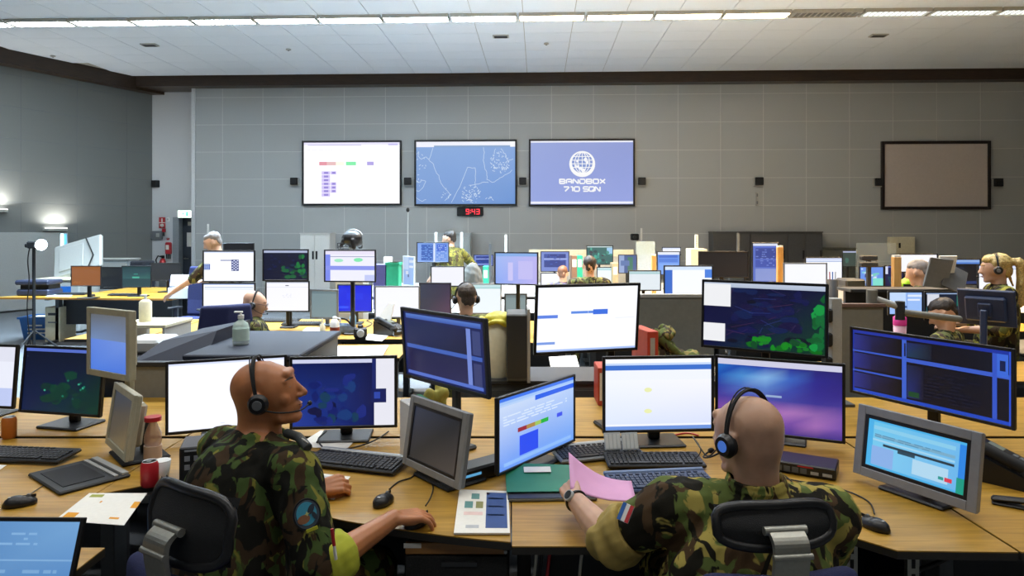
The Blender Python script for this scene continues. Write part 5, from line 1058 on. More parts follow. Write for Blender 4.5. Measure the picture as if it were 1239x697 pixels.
far_person('brown haired seated person below the navy banded screen', P(681, 331, 10.35), -10, 0, 0, 'sit', SITARM, hairstyle='short', vox=.016, hair=mat('brown_hair', '#6a4630', .6, bump=.6, scale=120), shirt=camo('camo_violet_grey', [('#55506a', 0, 0, 0), ('#6a6a48', .5, 1.3, 1), ('#3c3a4a', .6, 1.3, 2)]))
far_person('grey haired seated person left of the folded newspaper stand', P(1110, 330, 6.68), 40, -15, 30, 'sit', SITARM, hairstyle='short', vox=.016, hair=MATS['grey_hair'], shirt=CAMOF)

# ================================================================== chairs
def office_chair(label, loc, rz, headrest=True, hw=.155, hh=.078, *, back_top=.93, fabric=NAVY, backfab=NAVY, group='swivel office chairs'):
    t = thing('office_chair', label, 'chair', loc, rz, group)
    m = MB(); m.box(-.24, -.22, .43, .24, .25, .50, .03); voxel(m, 'seat', fabric, .012, 4, t)
    m = MB()
    zb = lambda q: .54+(back_top-.05-.54)*q
    rows = [(0, -.20, zb(0), .20), (0, -.225, zb(.3), .22), (0, -.235, zb(.65), .22), (0, -.245, zb(1), .20)]
    for (a, b) in zip(rows[:-1], rows[1:]):
        for k in range(9):
            q = k/8; y0 = a[1]+(b[1]-a[1])*q; z0 = a[2]+(b[2]-a[2])*q; w_ = a[3]+(b[3]-a[3])*q
            m.cap((-w_+.02, y0+.02, z0), (0, y0-.02, z0), .032, .034); m.cap((0, y0-.02, z0), (w_-.02, y0+.02, z0), .034, .032)
    voxel(m, 'backrest', backfab, .010, 4, t)
    m = MB(); m.cyl((0, 0, .10), (0, 0, .43), .028); m.box(-.1, -.12, .40, .1, .12, .43); m.build('column', BLACK, t)
    m = MB(); m.tube([(0, -.05, .41), (0, -.24, .42), (0, -.29, .52), (0, -.285, .7)], .022, 8); m.build('back_support', BLACK, t)
    for k in range(5):
        a = 2*PI*k/5+.3; l = MB(); l.tube([(0, 0, .11), (.28*math.cos(a), .28*math.sin(a), .075)], [.026, .018], 8); lg = l.build('base_leg', BLACK, t)
        l = MB(); x, y = .28*math.cos(a), .28*math.sin(a); l.cyl((x-.02, y, .03), (x+.02, y, .03), .03, .03, 12); l.build('caster', BLACKM, lg)
    for s in (-1, 1):
        l = MB(); l.box(s*.27-.02, -.03, .40, s*.27+.02, .03, .62, .008); l.box(s*.27-.035, -.12, .62, s*.27+.035, .12, .65, .012); l.box(min(s*.1, s*.27), -.025, .395, max(s*.1, s*.27), .025, .415); l.build('armrest', BLACK, t)
    if headrest:
        hz = 1.0; m = MB()
        # padded frame ring with mesh inside, curved around the head
        ring = []
        for i in range(28):
            a = 2*PI*i/28; cx_ = hw*(abs(math.cos(a))**.6)*(1 if math.cos(a) >= 0 else -1); cz_ = hh*(abs(math.sin(a))**.6)*(1 if math.sin(a) >= 0 else -1); ring.append((cx_, -.235+1.4*cx_*cx_+.03*(cz_ > 0)*cz_/hh, hz+cz_))
        m.tube(ring, .0135, 8, True); hr = m.build('headrest_frame', BLACK, t)
        g = MB(); vs_ = []; fs_ = []
        for j in range(7):
            for i in range(13): x = (-1+2*i/12)*(hw-.005); z = (-1+2*j/6)*(hh-.006); vs_.append((x, -.238+1.4*x*x+.03*max(0, z)/hh, hz+z))
        off = len(vs_); vs_ += [(v[0], v[1]+.014, v[2]) for v in vs_]
        for j in range(6):
            for i in range(12): a = j*13+i; fs_.append((a, a+1, a+14, a+13)); fs_.append((off+a, off+a+13, off+a+14, off+a+1))
        g.add(vs_, fs_, True); g.build('headrest_mesh', MESHF, hr)
        m = MB(); W2 = .045
        prof = arc([(-.275, .84), (-.285, .90), (-.292, .95), (-.288, .985), (-.262, 1.005), (-.244, 1.008)], 4)
        vs_ = []; fs_ = []
        for (y, z) in prof: vs_ += [(-W2, y, z), (W2, y, z), (W2, y+.014, z-.006), (-W2, y+.014, z-.006)]
        for i in range(len(prof)-1):
            for j in range(4): a = i*4; fs_.append((a+j, a+(j+1) % 4, a+4+(j+1) % 4, a+4+j))
        fs_ += [(3, 2, 1, 0), tuple(len(vs_)-4+k for k in range(4))]
        m.add(vs_, fs_); m.cyl((-.055, -.252, 1.004), (.055, -.252, 1.004), .011); m.cyl((-.05, -.292, .955), (.05, -.292, .955), .008); br = m.build('headrest_bracket', ALU, t, 'grey metal headrest bracket')
        m = MB(); m.box(-.055, -.29, .835, .055, -.255, .86, .008); m.build('bracket_collar', LGREY, br)
    return t
office_chair('navy office chair with mesh headrest behind the person with arm patch', (-.73, 1.93, 0), rad(-32), hw=.165, hh=.088, back_top=.91)
office_chair('navy office chair with mesh headrest behind the person with pink folder', (.655, 1.955, 0), rad(6), hh=.048, back_top=.91)
office_chair('dark office chair back in front of the person with glasses', (P(330, 400, 5.75).x, 5.95, 0), rad(-5), False, back_top=.93, backfab=mat('charcoal_upholstery', '#22242c', .9, bump=.4, scale=200))
office_chair('navy office chair left of the person with glasses, turned away', (P(258, 380, 6.0).x, 6.15, .05), rad(35), False, back_top=1.08)
office_chair('navy office chair in front of the far stacked paper sheets', (P(233, 330, 10).x, 9.9, .0), rad(160), False, back_top=1.25)
office_chair('dark office chair lying low behind the left wall desks', (P(172, 316, 13.5).x, 13.5, .0), rad(30), False, back_top=1.2, fabric=MATS['charcoal_upholstery'], backfab=MATS['charcoal_upholstery'])
office_chair('navy office chair with blue seat under the right front desk', (1.30, 2.66, -.02), rad(185), False, back_top=.64)
# ================================================================== small things on the front desks
DZ = .74
KEYM = mat('black_keys', '#1b1c1f', .5, var=.2, scale=80); KEYB = mat('blue_keys', '#22314f', .45, var=.2, scale=80)
def keyboard(label, px, py, yaw, W=.44, D=.155, z=DZ, body=BLACK, keym=KEYM, top=None, tilt=4, group='computer keyboards'):
    c = G(px, py, z+.01); t = thing('keyboard', label, 'keyboard', (c.x, c.y, z), rad(yaw), group); M = Matrix.Rotation(rad(tilt), 4, 'X') @ Matrix.Translation((0, 0, .006+D/2*math.sin(rad(tilt))))
    b = MB(); b.M = M; b.box(-W/2, -D/2, 0, W/2, D/2, .016, .005); b.build('body', body, t)
    k = MB(); k.M = M; rows = 5; x0 = -W/2+.012
    y = -D/2+.012; kh = (D-.048)/5
    for r in range(rows):
        x = x0; n = 0
        while x < W/2-.105:
            w = .019 if not (r == 0 and .07 < x-x0 < .09) else .1
            k.box(x+.001, y+r*kh+.001, .016, x+w-.001, y+(r+1)*kh-.001, .0225, .002); x += w
        for j in range(4): k.box(W/2-.09+.0195*j, y+r*kh+.001, .016, W/2-.09+.0195*j+.017, y+(r+1)*kh-.001, .0225, .002)
    for j in range(14): k.box(x0+.027*j+.001, D/2-.026, .016, x0+.027*j+.019, D/2-.013, .021, .002)
    ko = k.build('keys', keym, t); ko['kind'] = 'stuff'
    if top: q = MB(); q.M = M; q.box(-W/2, D/2, .004, W/2, D/2+.022, .02, .004); q.build('top_strip', top, t)
    return t
keyboard('black keyboard with silver rear strip beside the dark mouse', 430, 561, -17, .44, top=SILVER)
keyboard('small black keypad corner behind the left keyboard', 366, 556, -10, .16, .12)
keyboard('black and silver keyboard under the two card holders', 722, 549, 16, .40, .16, body=mat('keyboard_silver', '#7d8183', .4, metal=.2), top=SILVER)
keyboard('plain black keyboard below the centre monitor', 791, 559, 1, .42, .15)
keyboard('keyboard with bluish keys nearest the person with pink folder', 800, 586, 7, .42, .16, body=mat('keyboard_blue', '#2a3d63', .4), keym=KEYB, top=mat('keyboard_blue_strip', '#5c7194', .4))
keyboard('dark keyboard at the left edge near the orange can', 22, 552, -6, .50, .15)
def mouse(label, c, yaw, z=DZ):
    t = thing('computer_mouse', label, 'mouse', (c.x, c.y, z), rad(yaw), 'computer mice'); m = MB(); m.ell((0, 0, .008), (.03, .056, .028)); m.ell((0, -.012, .012), (.031, .04, .027))
    me = m; me.v = [(v[0], v[1], max(0.001, v[2])) for v in me.v]; me.build('shell', BLACK, t)
    MB().box(-.0015, .008, .026, .0015, .05, .036).build('button_gap', BLACKM, t); w = MB(); w.cyl((-.004, .026, .032), (.004, .026, .032), .008, .008, 12); w.build('scroll_wheel', MGREY, t)
    MB().box(-.006, -.035, .0355, .006, -.023, .0365).build('badge', LGREY, t)
    return t
def cable(name, label, pts, r=.0028, m=CABLE, grp=None): return tag(MB().tube(arc([tuple(p) for p in pts], 5), r, 6).build(name, m), label, 'cable', grp)
c1 = G(464, 605, DZ+.015); mouse('idle black mouse with badge on the left desk', c1, -22)
c2 = G(505, 630, DZ+.015); mouse('black mouse under the hand of the person with arm patch', c2, -38)
c3 = G(1058, 634, DZ+.015); mouse('black mouse on the right desk', c3, 28)
c4 = G(24, 607, DZ+.015); mouse('black mouse on the far left desk', c4, -62)
zz = DZ+.004
cable('mouse_cable', 'thin cable from the idle mouse to the grey touch screen', [G(471, 592, zz), G(482, 583, zz), G(497, 578, zz), G(505, 570, zz), G(500, 556, zz)])
cable('mouse_cable', 'thin cable rising from the mouse under the hand', [G(515, 612, DZ+.03), G(521, 602, DZ+.03), G(524, 590, zz), G(520, 580, zz)])
cable('mouse_cable', 'long thin cable from the right mouse to the network box', [G(1058, 622, zz+.01), G(1052, 608, zz), G(1030, 596, zz), G(1000, 588, zz), G(955, 580, zz), G(935, 575, zz)])
cable('headset_cable', 'thin headset cable curling beside the network box', [G(962, 600, zz), G(960, 585, zz), G(945, 573, zz), G(930, 566, zz), G(928, 552, zz)])
cable('desk_cable', 'looping black cable on papers behind the left keyboard', [G(395, 522, zz+.01), G(385, 532, zz+.015), G(398, 545, zz+.015), G(430, 541, zz+.012), G(455, 532, zz+.01), G(470, 522, zz)], .0035)
cable('mouse_cable', 'thin cable of the far left mouse', [G(36, 598, zz), G(60, 583, zz), G(80, 572, zz)], .002)
cable('desk_cable', 'red cable lying under the centre monitor', [G(768, 528, zz), G(800, 529, zz), G(830, 524, zz), G(845, 527, zz)], .004, RED)
cable('headset_cable', 'thin looping headset cable left of the head of the person from behind', [P(866, 545, 2.02), P(856, 552, 2.06), P(846, 540, 2.12), P(838, 528, 2.3), P(848, 545, 2.5), G(838, 556, zz), G(820, 548, zz)], .0022)
def sheet(label, corners, z=DZ+.002, m=PAPER, th=.0012, marks=(), name='paper_sheet', cat='paper'):
    pts = [G(a, b, z) for a, b in corners]; cx = sum(p.x for p in pts)/4; cy = sum(p.y for p in pts)/4; t = thing(name, label, cat, (cx, cy, z)); q = [(p.x-cx, p.y-cy) for p in pts]
    MB().prism(q, 0, th).build('sheet', m, t)
    def bil(u, v): return lerp(lerp((q[0][0], q[0][1], 0), (q[1][0], q[1][1], 0), u), lerp((q[3][0], q[3][1], 0), (q[2][0], q[2][1], 0), u), v)
    for (nm, u0, v0, u1, v1, mm) in marks: MB().prism([bil(u0, v0)[:2], bil(u1, v0)[:2], bil(u1, v1)[:2], bil(u0, v1)[:2]], th, th+.0006).build(nm, mm, t)
    return t
sheet('white papers behind the left keyboard under the looping cable', [(388, 521), (440, 523), (420, 543), (356, 541)])
GREYP = mat('print_grey', '#b9bcc0', .8)
sheet('white printed sheet beside the resting left hand', [(388, 573), (424, 577), (404, 605), (371, 598)], marks=[('print_block', .1, .1, .9, .35, GREYP)])
NV = mat('print_navy', '#2b4a86', .7)
sheet('open brochure, white left page and navy right page', [(556, 594), (615, 596), (617, 647), (549, 647)], DZ+.003, th=.006, name='brochure', cat='brochure', marks=[('navy_page', .56, .06, .96, .9, NV), ('badge_print', .26, .1, .42, .24, mat('print_teal', '#5f8f8c', .8)), ('badge_print', .14, .3, .3, .46, MATS['print_teal']), ('badge_print', .36, .3, .5, .46, mat('print_olive', '#8a8a58', .8)), ('text_print', .14, .55, .5, .62, mat('print_pink', '#e6c9c4', .8)), ('text_print', .2, .84, .44, .9, GREYP), ('text_print', .6, .2, .9, .23, mat('print_light_blue', '#7f9ac6', .8)), ('text_print', .6, .4, .9, .43, MATS['print_light_blue']), ('text_print', .6, .6, .9, .63, MATS['print_light_blue']), ('corner_print', .56, .06, .62, .12, REDB)])
OR = mat('print_orange', '#d8941c', .8)
sheet('white printed paper with orange marks beside the chair headrest', [(108, 597), (178, 597), (150, 636), (66, 630)], marks=[('orange_mark', .05, .72, .22, .95, OR), ('orange_mark', .9, .3, 1.0, .5, OR), ('orange_mark', .72, .8, .86, .85, OR), ('green_mark', .08, .06, .3, .16, mat('print_green', '#9aa04a', .8)), ('pencil_mark', .35, .3, .38, .36, OR)])
sheet('white paper corner at the left edge below the dark keyboard', [(-20, 562), (8, 563), (-2, 570), (-30, 570)])
sheet('small crumpled white papers behind the raised white monitor', [(664, 432), (697, 430), (702, 448), (668, 454)], .76)
# dark document tray with silver strip
t = thing('document_holder', 'dark flat document holder with silver strip on the left desk', 'document holder', G(96, 577), rad(-38)); MB().box(-.17, -.13, 0, .17, .13, .014, .005).build('board', mat('dark_board', '#2a2c2d', .6), t); MB().box(-.15, .07, .014, .16, .085, .02).box(-.15, .10, .014, .16, .125, .022).build('clip_strip', LGREY, t); MB().box(-.12, -.1, .014, .12, .05, .0165).build('pad', BLACKM, t)
# green folder stack and pink folder
t = thing('folder_stack', 'black folder with dark edge under the green folder', 'folder', G(655, 592), rad(2)); MB().box(-.135, -.125, .001, .20, .115, .014, .003).build('cover', BLACK, t); MB().box(-.13, -.127, .004, .195, -.12, .011).build('page_edge', mat('page_edges', '#77786f', .8), t)
t = thing('green_folder', 'glossy green folder with white label', 'folder', G(655, 589)+Vector((0, 0, .0155)), rad(2)); vs_ = []; fs_ = []
for j in range(9):
    for i in range(9): u = i/8; v = j/8; vs_.append((-.14+.33*u, -.10+.24*v, .004+.03*v*v*(1-.5*u)))
o_ = len(vs_); vs_ += [(v[0], v[1], v[2]-.003) for v in vs_]
for j in range(8):
    for i in range(8): a = j*9+i; fs_.append((a, a+1, a+10, a+9)); fs_.append((o_+a, o_+a+9, o_+a+10, o_+a+1))
MB().add(vs_, fs_, True).build('cover', GREEN, t); lb = MB(); lb.M = Matrix.Translation((-.01, .085, .023)) @ Matrix.Rotation(rad(9), 4, 'X'); lb.box(-.055, -.022, 0, .055, .022, .0012); lb.build('label_sticker', PAPER, t)
A = P(688, 547, 2.52); Bq = P(764, 582, 2.52); Cq = P(770, 606, 2.30); Dq = P(690, 591, 2.36); vs_ = []; fs_ = []; N = 12
for j in range(N+1):
    for i in range(N+1):
        u = i/N; v = j/N; p_ = lerp(lerp(A, Bq, u), lerp(Dq, Cq, u), v)+Vector((0, 0, -.03*math.sin(PI*u)*(1-.5*v)+.0*v)); vs_.append(p_)
pcn = (A+Bq+Cq+Dq)/4; vs_ = [v-pcn for v in vs_]; o_ = len(vs_); vs_ += [v+Vector((0, .0015, -.0025)) for v in vs_]
for j in range(N):
    for i in range(N): a = j*(N+1)+i; fs_.append((a, a+1, a+N+2, a+N+1)); fs_.append((o_+a, o_+a+N+1, o_+a+N+2, o_+a+1))
for i in range(N):
    for (a, b) in ((i, i+1), (N*(N+1)+i+1, N*(N+1)+i), ((i+1)*(N+1), i*(N+1)), (i*(N+1)+N, (i+1)*(N+1)+N)): fs_.append((b, a, o_+a, o_+b))
tag(place(MB().add(vs_, fs_, True).build('pink_folder', PINK), pcn), 'curved pink folder held up in the hand', 'folder')
# card holders
for (px, lab) in ((742, 'left of two clear card holders standing on the keyboard'), (763, 'right of two clear card holders standing on the keyboard')):
    c = G(px, 545, DZ+.03); t = thing('card_holder', lab, 'card holder', (c.x, c.y, DZ+.032), rad(8), 'card holders on the keyboard'); q = MB(); q.M = Matrix.Rotation(rad(-18), 4, 'X'); q.box(-.038, -.002, 0, .038, .002, .075, .001); q.build('plate', mat('card_plate', '#c8cccb', .3), t)
    for k in range(4): q = MB(); q.M = Matrix.Rotation(rad(-18), 4, 'X'); q.box(-.034+.018*k, -.004, .006, -.034+.018*k+.014, -.002, .068); q.build('card', mat('card', '#e2e4e0', .5), t)
# network box
c = G(974, 570); t = thing('network_switch', 'black network box with red stripe on the right desk', 'network box', c, rad(-30)); MB().box(-.125, -.075, .004, .125, .075, .05, .005).build('case', BLACK, t)
for k in range(4): q = MB(); q.box(-.105+.032*k, -.0765, .012, -.081+.032*k, -.075, .034); q.build('port', mat('port_grey', '#54585a', .4), t)
MB().box(-.02, -.0765, .038, .04, -.075, .043).build('red_stripe', RED, t); MB().box(.03, -.0765, .014, .06, -.075, .026).box(.075, -.0765, .014, .11, -.075, .026).build('label_print', LGREY, t)
for k in (-1, 1): MB().box(k*.1-.012, -.06, 0, k*.1+.012, .06, .004).build('foot', BLACKM, t)
# desk phone at the right edge
def desk_phone(label, c, rz, s=1.0):
    t = thing('desk_phone', label, 'phone', c, rz, 'desk phones'); b = MB(); b.M = Matrix.Scale(s, 4); b.add([(-.1, -.11, 0), (.1, -.11, 0), (.1, .11, 0), (-.1, .11, 0), (-.1, -.11, .03), (.1, -.11, .03), (.1, .11, .11), (-.1, .11, .11)], [(3, 2, 1, 0), (4, 5, 6, 7), (0, 1, 5, 4), (1, 2, 6, 5), (2, 3, 7, 6), (3, 0, 4, 7)]); b.build('base', BLACK, t)
    h = MB(); h.M = Matrix.Scale(s, 4) @ Matrix.Translation((-.075, 0, .085)) @ Matrix.Rotation(rad(20), 4, 'X'); h.cap((0, -.085, .01), (0, .085, .01), .022); h.ell((0, -.09, 0), (.03, .032, .025)); h.ell((0, .09, 0), (.03, .032, .025)); h.build('handset', BLACKM, t)
    d = MB(); d.M = Matrix.Scale(s, 4) @ Matrix.Translation((.03, .05, .092)) @ Matrix.Rotation(rad(20), 4, 'X'); d.box(-.045, -.025, 0, .045, .025, .004); d.build('display', mat('phone_display', '#7a8478', .3), t)
    k = MB(); k.M = Matrix.Scale(s, 4) @ Matrix.Translation((.03, -.03, .062)) @ Matrix.Rotation(rad(20), 4, 'X')
    for i in range(3):
        for j in range(4): k.box(-.04+.028*i, -.05+.022*j, 0, -.018+.028*i, -.034+.022*j, .005)
    ko = k.build('keypad', MGREY, t)
    w = MB(); w.M = Matrix.Scale(s, 4); w.tube(arc([(-.08, -.09, .05), (-.14, -.14, .012), (-.1, -.2, .012), (0, -.18, .012), (.06, -.13, .012)], 5), .004, 6); w.build('cord', CABLE, t); return t
desk_phone('black desk phone with handset at the right edge', (2.02, 2.78, .74), rad(40), 1.15); desk_phone('grey black desk phone beside white papers on the bottle desk', (G(474, 404).x, G(474, 404).y, .74), rad(60), 1.2)
t = thing('stapler', 'dark stapler at the right edge of the desk', 'stapler', G(1228, 614), rad(-35)); MB().box(-.07, -.018, 0, .07, .018, .01, .004).build('base', BLACK, t); q = MB(); q.M = Matrix.Rotation(rad(-6), 4, 'Y'); q.box(-.07, -.017, .016, .065, .017, .036, .008); q.build('arm', BLACK, t)
# bottles and cans on the left desk
def can(label, c, m, r=.033, h=.115, name='drink_can'):
    t = thing(name, label, 'can', c, 0); MB().lathe([(r*.8, 0), (r, .01), (r, h-.015), (r*.82, h-.002)], 22).build('body', m, t); MB().lathe([(r*.82, h-.002), (r*.78, h), (r*.7, h-.004)], 22).build('lid', SILVER, t); MB().box(-.008, -.012, h-.003, .008, .008, h).build('tab', ALU, t); return t
can('orange drink can on the far left desk', G(11, 530), ORANGE, .032, .105); can('red drink can in front of the red capped bottle', G(181, 588), RED, .033, .10)
c = G(185, 562); t = thing('drink_bottle', 'clear drink bottle with red cap beside the white monitor', 'bottle', c); MB().lathe([(.03, 0), (.035, .01), (.035, .07), (.031, .085), (.035, .1), (.034, .135), (.016, .18), (.0135, .2)], 22).build('body', mat('tinted_bottle', '#b8927a', .12, alpha=.6), t); MB().lathe([(.034, .0), (.034, .015), (.034, .018)], 18, (0, 0, .19)).build('cap', RED, t); MB().lathe([(.0362, .03), (.0362, .085)], 22).build('label_wrap', mat('label_wrap', '#b9a08c', .6), t)
t = thing('cup', 'small white cup beside the red can', 'cup', G(196, 578)); MB().lathe([(.025, 0), (.034, .07), (.032, .07), (.024, .006)], 18).build('body', WHITE, t); MB().lathe([(.033, .066), (.0345, .072)], 18).build('rim', WHITE, t)
# computer tower behind the left man
c = Vector((-1.34, 3.0, .74)); t = thing('radio_unit', 'black rack radio unit with printed labels behind the left person', 'electronics', P(252, 590, 2.86)-Vector((0, 0, 0)), rad(18)); c = t.location; t.location = (c.x, c.y, .74)
MB().box(-.10, -.08, 0, .10, .09, .135, .005).build('case', BLACK, t); q = MB(); q.box(-.08, -.084, .118, .06, -.08, .124).box(-.08, -.084, .045, -.06, -.08, .065).box(-.045, -.084, .045, -.025, -.08, .065).box(-.08, -.084, .08, -.06, -.08, .1).box(-.045, -.084, .08, .0, -.08, .1).build('panel_print', mat('panel_print', '#8d9199', .6), t)
for k in range(3): q = MB(); q.cyl((.03+.022*k, -.083, .03), (.03+.022*k, -.095, .03), .008); q.build('knob', MGREY, t)
# laptop bottom left
mt = monitor(P(10, 682, 1.9)+Vector((0, 0, .0)), .38, .24, -1, 20, 'laptop_blue', 'open laptop with light blue screen at the bottom left corner', surf=.742, bez=.012, stand='none', thick=.012)
mt.name = 'laptop'; mt['category'] = 'laptop'; mt['group'] = 'laptops'; q = MB(); q.box(-.19, -.27, 0, .19, -.03, .018, .005); q.build('keyboard_base', DGREY, mt)
q = MB(); h0 = P(10, 682, 1.9).z-.742; q.box(-.15, -.05, .004, .15, -.03, max(.03, h0-.09)); q.build('hinge', BLACK, mt)
# bits around the grey touch screen
t = thing('binder_box', 'green and white box file behind the touch screen', 'box file', (-.41, 3.02, .74), rad(30)); MB().box(-.05, -.11, .0, .05, .11, .25, .004).build('case', WHITE, t); q = MB(); q.box(.03, -.112, .02, .053, .112, .262, .004); q.build('spine', mat('green_plastic', '#3f9a6c', .5), t)
t = thing('duster_cloth', 'crumpled yellow green cloth behind the touch screen', 'cloth', P(520, 480, 3.4)); t.location = (t.location.x, 3.4, .74)
q = MB()
for k in range(7): q.ell((random.uniform(-.07, .07), random.uniform(-.05, .05), .09+random.uniform(0, .12)), (.05, .04, .03), Matrix.Rotation(random.uniform(0, 3), 3, 'Y'))
q.box(-.08, -.05, 0, .08, .05, .1); voxel(q, 'cloth', OLIVE, .009, 3, t, .004)
t = thing('cup', 'white cup standing behind the touch screen corner', 'cup', (P(548, 490, 3.1).x, 3.1, .74)); MB().lathe([(.03, 0), (.04, .16), (.038, .16), (.029, .006)], 18).build('body', WHITE, t); MB().lathe([(.039, .155), (.0415, .165)], 18).build('rim', WHITE, t)
t = thing('power_strip', 'dark power adapter with blue light behind the sideways monitor', 'power adapter', G(585, 575), rad(40)); MB().box(-.13, -.05, .002, .13, .05, .06, .008).build('case', BLACK, t); MB().box(-.13, -.0515, .03, -.05, -.05, .04).build('blue_strip', emit('blue_strip', (.1, .35, .6), .5), t)
# drawer unit and clutter under the desks
t = thing('drawer_pedestal', 'dark textured drawer pedestal under the mouse hand', 'drawer unit', (-.18, 2.62, 0)); MB().box(-.19, -.27, .04, .17, .27, .66, .005).build('body', BLACKM, t); MB().box(-.185, -.285, .645, .155, -.27, .685, .002).build('pull_out_tray', WOODE, t)
for (z0, z1) in ((.06, .28), (.29, .47), (.48, .64)): dq = MB().box(-.185, -.288, z0, .165, -.271, z1, .003).build('drawer', mat('textured_black', '#1c1d1d', .7, scale=180, var=.5, bump=.6), t); MB().box(-.06, -.3, z1-.03, .06, -.289, z1-.015).build('handle', DGREY, dq)
q = MB().cyl((.158, -.292, .655), (.158, -.286, .655), .006); q.build('lock', ALU, t); MB().box(-.19, -.2885, .668, -.13, -.286, .684).build('label_sticker', PAPER, t)
for (px, w, lab, m) in ((597, .07, 'dark metal desk post below the seam of the two front desks', BLACKM), (634, .05, 'second dark post under the green folder desk', BLACKM)):
    c = P(px, 690, 2.5); t = thing('desk_post', lab, 'post', (c.x, 2.5, 0)); MB().box(-w/2, -.03, .03, w/2, .03, .70, .004).build('column', m, t); MB().box(-w/2-.02, -.2, 0, w/2+.02, .2, .03, .01).build('foot', STEEL, t)
for (px, d_, m, lab) in ((649, 2.42, CABLEW, 'white cable hanging under the green folder'), (655, 2.4, BLACK, 'black cable hanging under the green folder'), (705, 2.5, CABLEW, 'thin pale cable hanging under the forearm'), (664, 2.38, RED, 'red white cable hanging under the green folder')):
    c = P(px, 680, d_); cable('hanging_cable', lab, [(c.x+.01, d_, .70), (c.x, d_, .6), (c.x-.012, d_+.01, .45), (c.x-.01, d_, .2), (c.x+.05, d_+.05, .006)], .006, m)
cable('hanging_cable', 'thick black cable hanging under the right desk corner', [(1.62, 2.5, .70), (1.6, 2.48, .58), (1.45, 2.5, .5), (1.3, 2.55, .45), (1.2, 2.6, .3), (1.2, 2.6, .01)], .009)
for (x, lab) in ((1.16, 'grey perforated steel bracket left under the right desk'), (1.37, 'grey perforated steel bracket right under the right desk')):
    t = thing('steel_bracket', lab, 'bracket', (x, 2.34, .0)); MB().box(-.02, -.01, 0, .02, .01, .70).build('strip', ALU, t)
    for k in range(6): MB().box(-.006, -.012, .4+.05*k, .006, -.01, .43+.05*k).build('slot', BLACKM, t)
t = thing('cardboard_box', 'brown cardboard box on the floor under the right desk', 'box', (.86, 3.05, 0), rad(5)); MB().box(-.2, -.15, 0, .2, .15, .38, .004).build('body', mat('brown_card', '#5e4332', .8), t); MB().box(-.2, -.15, .381, -.005, .15, .385).build('flap', MATS['brown_card'], t); MB().box(.005, -.15, .381, .2, .15, .385).build('flap', MATS['brown_card'], t)

# ================================================================== middle ground
# low dark consoles behind the left desks
t = thing('equipment_console', 'low dark blue equipment console carrying the sanitizer bottle', 'console', (P(300, 415, 4.65).x+.12, 4.74, 0)); W0 = P(390, 415, 4.3).x-P(258, 415, 4.3).x
MB().box(-W0/2, -.5, .05, W0/2, .5, .95, .01).build('body', CONSOLED, t); MB().box(-W0/2-.02, -.52, .951, W0/2+.02, .52, .985, .008).build('top', CONSOLE, t); MB().box(-W0/2+.02, -.46, 0, W0/2-.02, .46, .05).build('plinth', BLACKM, t)
for k in range(2): dq = MB().box(-W0/2+.03+k*W0/2, -.515, .1, -.02+k*W0/2, -.501, .9, .003).build('door', CONSOLED, t); MB().box(-.06+k*.1, -.53, .6, -.045+k*.1, -.516, .75).build('handle', ALU, dq)
t = thing('equipment_console', 'sloping dark console with blue top left of the sanitizer bottle', 'console', (P(205, 412, 4.75).x-.06, 4.78, 0)); q = MB(); q.box(-.4, -.45, .05, .42, .5, .86, .01); q.build('body', CONSOLED, t)
q = MB(); q.add([(-.1, -.3, .861), (.42, -.3, .861), (.42, .5, .861), (-.1, .5, .861), (.05, -.1, 1.0), (.42, -.1, 1.07), (.42, .5, 1.07), (.05, .5, 1.0)], [(3, 2, 1, 0), (4, 5, 6, 7), (0, 1, 5, 4), (1, 2, 6, 5), (2, 3, 7, 6), (3, 0, 4, 7)]); q.build('sloped_top', CONSOLE, t); MB().box(-.38, -.4, 0, .4, .45, .05).build('plinth', BLACKM, t)
MB().box(-.4, .15, .862, -.12, .5, .96, .02).build('side_box', LGREY, t)
sheet('white sheet lying on the sloping console front', [(222, 418), (258, 418), (243, 432), (205, 433)], .985-.12)
t = thing('wall_partition', 'grey low partition behind the large white left monitor', 'partition', (P(190, 450, 4.1).x, 4.17, 0)); MB().box(-.22, -.02, .1, .3, .02, .93, .004).build('panel', mat('grey_partition', '#7c7d78', .8), t); MB().box(-.22, -.05, 0, -.18, .04, .1).build('foot', STEEL, t); MB().box(.26, -.05, 0, .3, .04, .1).build('foot', STEEL, t); MB().box(-.23, -.03, .93, .31, .03, .955).build('top_rail', DGREY, t)
c = P(291.5, 415, 4.62); t = thing('sanitizer_bottle', 'clear hand sanitizer pump bottle on the dark console', 'bottle', (c.x, 4.62, .985)); MB().lathe([(.048, 0), (.053, .01), (.053, .12), (.045, .145), (.018, .165), (.018, .175)], 22).build('body', mat('gel_bottle', '#cfe0da', .12, alpha=.55), t); MB().lathe([(.0545, .03), (.0545, .11)], 22).build('label_wrap', mat('gel_label', '#b9cfc4', .5), t); q = MB(); q.cyl((0, 0, .175), (0, 0, .2), .02); q.cyl((0, 0, .2), (0, 0, .215), .006); q.box(-.045, -.01, .213, .012, .01, .225, .003); q.build('pump', WHITE, t)
c = P(176, 390, 6.0); t = thing('dispenser_bottle', 'white pump dispenser standing on a pale shelf at the left', 'bottle', (c.x, 6.0, .96)); MB().lathe([(.05, 0), (.052, .01), (.052, .17), (.03, .19), (.014, .195)], 20).build('body', CREAM, t); q = MB(); q.cyl((0, 0, .195), (0, 0, .225), .012); q.box(-.045, -.008, .222, .012, .008, .235, .003); q.build('pump', WHITE, t)
t = thing('side_shelf', 'pale low shelf carrying the white pump dispenser', 'shelf', (P(205, 395, 6.0).x, 6.02, 0)); MB().box(-.35, -.25, .93, .08, .25, .96, .004).build('top', CREAM, t)
for k in (-.33, .05): MB().box(k, -.24, 0, k+.02, .24, .93).build('side_panel', LGREY, t)
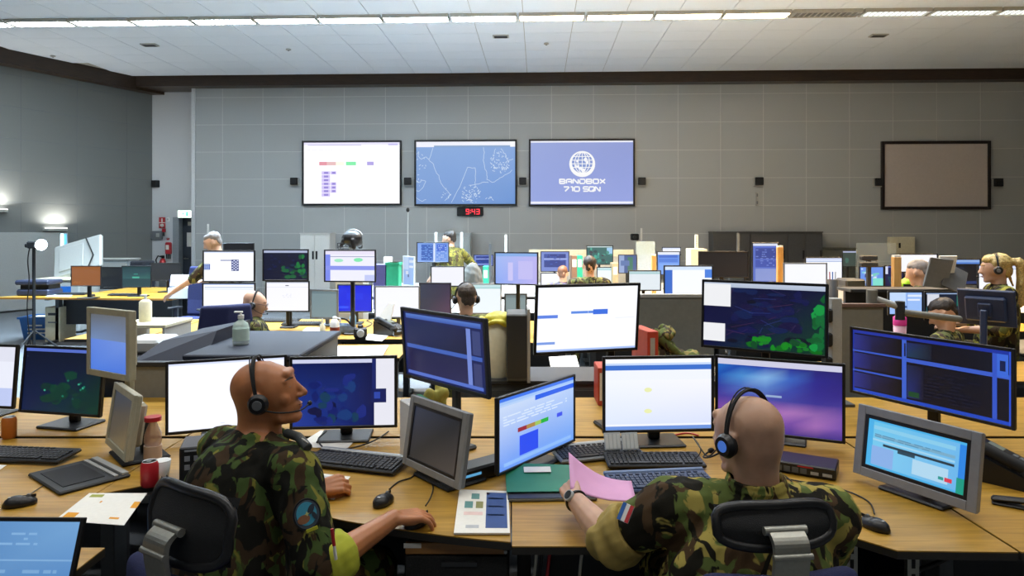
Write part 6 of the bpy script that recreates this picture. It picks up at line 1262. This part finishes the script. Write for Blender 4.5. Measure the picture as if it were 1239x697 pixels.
# bottles, camera and clutter on the second row desk
def on(px, py): return G(px, py, .74)
t = thing('lotion_bottle', 'slim cream squeeze bottle on the bottle desk', 'bottle', on(390, 409)); MB().lathe([(.026, 0), (.028, .01), (.028, .11), (.012, .13), (.008, .165)], 16).build('body', CREAM, t); MB().lathe([(.009, .12), (.005, .185)], 12).build('nozzle', WHITE, t)
t = thing('spray_bottle', 'white jug bottle with brown red label on the bottle desk', 'bottle', on(405, 409)); MB().lathe([(.042, 0), (.045, .01), (.045, .14), (.03, .17), (.02, .18)], 18).build('body', WHITE, t); MB().lathe([(.0455, .045), (.0455, .105)], 18).build('label_wrap', mat('brown_label', '#8a3a26', .6), t); MB().lathe([(.021, .18), (.021, .2), (.012, .205)], 14).build('cap', WHITE, t); MB().tube(arc([(.02, 0, .19), (.05, 0, .18), (.05, 0, .14)], 4), .008, 6).build('handle', WHITE, t)
t = thing('water_bottle', 'clear water bottle with blue cap behind the camera', 'bottle', on(427, 401)); MB().lathe([(.03, 0), (.033, .01), (.033, .15), (.014, .19), (.013, .2)], 16).build('body', mat('water_bottle', '#9fc4d8', .1, alpha=.5), t); MB().lathe([(.0335, .07), (.0335, .12)], 16).build('label_wrap', mat('water_label', '#4a86b8', .5), t); MB().lathe([(.015, .2), (.015, .225), (.012, .226)], 12).build('cap', BLUEP, t)
t = thing('camera', 'black camera with silver lens on the bottle desk', 'camera', on(436, 411), rad(15)); MB().box(-.06, -.03, .02, .06, .03, .11, .01).build('body', BLACK, t); q = MB(); q.cyl((0, -.03, .065), (0, -.09, .065), .035, .032, 20); q.build('lens', SILVER, t); MB().box(-.025, -.02, .11, .025, .025, .14, .008).build('viewfinder', BLACK, t); MB().box(-.05, -.03, 0, .05, .03, .02).build('grip_plate', BLACKM, t)
t = thing('tool_bag', 'grey blue open bag with tools on the bottle desk', 'bag', on(414, 404)); q = MB(); q.box(-.1, -.06, 0, .14, .07, .07, .02); q.ell((.02, 0, .07), (.11, .06, .03)); voxel(q, 'bag_body', mat('grey_blue_cloth', '#5c6878', .8), .01, 3, t, .004); MB().box(-.06, -.02, .09, .06, .0, .105).build('blue_strip', BLUEP, t); MB().tube(arc([(-.08, 0, .07), (-.03, -.02, .15), (.05, -.02, .14), (.1, 0, .07)], 4), .009, 6).build('handle', BLACKM, t)
sheet('white sheets lying right of the camera', [(446, 404), (470, 406), (462, 413), (440, 411)]); sheet('white sheet under the bottle desk edge', [(372, 396), (394, 396), (389, 402), (364, 402)])
t = thing('letter_tray', 'leaning white document board beside the desk phone', 'document board', on(461, 402), rad(-30)); q = MB(); q.M = Matrix.Rotation(rad(-20), 4, 'X'); q.box(-.09, -.008, 0, .09, .008, .30, .003); q.build('board', WHITE, t); q = MB(); q.M = Matrix.Rotation(rad(-20), 4, 'X'); q.box(-.09, -.015, 0, .09, .02, .02); q.build('ledge', BLUEP, t)
for (px, py, lab) in ((366, 392, 'black keyboard in front of the plain white screen'), (340, 388, 'dark keyboard beside the chair of the person with glasses')): keyboard(lab, px, py, 0, .42, .14)
cable('desk_cable', 'tangled black cables behind the bottle desk', [on(440, 398), on(450, 392), on(444, 388), on(458, 386), on(452, 394), on(462, 399)], .008)
sheet('white paper strip on the desk behind the navy radar monitor', [(392, 419), (470, 418), (462, 432), (388, 433)], .74+.012)
desk('maple side desk behind the navy radar monitor', [(-1.6, 5.45), (-.9, 5.45), (-.9, 6.1), (-1.6, 6.1)], [(-1.5, 5.8), (-1.0, 5.8)])
# helmet on its stand
c = P(425, 291, 8.0); t = thing('sports_helmet', 'black sports helmet with face guard above the violet banded screen', 'helmet', c, rad(75)); q = MB(); q.ell((0, -.01, .02), (.105, .128, .1)); q.cap((-.075, -.06, .0), (-.08, -.075, -.075), .035, .03); q.cap((.075, -.06, .0), (.08, -.075, -.075), .035, .03); q.cap((-.075, .06, .0), (-.07, .09, -.06), .025, .022); q.cap((.075, .06, .0), (.07, .09, -.06), .025, .022); q.ell((0, -.09, -.02), (.085, .04, .06)); sh_ = voxel(q, 'shell', BLACK, .008, 2, t); q = MB()
q.tube([(.03*math.sin(a)*0+.05, .125*math.cos(a), .02+.108*math.sin(a)) for a in [PI*i/12*.9+.15 for i in range(12)]], .008, 6); q.build('stripe', SILVER, t)
q = MB()
for z in (-.03, -.07, -.1): q.tube([(.1*math.cos(a), .05+.11*math.sin(a), z) for a in [PI*i/10 for i in range(11)]], .006, 6)
for x in (-.03, .03): q.tube([(x, .155, -.1), (x, .16, -.03)], .006, 6)
q.build('face_guard', DGREY, t); MB().cyl((0, 0, -.14), (0, 0, -.07), .03).build('stand_post', LGREY, t)
t = thing('tall_cabinet', 'narrow grey cabinet under the helmet', 'cabinet', (c.x, 8.05, 0)); zt = c.z-.14; MB().box(-.16, -.15, 0, .16, .15, zt-.02, .004).build('body', LGREY, t); MB().box(-.17, -.16, zt-.019, .17, .16, zt).build('top', LGREY, t); MB().box(-.15, -.165, .1, .15, -.151, zt-.06).build('door', LGREY, t)
# white bin with yellow cloth and dark pillar at the centre
c = P(601, 440, 4.5); t = thing('paper_bin', 'cream waste bin with yellow liner at the centre', 'bin', (c.x, 4.5, .80)); MB().lathe([(.085, 0), (.115, .36), (.11, .36), (.08, .01)], 24).build('body', CREAM, t); q = MB(); q.tube([(.117*math.cos(a), .117*math.sin(a), .35+.02*math.sin(3*a)) for a in [2*PI*i/24 for i in range(24)]], .016, 8, True); q.ell((.02, 0, .38), (.1, .1, .045)); voxel(q, 'liner', YELLOW, .008, 2, t, .003)
t2 = thing('storage_box', 'dark cupboard under the cream bin and grey tower', 'cupboard', (c.x+.1, 4.56, 0)); MB().box(-.35, -.22, 0, 1.45, .22, .78, .006).build('body', mat('grey_cupboard', '#55554f', .6), t2); MB().box(-.36, -.23, .78, 1.46, .23, .80).build('top', DGREY, t2); MB().box(-.3, -.235, .1, .18, -.221, .74).build('door', mat('grey_cupboard_door', '#4a4a46', .6), t2); MB().box(.2, -.235, .1, .7, -.221, .74).build('door', MATS['grey_cupboard_door'], t2)
c = P(627, 440, 4.4); t = thing('computer_tower', 'dark grey upright tower right of the cream bin', 'computer', (c.x, 4.42, .80)); MB().box(-.075, -.15, .01, .055, .15, .43, .008).build('case', mat('tower_grey', '#4c4d4a', .5), t); MB().box(-.07, -.153, .03, .05, -.15, .42).build('front_panel', DGREY, t); MB().box(.056, -.14, .0, .075, .14, .46).build('side_rail', LGREY, t); MB().box(-.07, -.14, 0, .05, .14, .01).build('foot', BLACKM, t)
# red binder, camouflage jacket, grey partition right of the raised white monitor
t = thing('ring_binder', 'upright red ring binder right of the raised white monitor', 'binder', (P(780, 412, 4.3).x, 4.3, .74), rad(10)); MB().box(-.035, -.14, 0, .035, .14, .40, .004).build('cover', REDB, t); MB().box(-.018, -.1415, .05, .012, -.14, .36).build('spine_label', LGREY, t)
t = thing('ring_binder', 'red folder lying under the raised white monitor', 'binder', (P(752, 432, 4.1).x, 4.05, .74), rad(0)); MB().box(-.16, -.1, 0, .12, .1, .22, .004).build('cover', REDB, t); MB().box(-.15, -.102, .03, .11, -.1, .19).build('page_edge', PAPER, t)
t = thing('camouflage_jacket', 'camouflage jacket heaped beside the red binder', 'jacket', (P(812, 420, 4.6).x, 4.58, .80)); q = MB()
for (x, z, r) in ((-.13, .22, .075), (-.1, .12, .09), (-.04, .16, .08), (-.05, .27, .06), (.03, .1, .09), (.12, .09, .08), (.2, .07, .07)): q.ell((x, random.uniform(-.04, .04), z), (r, .09, r*.8))
q.box(-.18, -.07, 0, .26, .09, .08); voxel(q, 'jacket_body', camo('camo_jacket', [('#8a7c48', 0, 0, 0), ('#5a6434', .49, 1.6, 1), ('#41362a', .55, 1.6, 2)]), .008, 2, t, .013); q = MB(); q.tube(arc([(-.15, -.08, .3), (-.05, -.11, .2), (.06, -.12, .12)], 4), .03, 8); voxel(q, 'sleeve', MATS['camo_jacket'], .01, 2, t, .004)
t = thing('desk_partition', 'grey cloth partition below the white screen with blue sides', 'partition', (P(815, 378, 5.5).x, 5.5, 0)); MB().box(-.30, -.02, .12, .32, .02, 1.22, .004).build('panel', mat('grey_cloth_panel', '#77776f', .85), t); MB().box(-.31, -.03, 1.22, .33, .03, 1.245).build('top_rail', LGREY, t)
for k in (-.28, .28): MB().box(k-.02, -.2, 0, k+.02, .2, .12).build('foot', STEEL, t)
# cable pole and arms right of the radar monitor
c = P(1010, 400, 4.0); t = thing('equipment_pole', 'grey steel pole with clamps right of the green radar monitor', 'pole', (c.x, 4.0, .74)); MB().box(-.03, -.03, 0, .03, .03, .62, .004).build('column', LGREY, t); MB().box(-.08, -.08, -.0, .08, .08, .015).build('base', STEEL, t)
for z in (.2, .34, .48): q = MB().box(-.07, -.05, z, -.03, .03, z+.08, .01); q.build('clamp', BLACKM, t)
c = P(1020, 375, 4.6); t = thing('desk_partition', 'grey low partition with reddish rail right of the radar monitor', 'partition', (c.x+.12, 4.45, 0)); MB().box(-.28, -.02, .12, .06, .02, 1.26, .004).build('panel', MATS['grey_cloth_panel'], t); MB().box(-.29, -.03, 1.26, .07, .03, 1.28).build('top_rail', mat('reddish_rail', '#6e564c', .6), t); MB().box(-.28, -.15, 0, -.24, .15, .12).build('foot', STEEL, t); MB().box(.02, -.15, 0, .06, .15, .12).build('foot', STEEL, t)
t = thing('swing_mount', 'pale grey jointed monitor arm above the pink cup', 'mount', (P(1055, 380, 4.5).x, 4.5, .74)); a0 = Vector((0, 0, CZ-(360-HY)/F*4.5-.74)); a1 = P(1089, 372, 4.45)-t.location; a2 = P(1160, 386, 4.4)-t.location
q = MB().cyl((0, 0, 0), (0, 0, a0.z+.05), .035); q.build('post', mat('arm_grey', '#77776f', .5), t); q = MB(); q.cap(a0, a1, .022); q.build('upper_arm', LGREY, t); q = MB(); q.cyl(a1-Vector((0, 0, .08)), a1+Vector((0, 0, .04)), .03); q.build('joint', DGREY, t); q = MB(); q.cap(a1-Vector((0, 0, .03)), a2, .022); q.build('fore_arm', MATS['arm_grey'], t); MB().box(-.08, -.08, 0, .08, .08, .02).build('base', STEEL, t)
c = P(1104, 400, 4.6); t = thing('cup', 'hot pink plastic cup on the right middle desk', 'cup', (c.x, 4.75, .74)); s0 = (CZ-(384-HY)/F*4.75)-.74; MB().lathe([(.03, 0), (.042, s0-.05), (.04, s0-.05), (.028, .006)], 18).build('body', mat('pale_pink', '#d8a8b8', .5), t); MB().lathe([(.043, s0-.055), (.043, s0), (.03, s0+.01)], 18).build('lid', PINKH, t)
t = thing('shelf_ledge', 'long dark ledge below the map and navy green monitors', 'ledge', (P(1110, 349, 6.3).x, 6.35, 0)); zt = CZ-(349-HY)/F*6.3; MB().box(-.65, -.12, zt-.03, .55, .15, zt, .004).build('top', DGREY, t); MB().box(-.65, -.02, 0, .55, .02, zt-.03).build('panel', CONSOLED, t)
c = P(1084.5, 330, 6.6); t = thing('wooden_post', 'upright maple post in front of the navy green monitor', 'post', (c.x, 6.6, 0)); zt = CZ-(311-HY)/F*6.6; MB().box(-.035, -.03, 0, .035, .03, zt, .004).build('column', wood('maple_post', '#b08040', '#c89c58', (14, 14, 1.2)), t); MB().box(-.03, -.025, zt, .03, .025, zt+.02).build('cap', WHITE, t)
c = P(943.5, 325, 8.5); t = thing('wooden_post', 'upright maple post right of the tall blue document', 'post', (c.x, 8.5, 0)); zt = CZ-(299-HY)/F*8.5; MB().box(-.035, -.03, 0, .035, .03, zt, .004).build('column', MATS['maple_post'], t); MB().box(-.03, -.025, zt, .03, .025, zt+.02).build('cap', WHITE, t)
c = P(791, 322, 9.5); t = thing('wooden_post', 'upright maple post left of the blue paneled monitor', 'post', (c.x, 9.5, 0)); zt = CZ-(309-HY)/F*9.5; MB().box(-.03, -.03, 0, .03, .03, zt, .004).build('column', MATS['maple_post'], t); MB().box(-.025, -.025, zt, .025, .025, zt+.02).build('cap', WHITE, t)
# folded board pair beside the woman
t = thing('binder_stand', 'large open grey binder standing left of the blond person', 'binder', (P(1135, 345, 6.2).x, 6.2, CZ-(348-HY)/F*6.2), rad(10)); q = MB(); q.M = Matrix.Rotation(rad(12), 4, 'X') @ Matrix.Rotation(rad(6), 4, 'Y'); q.box(-.16, -.01, 0, .08, .01, .27, .003); q.build('cover', mat('grey_board', '#7f8080', .5), t); q = MB(); q.M = Matrix.Translation((.05, -.05, 0)) @ Matrix.Rotation(rad(-20), 4, 'X') @ Matrix.Rotation(rad(28), 4, 'Y'); q.box(-.06, -.01, 0, .16, .01, .24, .003); q.build('cover', mat('grey_board_dark', '#5f6060', .5), t); q = MB(); q.M = Matrix.Rotation(rad(12), 4, 'X'); q.box(-.02, .015, .1, .16, .03, .29); q.build('pages', PAPER, t)
t = thing('acrylic_pane', 'clear acrylic divider in front of the electrical box', 'divider', (P(1060, 310, 8.6).x, 8.6, .74)); zt = CZ-(294-HY)/F*8.6-.74; MB().box(-.25, -.004, .02, .25, .004, zt).build('pane', ACRYL, t)
for k in (-.2, .2): MB().box(k-.03, -.06, 0, k+.03, .06, .02).build('foot', LGREY, t)
t = thing('acrylic_pane', 'clear acrylic divider behind the small lavender monitor', 'divider', (P(781, 305, 11.5).x, 11.5, .74)); zt = CZ-(292-HY)/F*11.5-.74; MB().box(-.16, -.004, .02, .16, .004, zt).build('pane', mat('acrylic_bluish', '#aab8b8', .2, alpha=.5), t); MB().box(-.2, -.06, 0, .2, .06, .02).build('foot', LGREY, t)
for (px, py, d_, lab) in ((1051, 312, 8.0, 'upper of two black loudspeaker bars behind the map monitor'), (1051, 320, 7.8, 'lower of two black loudspeaker bars behind the map monitor')):
    c = P(px, py, d_); t = thing('sound_bar', lab, 'speaker', c); MB().box(-.095, -.04, -.03, .095, .04, .03, .015).build('housing', BLACKM, t); MB().box(-.02, -.02, .74-c.z, .02, .02, -.03).build('stem', DGREY, t); MB().box(-.085, -.043, -.02, .085, -.04, .02).build('grille', DGREY, t)
# printer, cream box and cups in the rear rows
t = thing('desk_printer', 'beige and black desk printer right of the white document monitor', 'printer', (P(1029, 335, 8.0).x, 8.0, .74)); z1 = CZ-(340-HY)/F*8; q = MB(); q.box(-.13, -.15, .2, .11, .15, .34, .01); q.build('body', LGREY, t); q = MB(); q.box(-.125, -.155, .36, .105, .12, .46, .02); q.build('lid', DGREY, t); MB().box(-.13, -.15, 0, .11, .15, .2, .005).build('paper_tray', MGREY, t)
t = thing('pen_cup', 'black pen cup right of the blank white monitor', 'cup', (P(1013, 345, 6.9).x, 7.0, .74)); z1 = CZ-(336-HY)/F*7-.74; MB().lathe([(.05, 0), (.055, z1-.02), (.05, z1-.02), (.045, .01)], 18).build('body', BLACKM, t)
for k in range(3): q = MB().cyl((.015*(k-1), 0, .02), (.03*(k-1), 0, z1+.06), .005); q.build('pen', (RED, BLUEP, LGREY)[k], t)
c = P(847, 322, 9.6); t = thing('paper_shredder', 'cream slanted box with white post right of the blue paneled monitor', 'box', (c.x, 9.6, .74)); zt = CZ-(301-HY)/F*9.6-.74; q = MB(); q.add([(-.16, -.12, 0), (.24, -.12, 0), (.24, .15, 0), (-.16, .15, 0), (-.16, -.12, zt), (.06, -.12, zt), (.06, .15, zt), (-.16, .15, zt)], [(3, 2, 1, 0), (4, 5, 6, 7), (0, 1, 5, 4), (1, 2, 6, 5), (2, 3, 7, 6), (3, 0, 4, 7)]); q.build('body', CREAM, t); MB().box(-.07, -.01, zt, -.03, .02, zt+.2).build('post', WHITE, t); sl = MB()
for k in range(7): sl.box(-.058, -.0115, zt+.02+.025*k, -.042, -.0101, zt+.03+.025*k)
sl.build('slot_row', MGREY, t)
# white vertical posts of desk rails
for (px, p0, p1, d_, lab) in ((527.5, 281, 296, 11, 'white rail post above the blue document monitor'), (558.5, 281, 296, 11, 'white rail post behind the standing person'), (893, 282, 306, 11, 'white rail post in front of the dark lockers'), (593, 295, 312, 11.5, 'dark rail post left of the lavender monitor'), (612, 284, 305, 12, 'pale perforated rail post above the lavender monitor'), (776, 276, 290, 16, 'pale conduit on the wall above the acrylic divider'), (252, 271, 290, 16, 'pale conduit on the wall left of the leaning person')):
    c = P(px, p1, d_); t = thing('rail_post', lab, 'post', (c.x, d_, 0)); zt = CZ-(p0-HY)/F*d_; m_ = STEEL if 'dark' in lab else WHITE; MB().box(-.02, -.02, .03, .02, .02, zt).build('column', m_, t); MB().box(-.06, -.06, 0, .06, .06, .03).build('base', m_, t)
c = P(771, 288, 15.6); t = thing('wall_camera', 'black camera on a bracket below the conduit', 'camera', c); MB().box(-.14, -.12, -.05, .02, .1, .1, .02).build('body', BLACKM, t); MB().box(.0, .0, -c.z, .04, .04, .0).build('bracket_post', LGREY, t); q = MB().cyl((-.08, -.12, .02), (-.08, -.17, .02), .04); q.build('lens', DGREY, t)
# green crate and white boxes left of centre, colourful binders
t = thing('plastic_crate', 'green plastic crate between the violet banded and narrow monitors', 'crate', (P(466, 330, 8.6).x, 8.9, .74)); zt = CZ-(318-HY)/F*8.8-.74; MB().box(-.02, -.12, .0, .14, .12, zt, .006).build('body', mat('teal_green', '#1f9a72', .5), t); MB().box(-.19, -.1, 0, -.03, .1, zt-.02, .006).build('inner_box', mat('violet_box', '#4c4a80', .6), t); MB().box(-.03, -.13, zt-.03, .15, .13, zt).build('rim', MATS['teal_green'], t)
t = thing('white_box', 'small white box above the green crate', 'box', (P(471, 316, 9.8).x, 9.7, .74)); zt = CZ-(311-HY)/F*9.7-.74; MB().box(-.05, -.06, 0, .05, .06, zt-.01).build('body', WHITE, t); MB().box(-.052, -.062, zt-.05, .052, .062, zt).build('lid', WHITE, t)
for (px, py, m, lab) in ((694, 309, mat('brown_spine', '#7a5a44', .6), 'brown binder left of the teal radar monitor'), (700.5, 309, mat('teal_spine', '#1f9a78', .6), 'green binder left of the teal radar monitor'), (588, 322, MATS['teal_spine'], 'green and yellow binder left of the lavender monitor'), (743, 318, mat('tan_spine', '#9a8a6a', .6), 'tan binder right of the teal radar monitor')):
    d_ = 11.0; t = thing('ring_binder', lab, 'binder', (P(px, py, d_).x, d_, .74)); zt = CZ-(py-HY)/F*d_-.74; MB().box(-.045, -.14, 0, .045, .14, zt, .004).build('cover', m, t); MB().box(-.03, -.142, zt-.18, .03, -.14, zt-.06).build('spine_label', PAPER, t)
t = thing('backpack', 'dark grey backpack leaning below the standing person', 'bag', (P(572, 330, 9.2).x, 9.2, .74)); zt = CZ-(317-HY)/F*9.2-.74; q = MB(); q.ell((0, 0, zt*.5), (.14, .1, zt*.5)); q.box(-.13, -.09, 0, .13, .09, zt*.5); voxel(q, 'bag_body', mat('bag_grey', '#5c5c58', .8), .014, 3, t, .005); q = MB(); q.box(-.09, -.125, .05, .09, -.07, zt*.5, .02); q.build('pocket', mat('bag_dark', '#3c3c3c', .8), t)
# safety vest
t = thing('safety_vest', 'bright yellow green vest beside the navy green monitor', 'vest', (P(1100, 342, 7.0).x, 7.0, .74)); q = MB(); zt = CZ-(338-HY)/F*7.0-.74
for k in range(4): q.ell((-.06+.04*k, 0, zt-.05+.02*(k % 2)), (.05, .06, .05))
q.box(-.1, -.05, 0, .08, .05, zt-.06); voxel(q, 'vest_body', mat('hi_vis', '#9fd01c', .6), .01, 2, t, .004); q = MB().box(-.09, -.062, zt-.07, .08, -.05, zt-.045); q.build('dark_strip', BLACKM, t)

# ================================================================== far left corner
# work light on a stand
c = P(41, 413, 10.15); t = thing('work_light', 'black work light on a tall stand, shining to the right', 'lamp', (c.x, 10.15, 0)); zt = CZ-(299-HY)/F*10.15; MB().cyl((0, 0, .03), (0, 0, zt), .022).build('pole', BLACKM, t); q = MB()
for k in range(3): a = 2*PI*k/3+.4; q.tube([(0, 0, .28), (.3*math.cos(a), .3*math.sin(a), .015)], .014, 8)
q.build('tripod', BLACKM, t); q = MB(); q.box(-.08, -.06, zt-.02, .12, .06, zt+.09, .02); q.cyl((-.12, 0, zt+.02), (-.04, 0, zt+.03), .03); q.build('lamp_head', BLACKM, t); q = MB(); q.cyl((.12, -.04, zt+.035), (.15, -.06, zt+.035), .07, .085, 20); q.build('reflector', SILVER, t); q = MB(); q.cyl((.15, -.06, zt+.035), (.156, -.064, zt+.035), .075, .075, 20); q.build('lamp_glass', emit('work_lamp_glow', (.85, .93, 1), 30), t)
MB().tube(arc([(-.06, 0, zt), (-.09, 0, zt-.2), (-.07, 0, zt-.5), (-.1, 0, .6), (-.05, 0, .05)], 5), .008, 6).build('cord', CABLE, t)
l_ = bpy.data.lights.new('work_light_lamp', 'SPOT'); l_.energy = 14; l_.spot_size = rad(110); l_.color = (.9, .95, 1); l_.shadow_soft_size = .07; lo = bpy.data.objects.new('work_light_lamp', l_); COL.objects.link(lo); lo.location = (c.x+.19, 10.08, zt+.035); lo.rotation_euler = (rad(80), 0, rad(-70))
# copier with its lid raised
c = P(80, 350, 12.0); t = thing('photocopier', 'white photocopier with its lid raised by the left wall', 'copier', (c.x, 12.0, 0)); zt = CZ-(338-HY)/F*12; MB().box(-.36, -.3, .03, .42, .3, zt, .02).build('body', LGREY, t); MB().box(-.38, -.32, zt, .44, .32, zt+.03, .008).build('scan_bed', CREAM, t); MB().box(-.1, -.305, .35, .1, -.3, .5).build('paper_drawer', LGREY, t); MB().box(.1, -.306, zt-.2, .28, -.3, zt-.1).build('control_panel', BLUEP, t)
q = MB(); q.M = Matrix.Translation((.1, .0, zt+.04)) @ Matrix.Rotation(rad(8), 4, 'Z') @ Matrix.Rotation(rad(62), 4, 'X') @ Matrix.Rotation(rad(0), 4, 'Z'); q.M = Matrix.Translation((.08, .25, zt+.05)) @ Matrix.Rotation(rad(-16), 4, 'Y') @ Matrix.Rotation(rad(-25), 4, 'X'); q.box(-.48, -.04, .05, .42, .05, .72, .03); lid = q.build('lid', LGREY, t); q2 = MB(); q2.M = q.M; q2.box(-.36, -.06, .15, .1, -.04, .62, .01); q2.build('lid_tray', LGREY, lid); q3 = MB(); q3.M = q.M; q3.tube([(.15, -.06, .7), (.3, -.07, .3), (.2, -.08, .05)], .012, 6); q3.build('lid_arm', BLACKM, lid)
c = P(47, 352, 10.9); t = thing('laser_printer', 'dark blue printer on the left end of the long desk', 'printer', G(47, 357)); zz_ = .74; MB().box(-.25, -.16, 0, .26, .2, .1, .02).build('body', mat('navy_plastic', '#2b3248', .45), t); MB().box(-.27, -.17, .17, .26, .2, .245, .02).build('scanner_lid', MATS['navy_plastic'], t); MB().box(-.22, -.1, .1, .22, .18, .17).build('output_bay', BLACKM, t)
sheet('white papers beside the dark blue printer', [(62, 355), (90, 355), (85, 359), (55, 359)])
for (px, py, lab) in ((88, 356, 'black keyboard in front of the orange screen'), (150, 357, 'black keyboard in front of the teal screen')): keyboard(lab, px, py, 0, .46, .14)
mouse('pale mouse beside the orange screen keyboard', G(111, 357.5, DZ+.015), -30)
t = thing('storage_crate', 'blue plastic crate with white print on the floor by the work light', 'crate', (P(40, 400, 10.9).x, 11.2, .0), rad(4)); q = MB()
CBL = mat('crate_blue', '#2464a8', .45); q.add([(-.24, -.17, 0), (.24, -.17, 0), (.24, .17, 0), (-.24, .17, 0), (-.29, -.21, .36), (.29, -.21, .36), (.29, .21, .36), (-.29, .21, .36)], [(3, 2, 1, 0), (0, 1, 5, 4), (1, 2, 6, 5), (2, 3, 7, 6), (3, 0, 4, 7)]); q.build('body', CBL, t); q = MB(); q.box(-.31, -.23, .34, .31, -.2, .37).box(-.31, .2, .34, .31, .23, .37).box(-.31, -.2, .34, -.28, .2, .37).box(.28, -.2, .34, .31, .2, .37); q.build('rim', CBL, t); q = MB()
for k in range(3): q.M = Matrix.Translation((0, -.2, .1+.06*k)) @ Matrix.Rotation(rad(-6), 4, 'X'); q.box(-.16, -.012, 0, .16-.05*k, -.004, .025)
q.build('white_print', PAPER, t); q = MB(); q.box(-.2, -.15, .05, .18, .15, .36); q.build('paper_contents', PAPER, t)
# white paper stack held by the leaning man on the low cabinet
t = thing('white_carton', 'pale open carton on the desk below the outstretched arm', 'carton', G(223, 356)); t.location = (P(223, 356, 10.0).x, 10.35, .742); MB().box(-.36, -.12, 0, .2, .16, .16, .004).build('lower_box', WHITE, t); q = MB(); q.M = Matrix.Rotation(rad(-14), 4, 'X'); q.box(-.36, -.1, .165, .2, -.09, .34); q.build('standing_sheet', PAPER, t); MB().box(-.4, .0, .0, -.365, .12, .28).build('end_board', NAVY, t); MB().box(.21, -.14, 0, .32, .16, .34).build('side_box', LGREY, t)
t = thing('low_cupboard', 'pale low cupboard behind the left monitors', 'cupboard', (P(130, 330, 14).x, 13.9, 0), 0); zt = CZ-(314-HY)/F*14; MB().box(-.8, -.2, 0, .6, .2, zt, .004).build('body', mat('pale_cupboard', '#9aa2a4', .6), t); MB().box(-.82, -.22, zt, .62, .22, zt+.03).build('top', LGREY, t); MB().box(-.75, -.215, .1, -.1, -.201, zt-.05).build('door', LGREY, t); MB().box(-.06, -.215, .1, .56, -.201, zt-.05).build('door', LGREY, t)
t = thing('paper_carton', 'brown box and pale computer under the long left desk', 'computer', (P(62, 380, 10.8).x, 11.0, 0)); MB().box(-.1, -.2, 0, .14, .2, .55, .006).build('case', CREAM, t); MB().box(-.05, -.203, .42, .09, -.2, .46).build('drive_slot', DGREY, t); MB().box(-.05, -.203, .3, .09, -.2, .32).build('vent', MGREY, t)
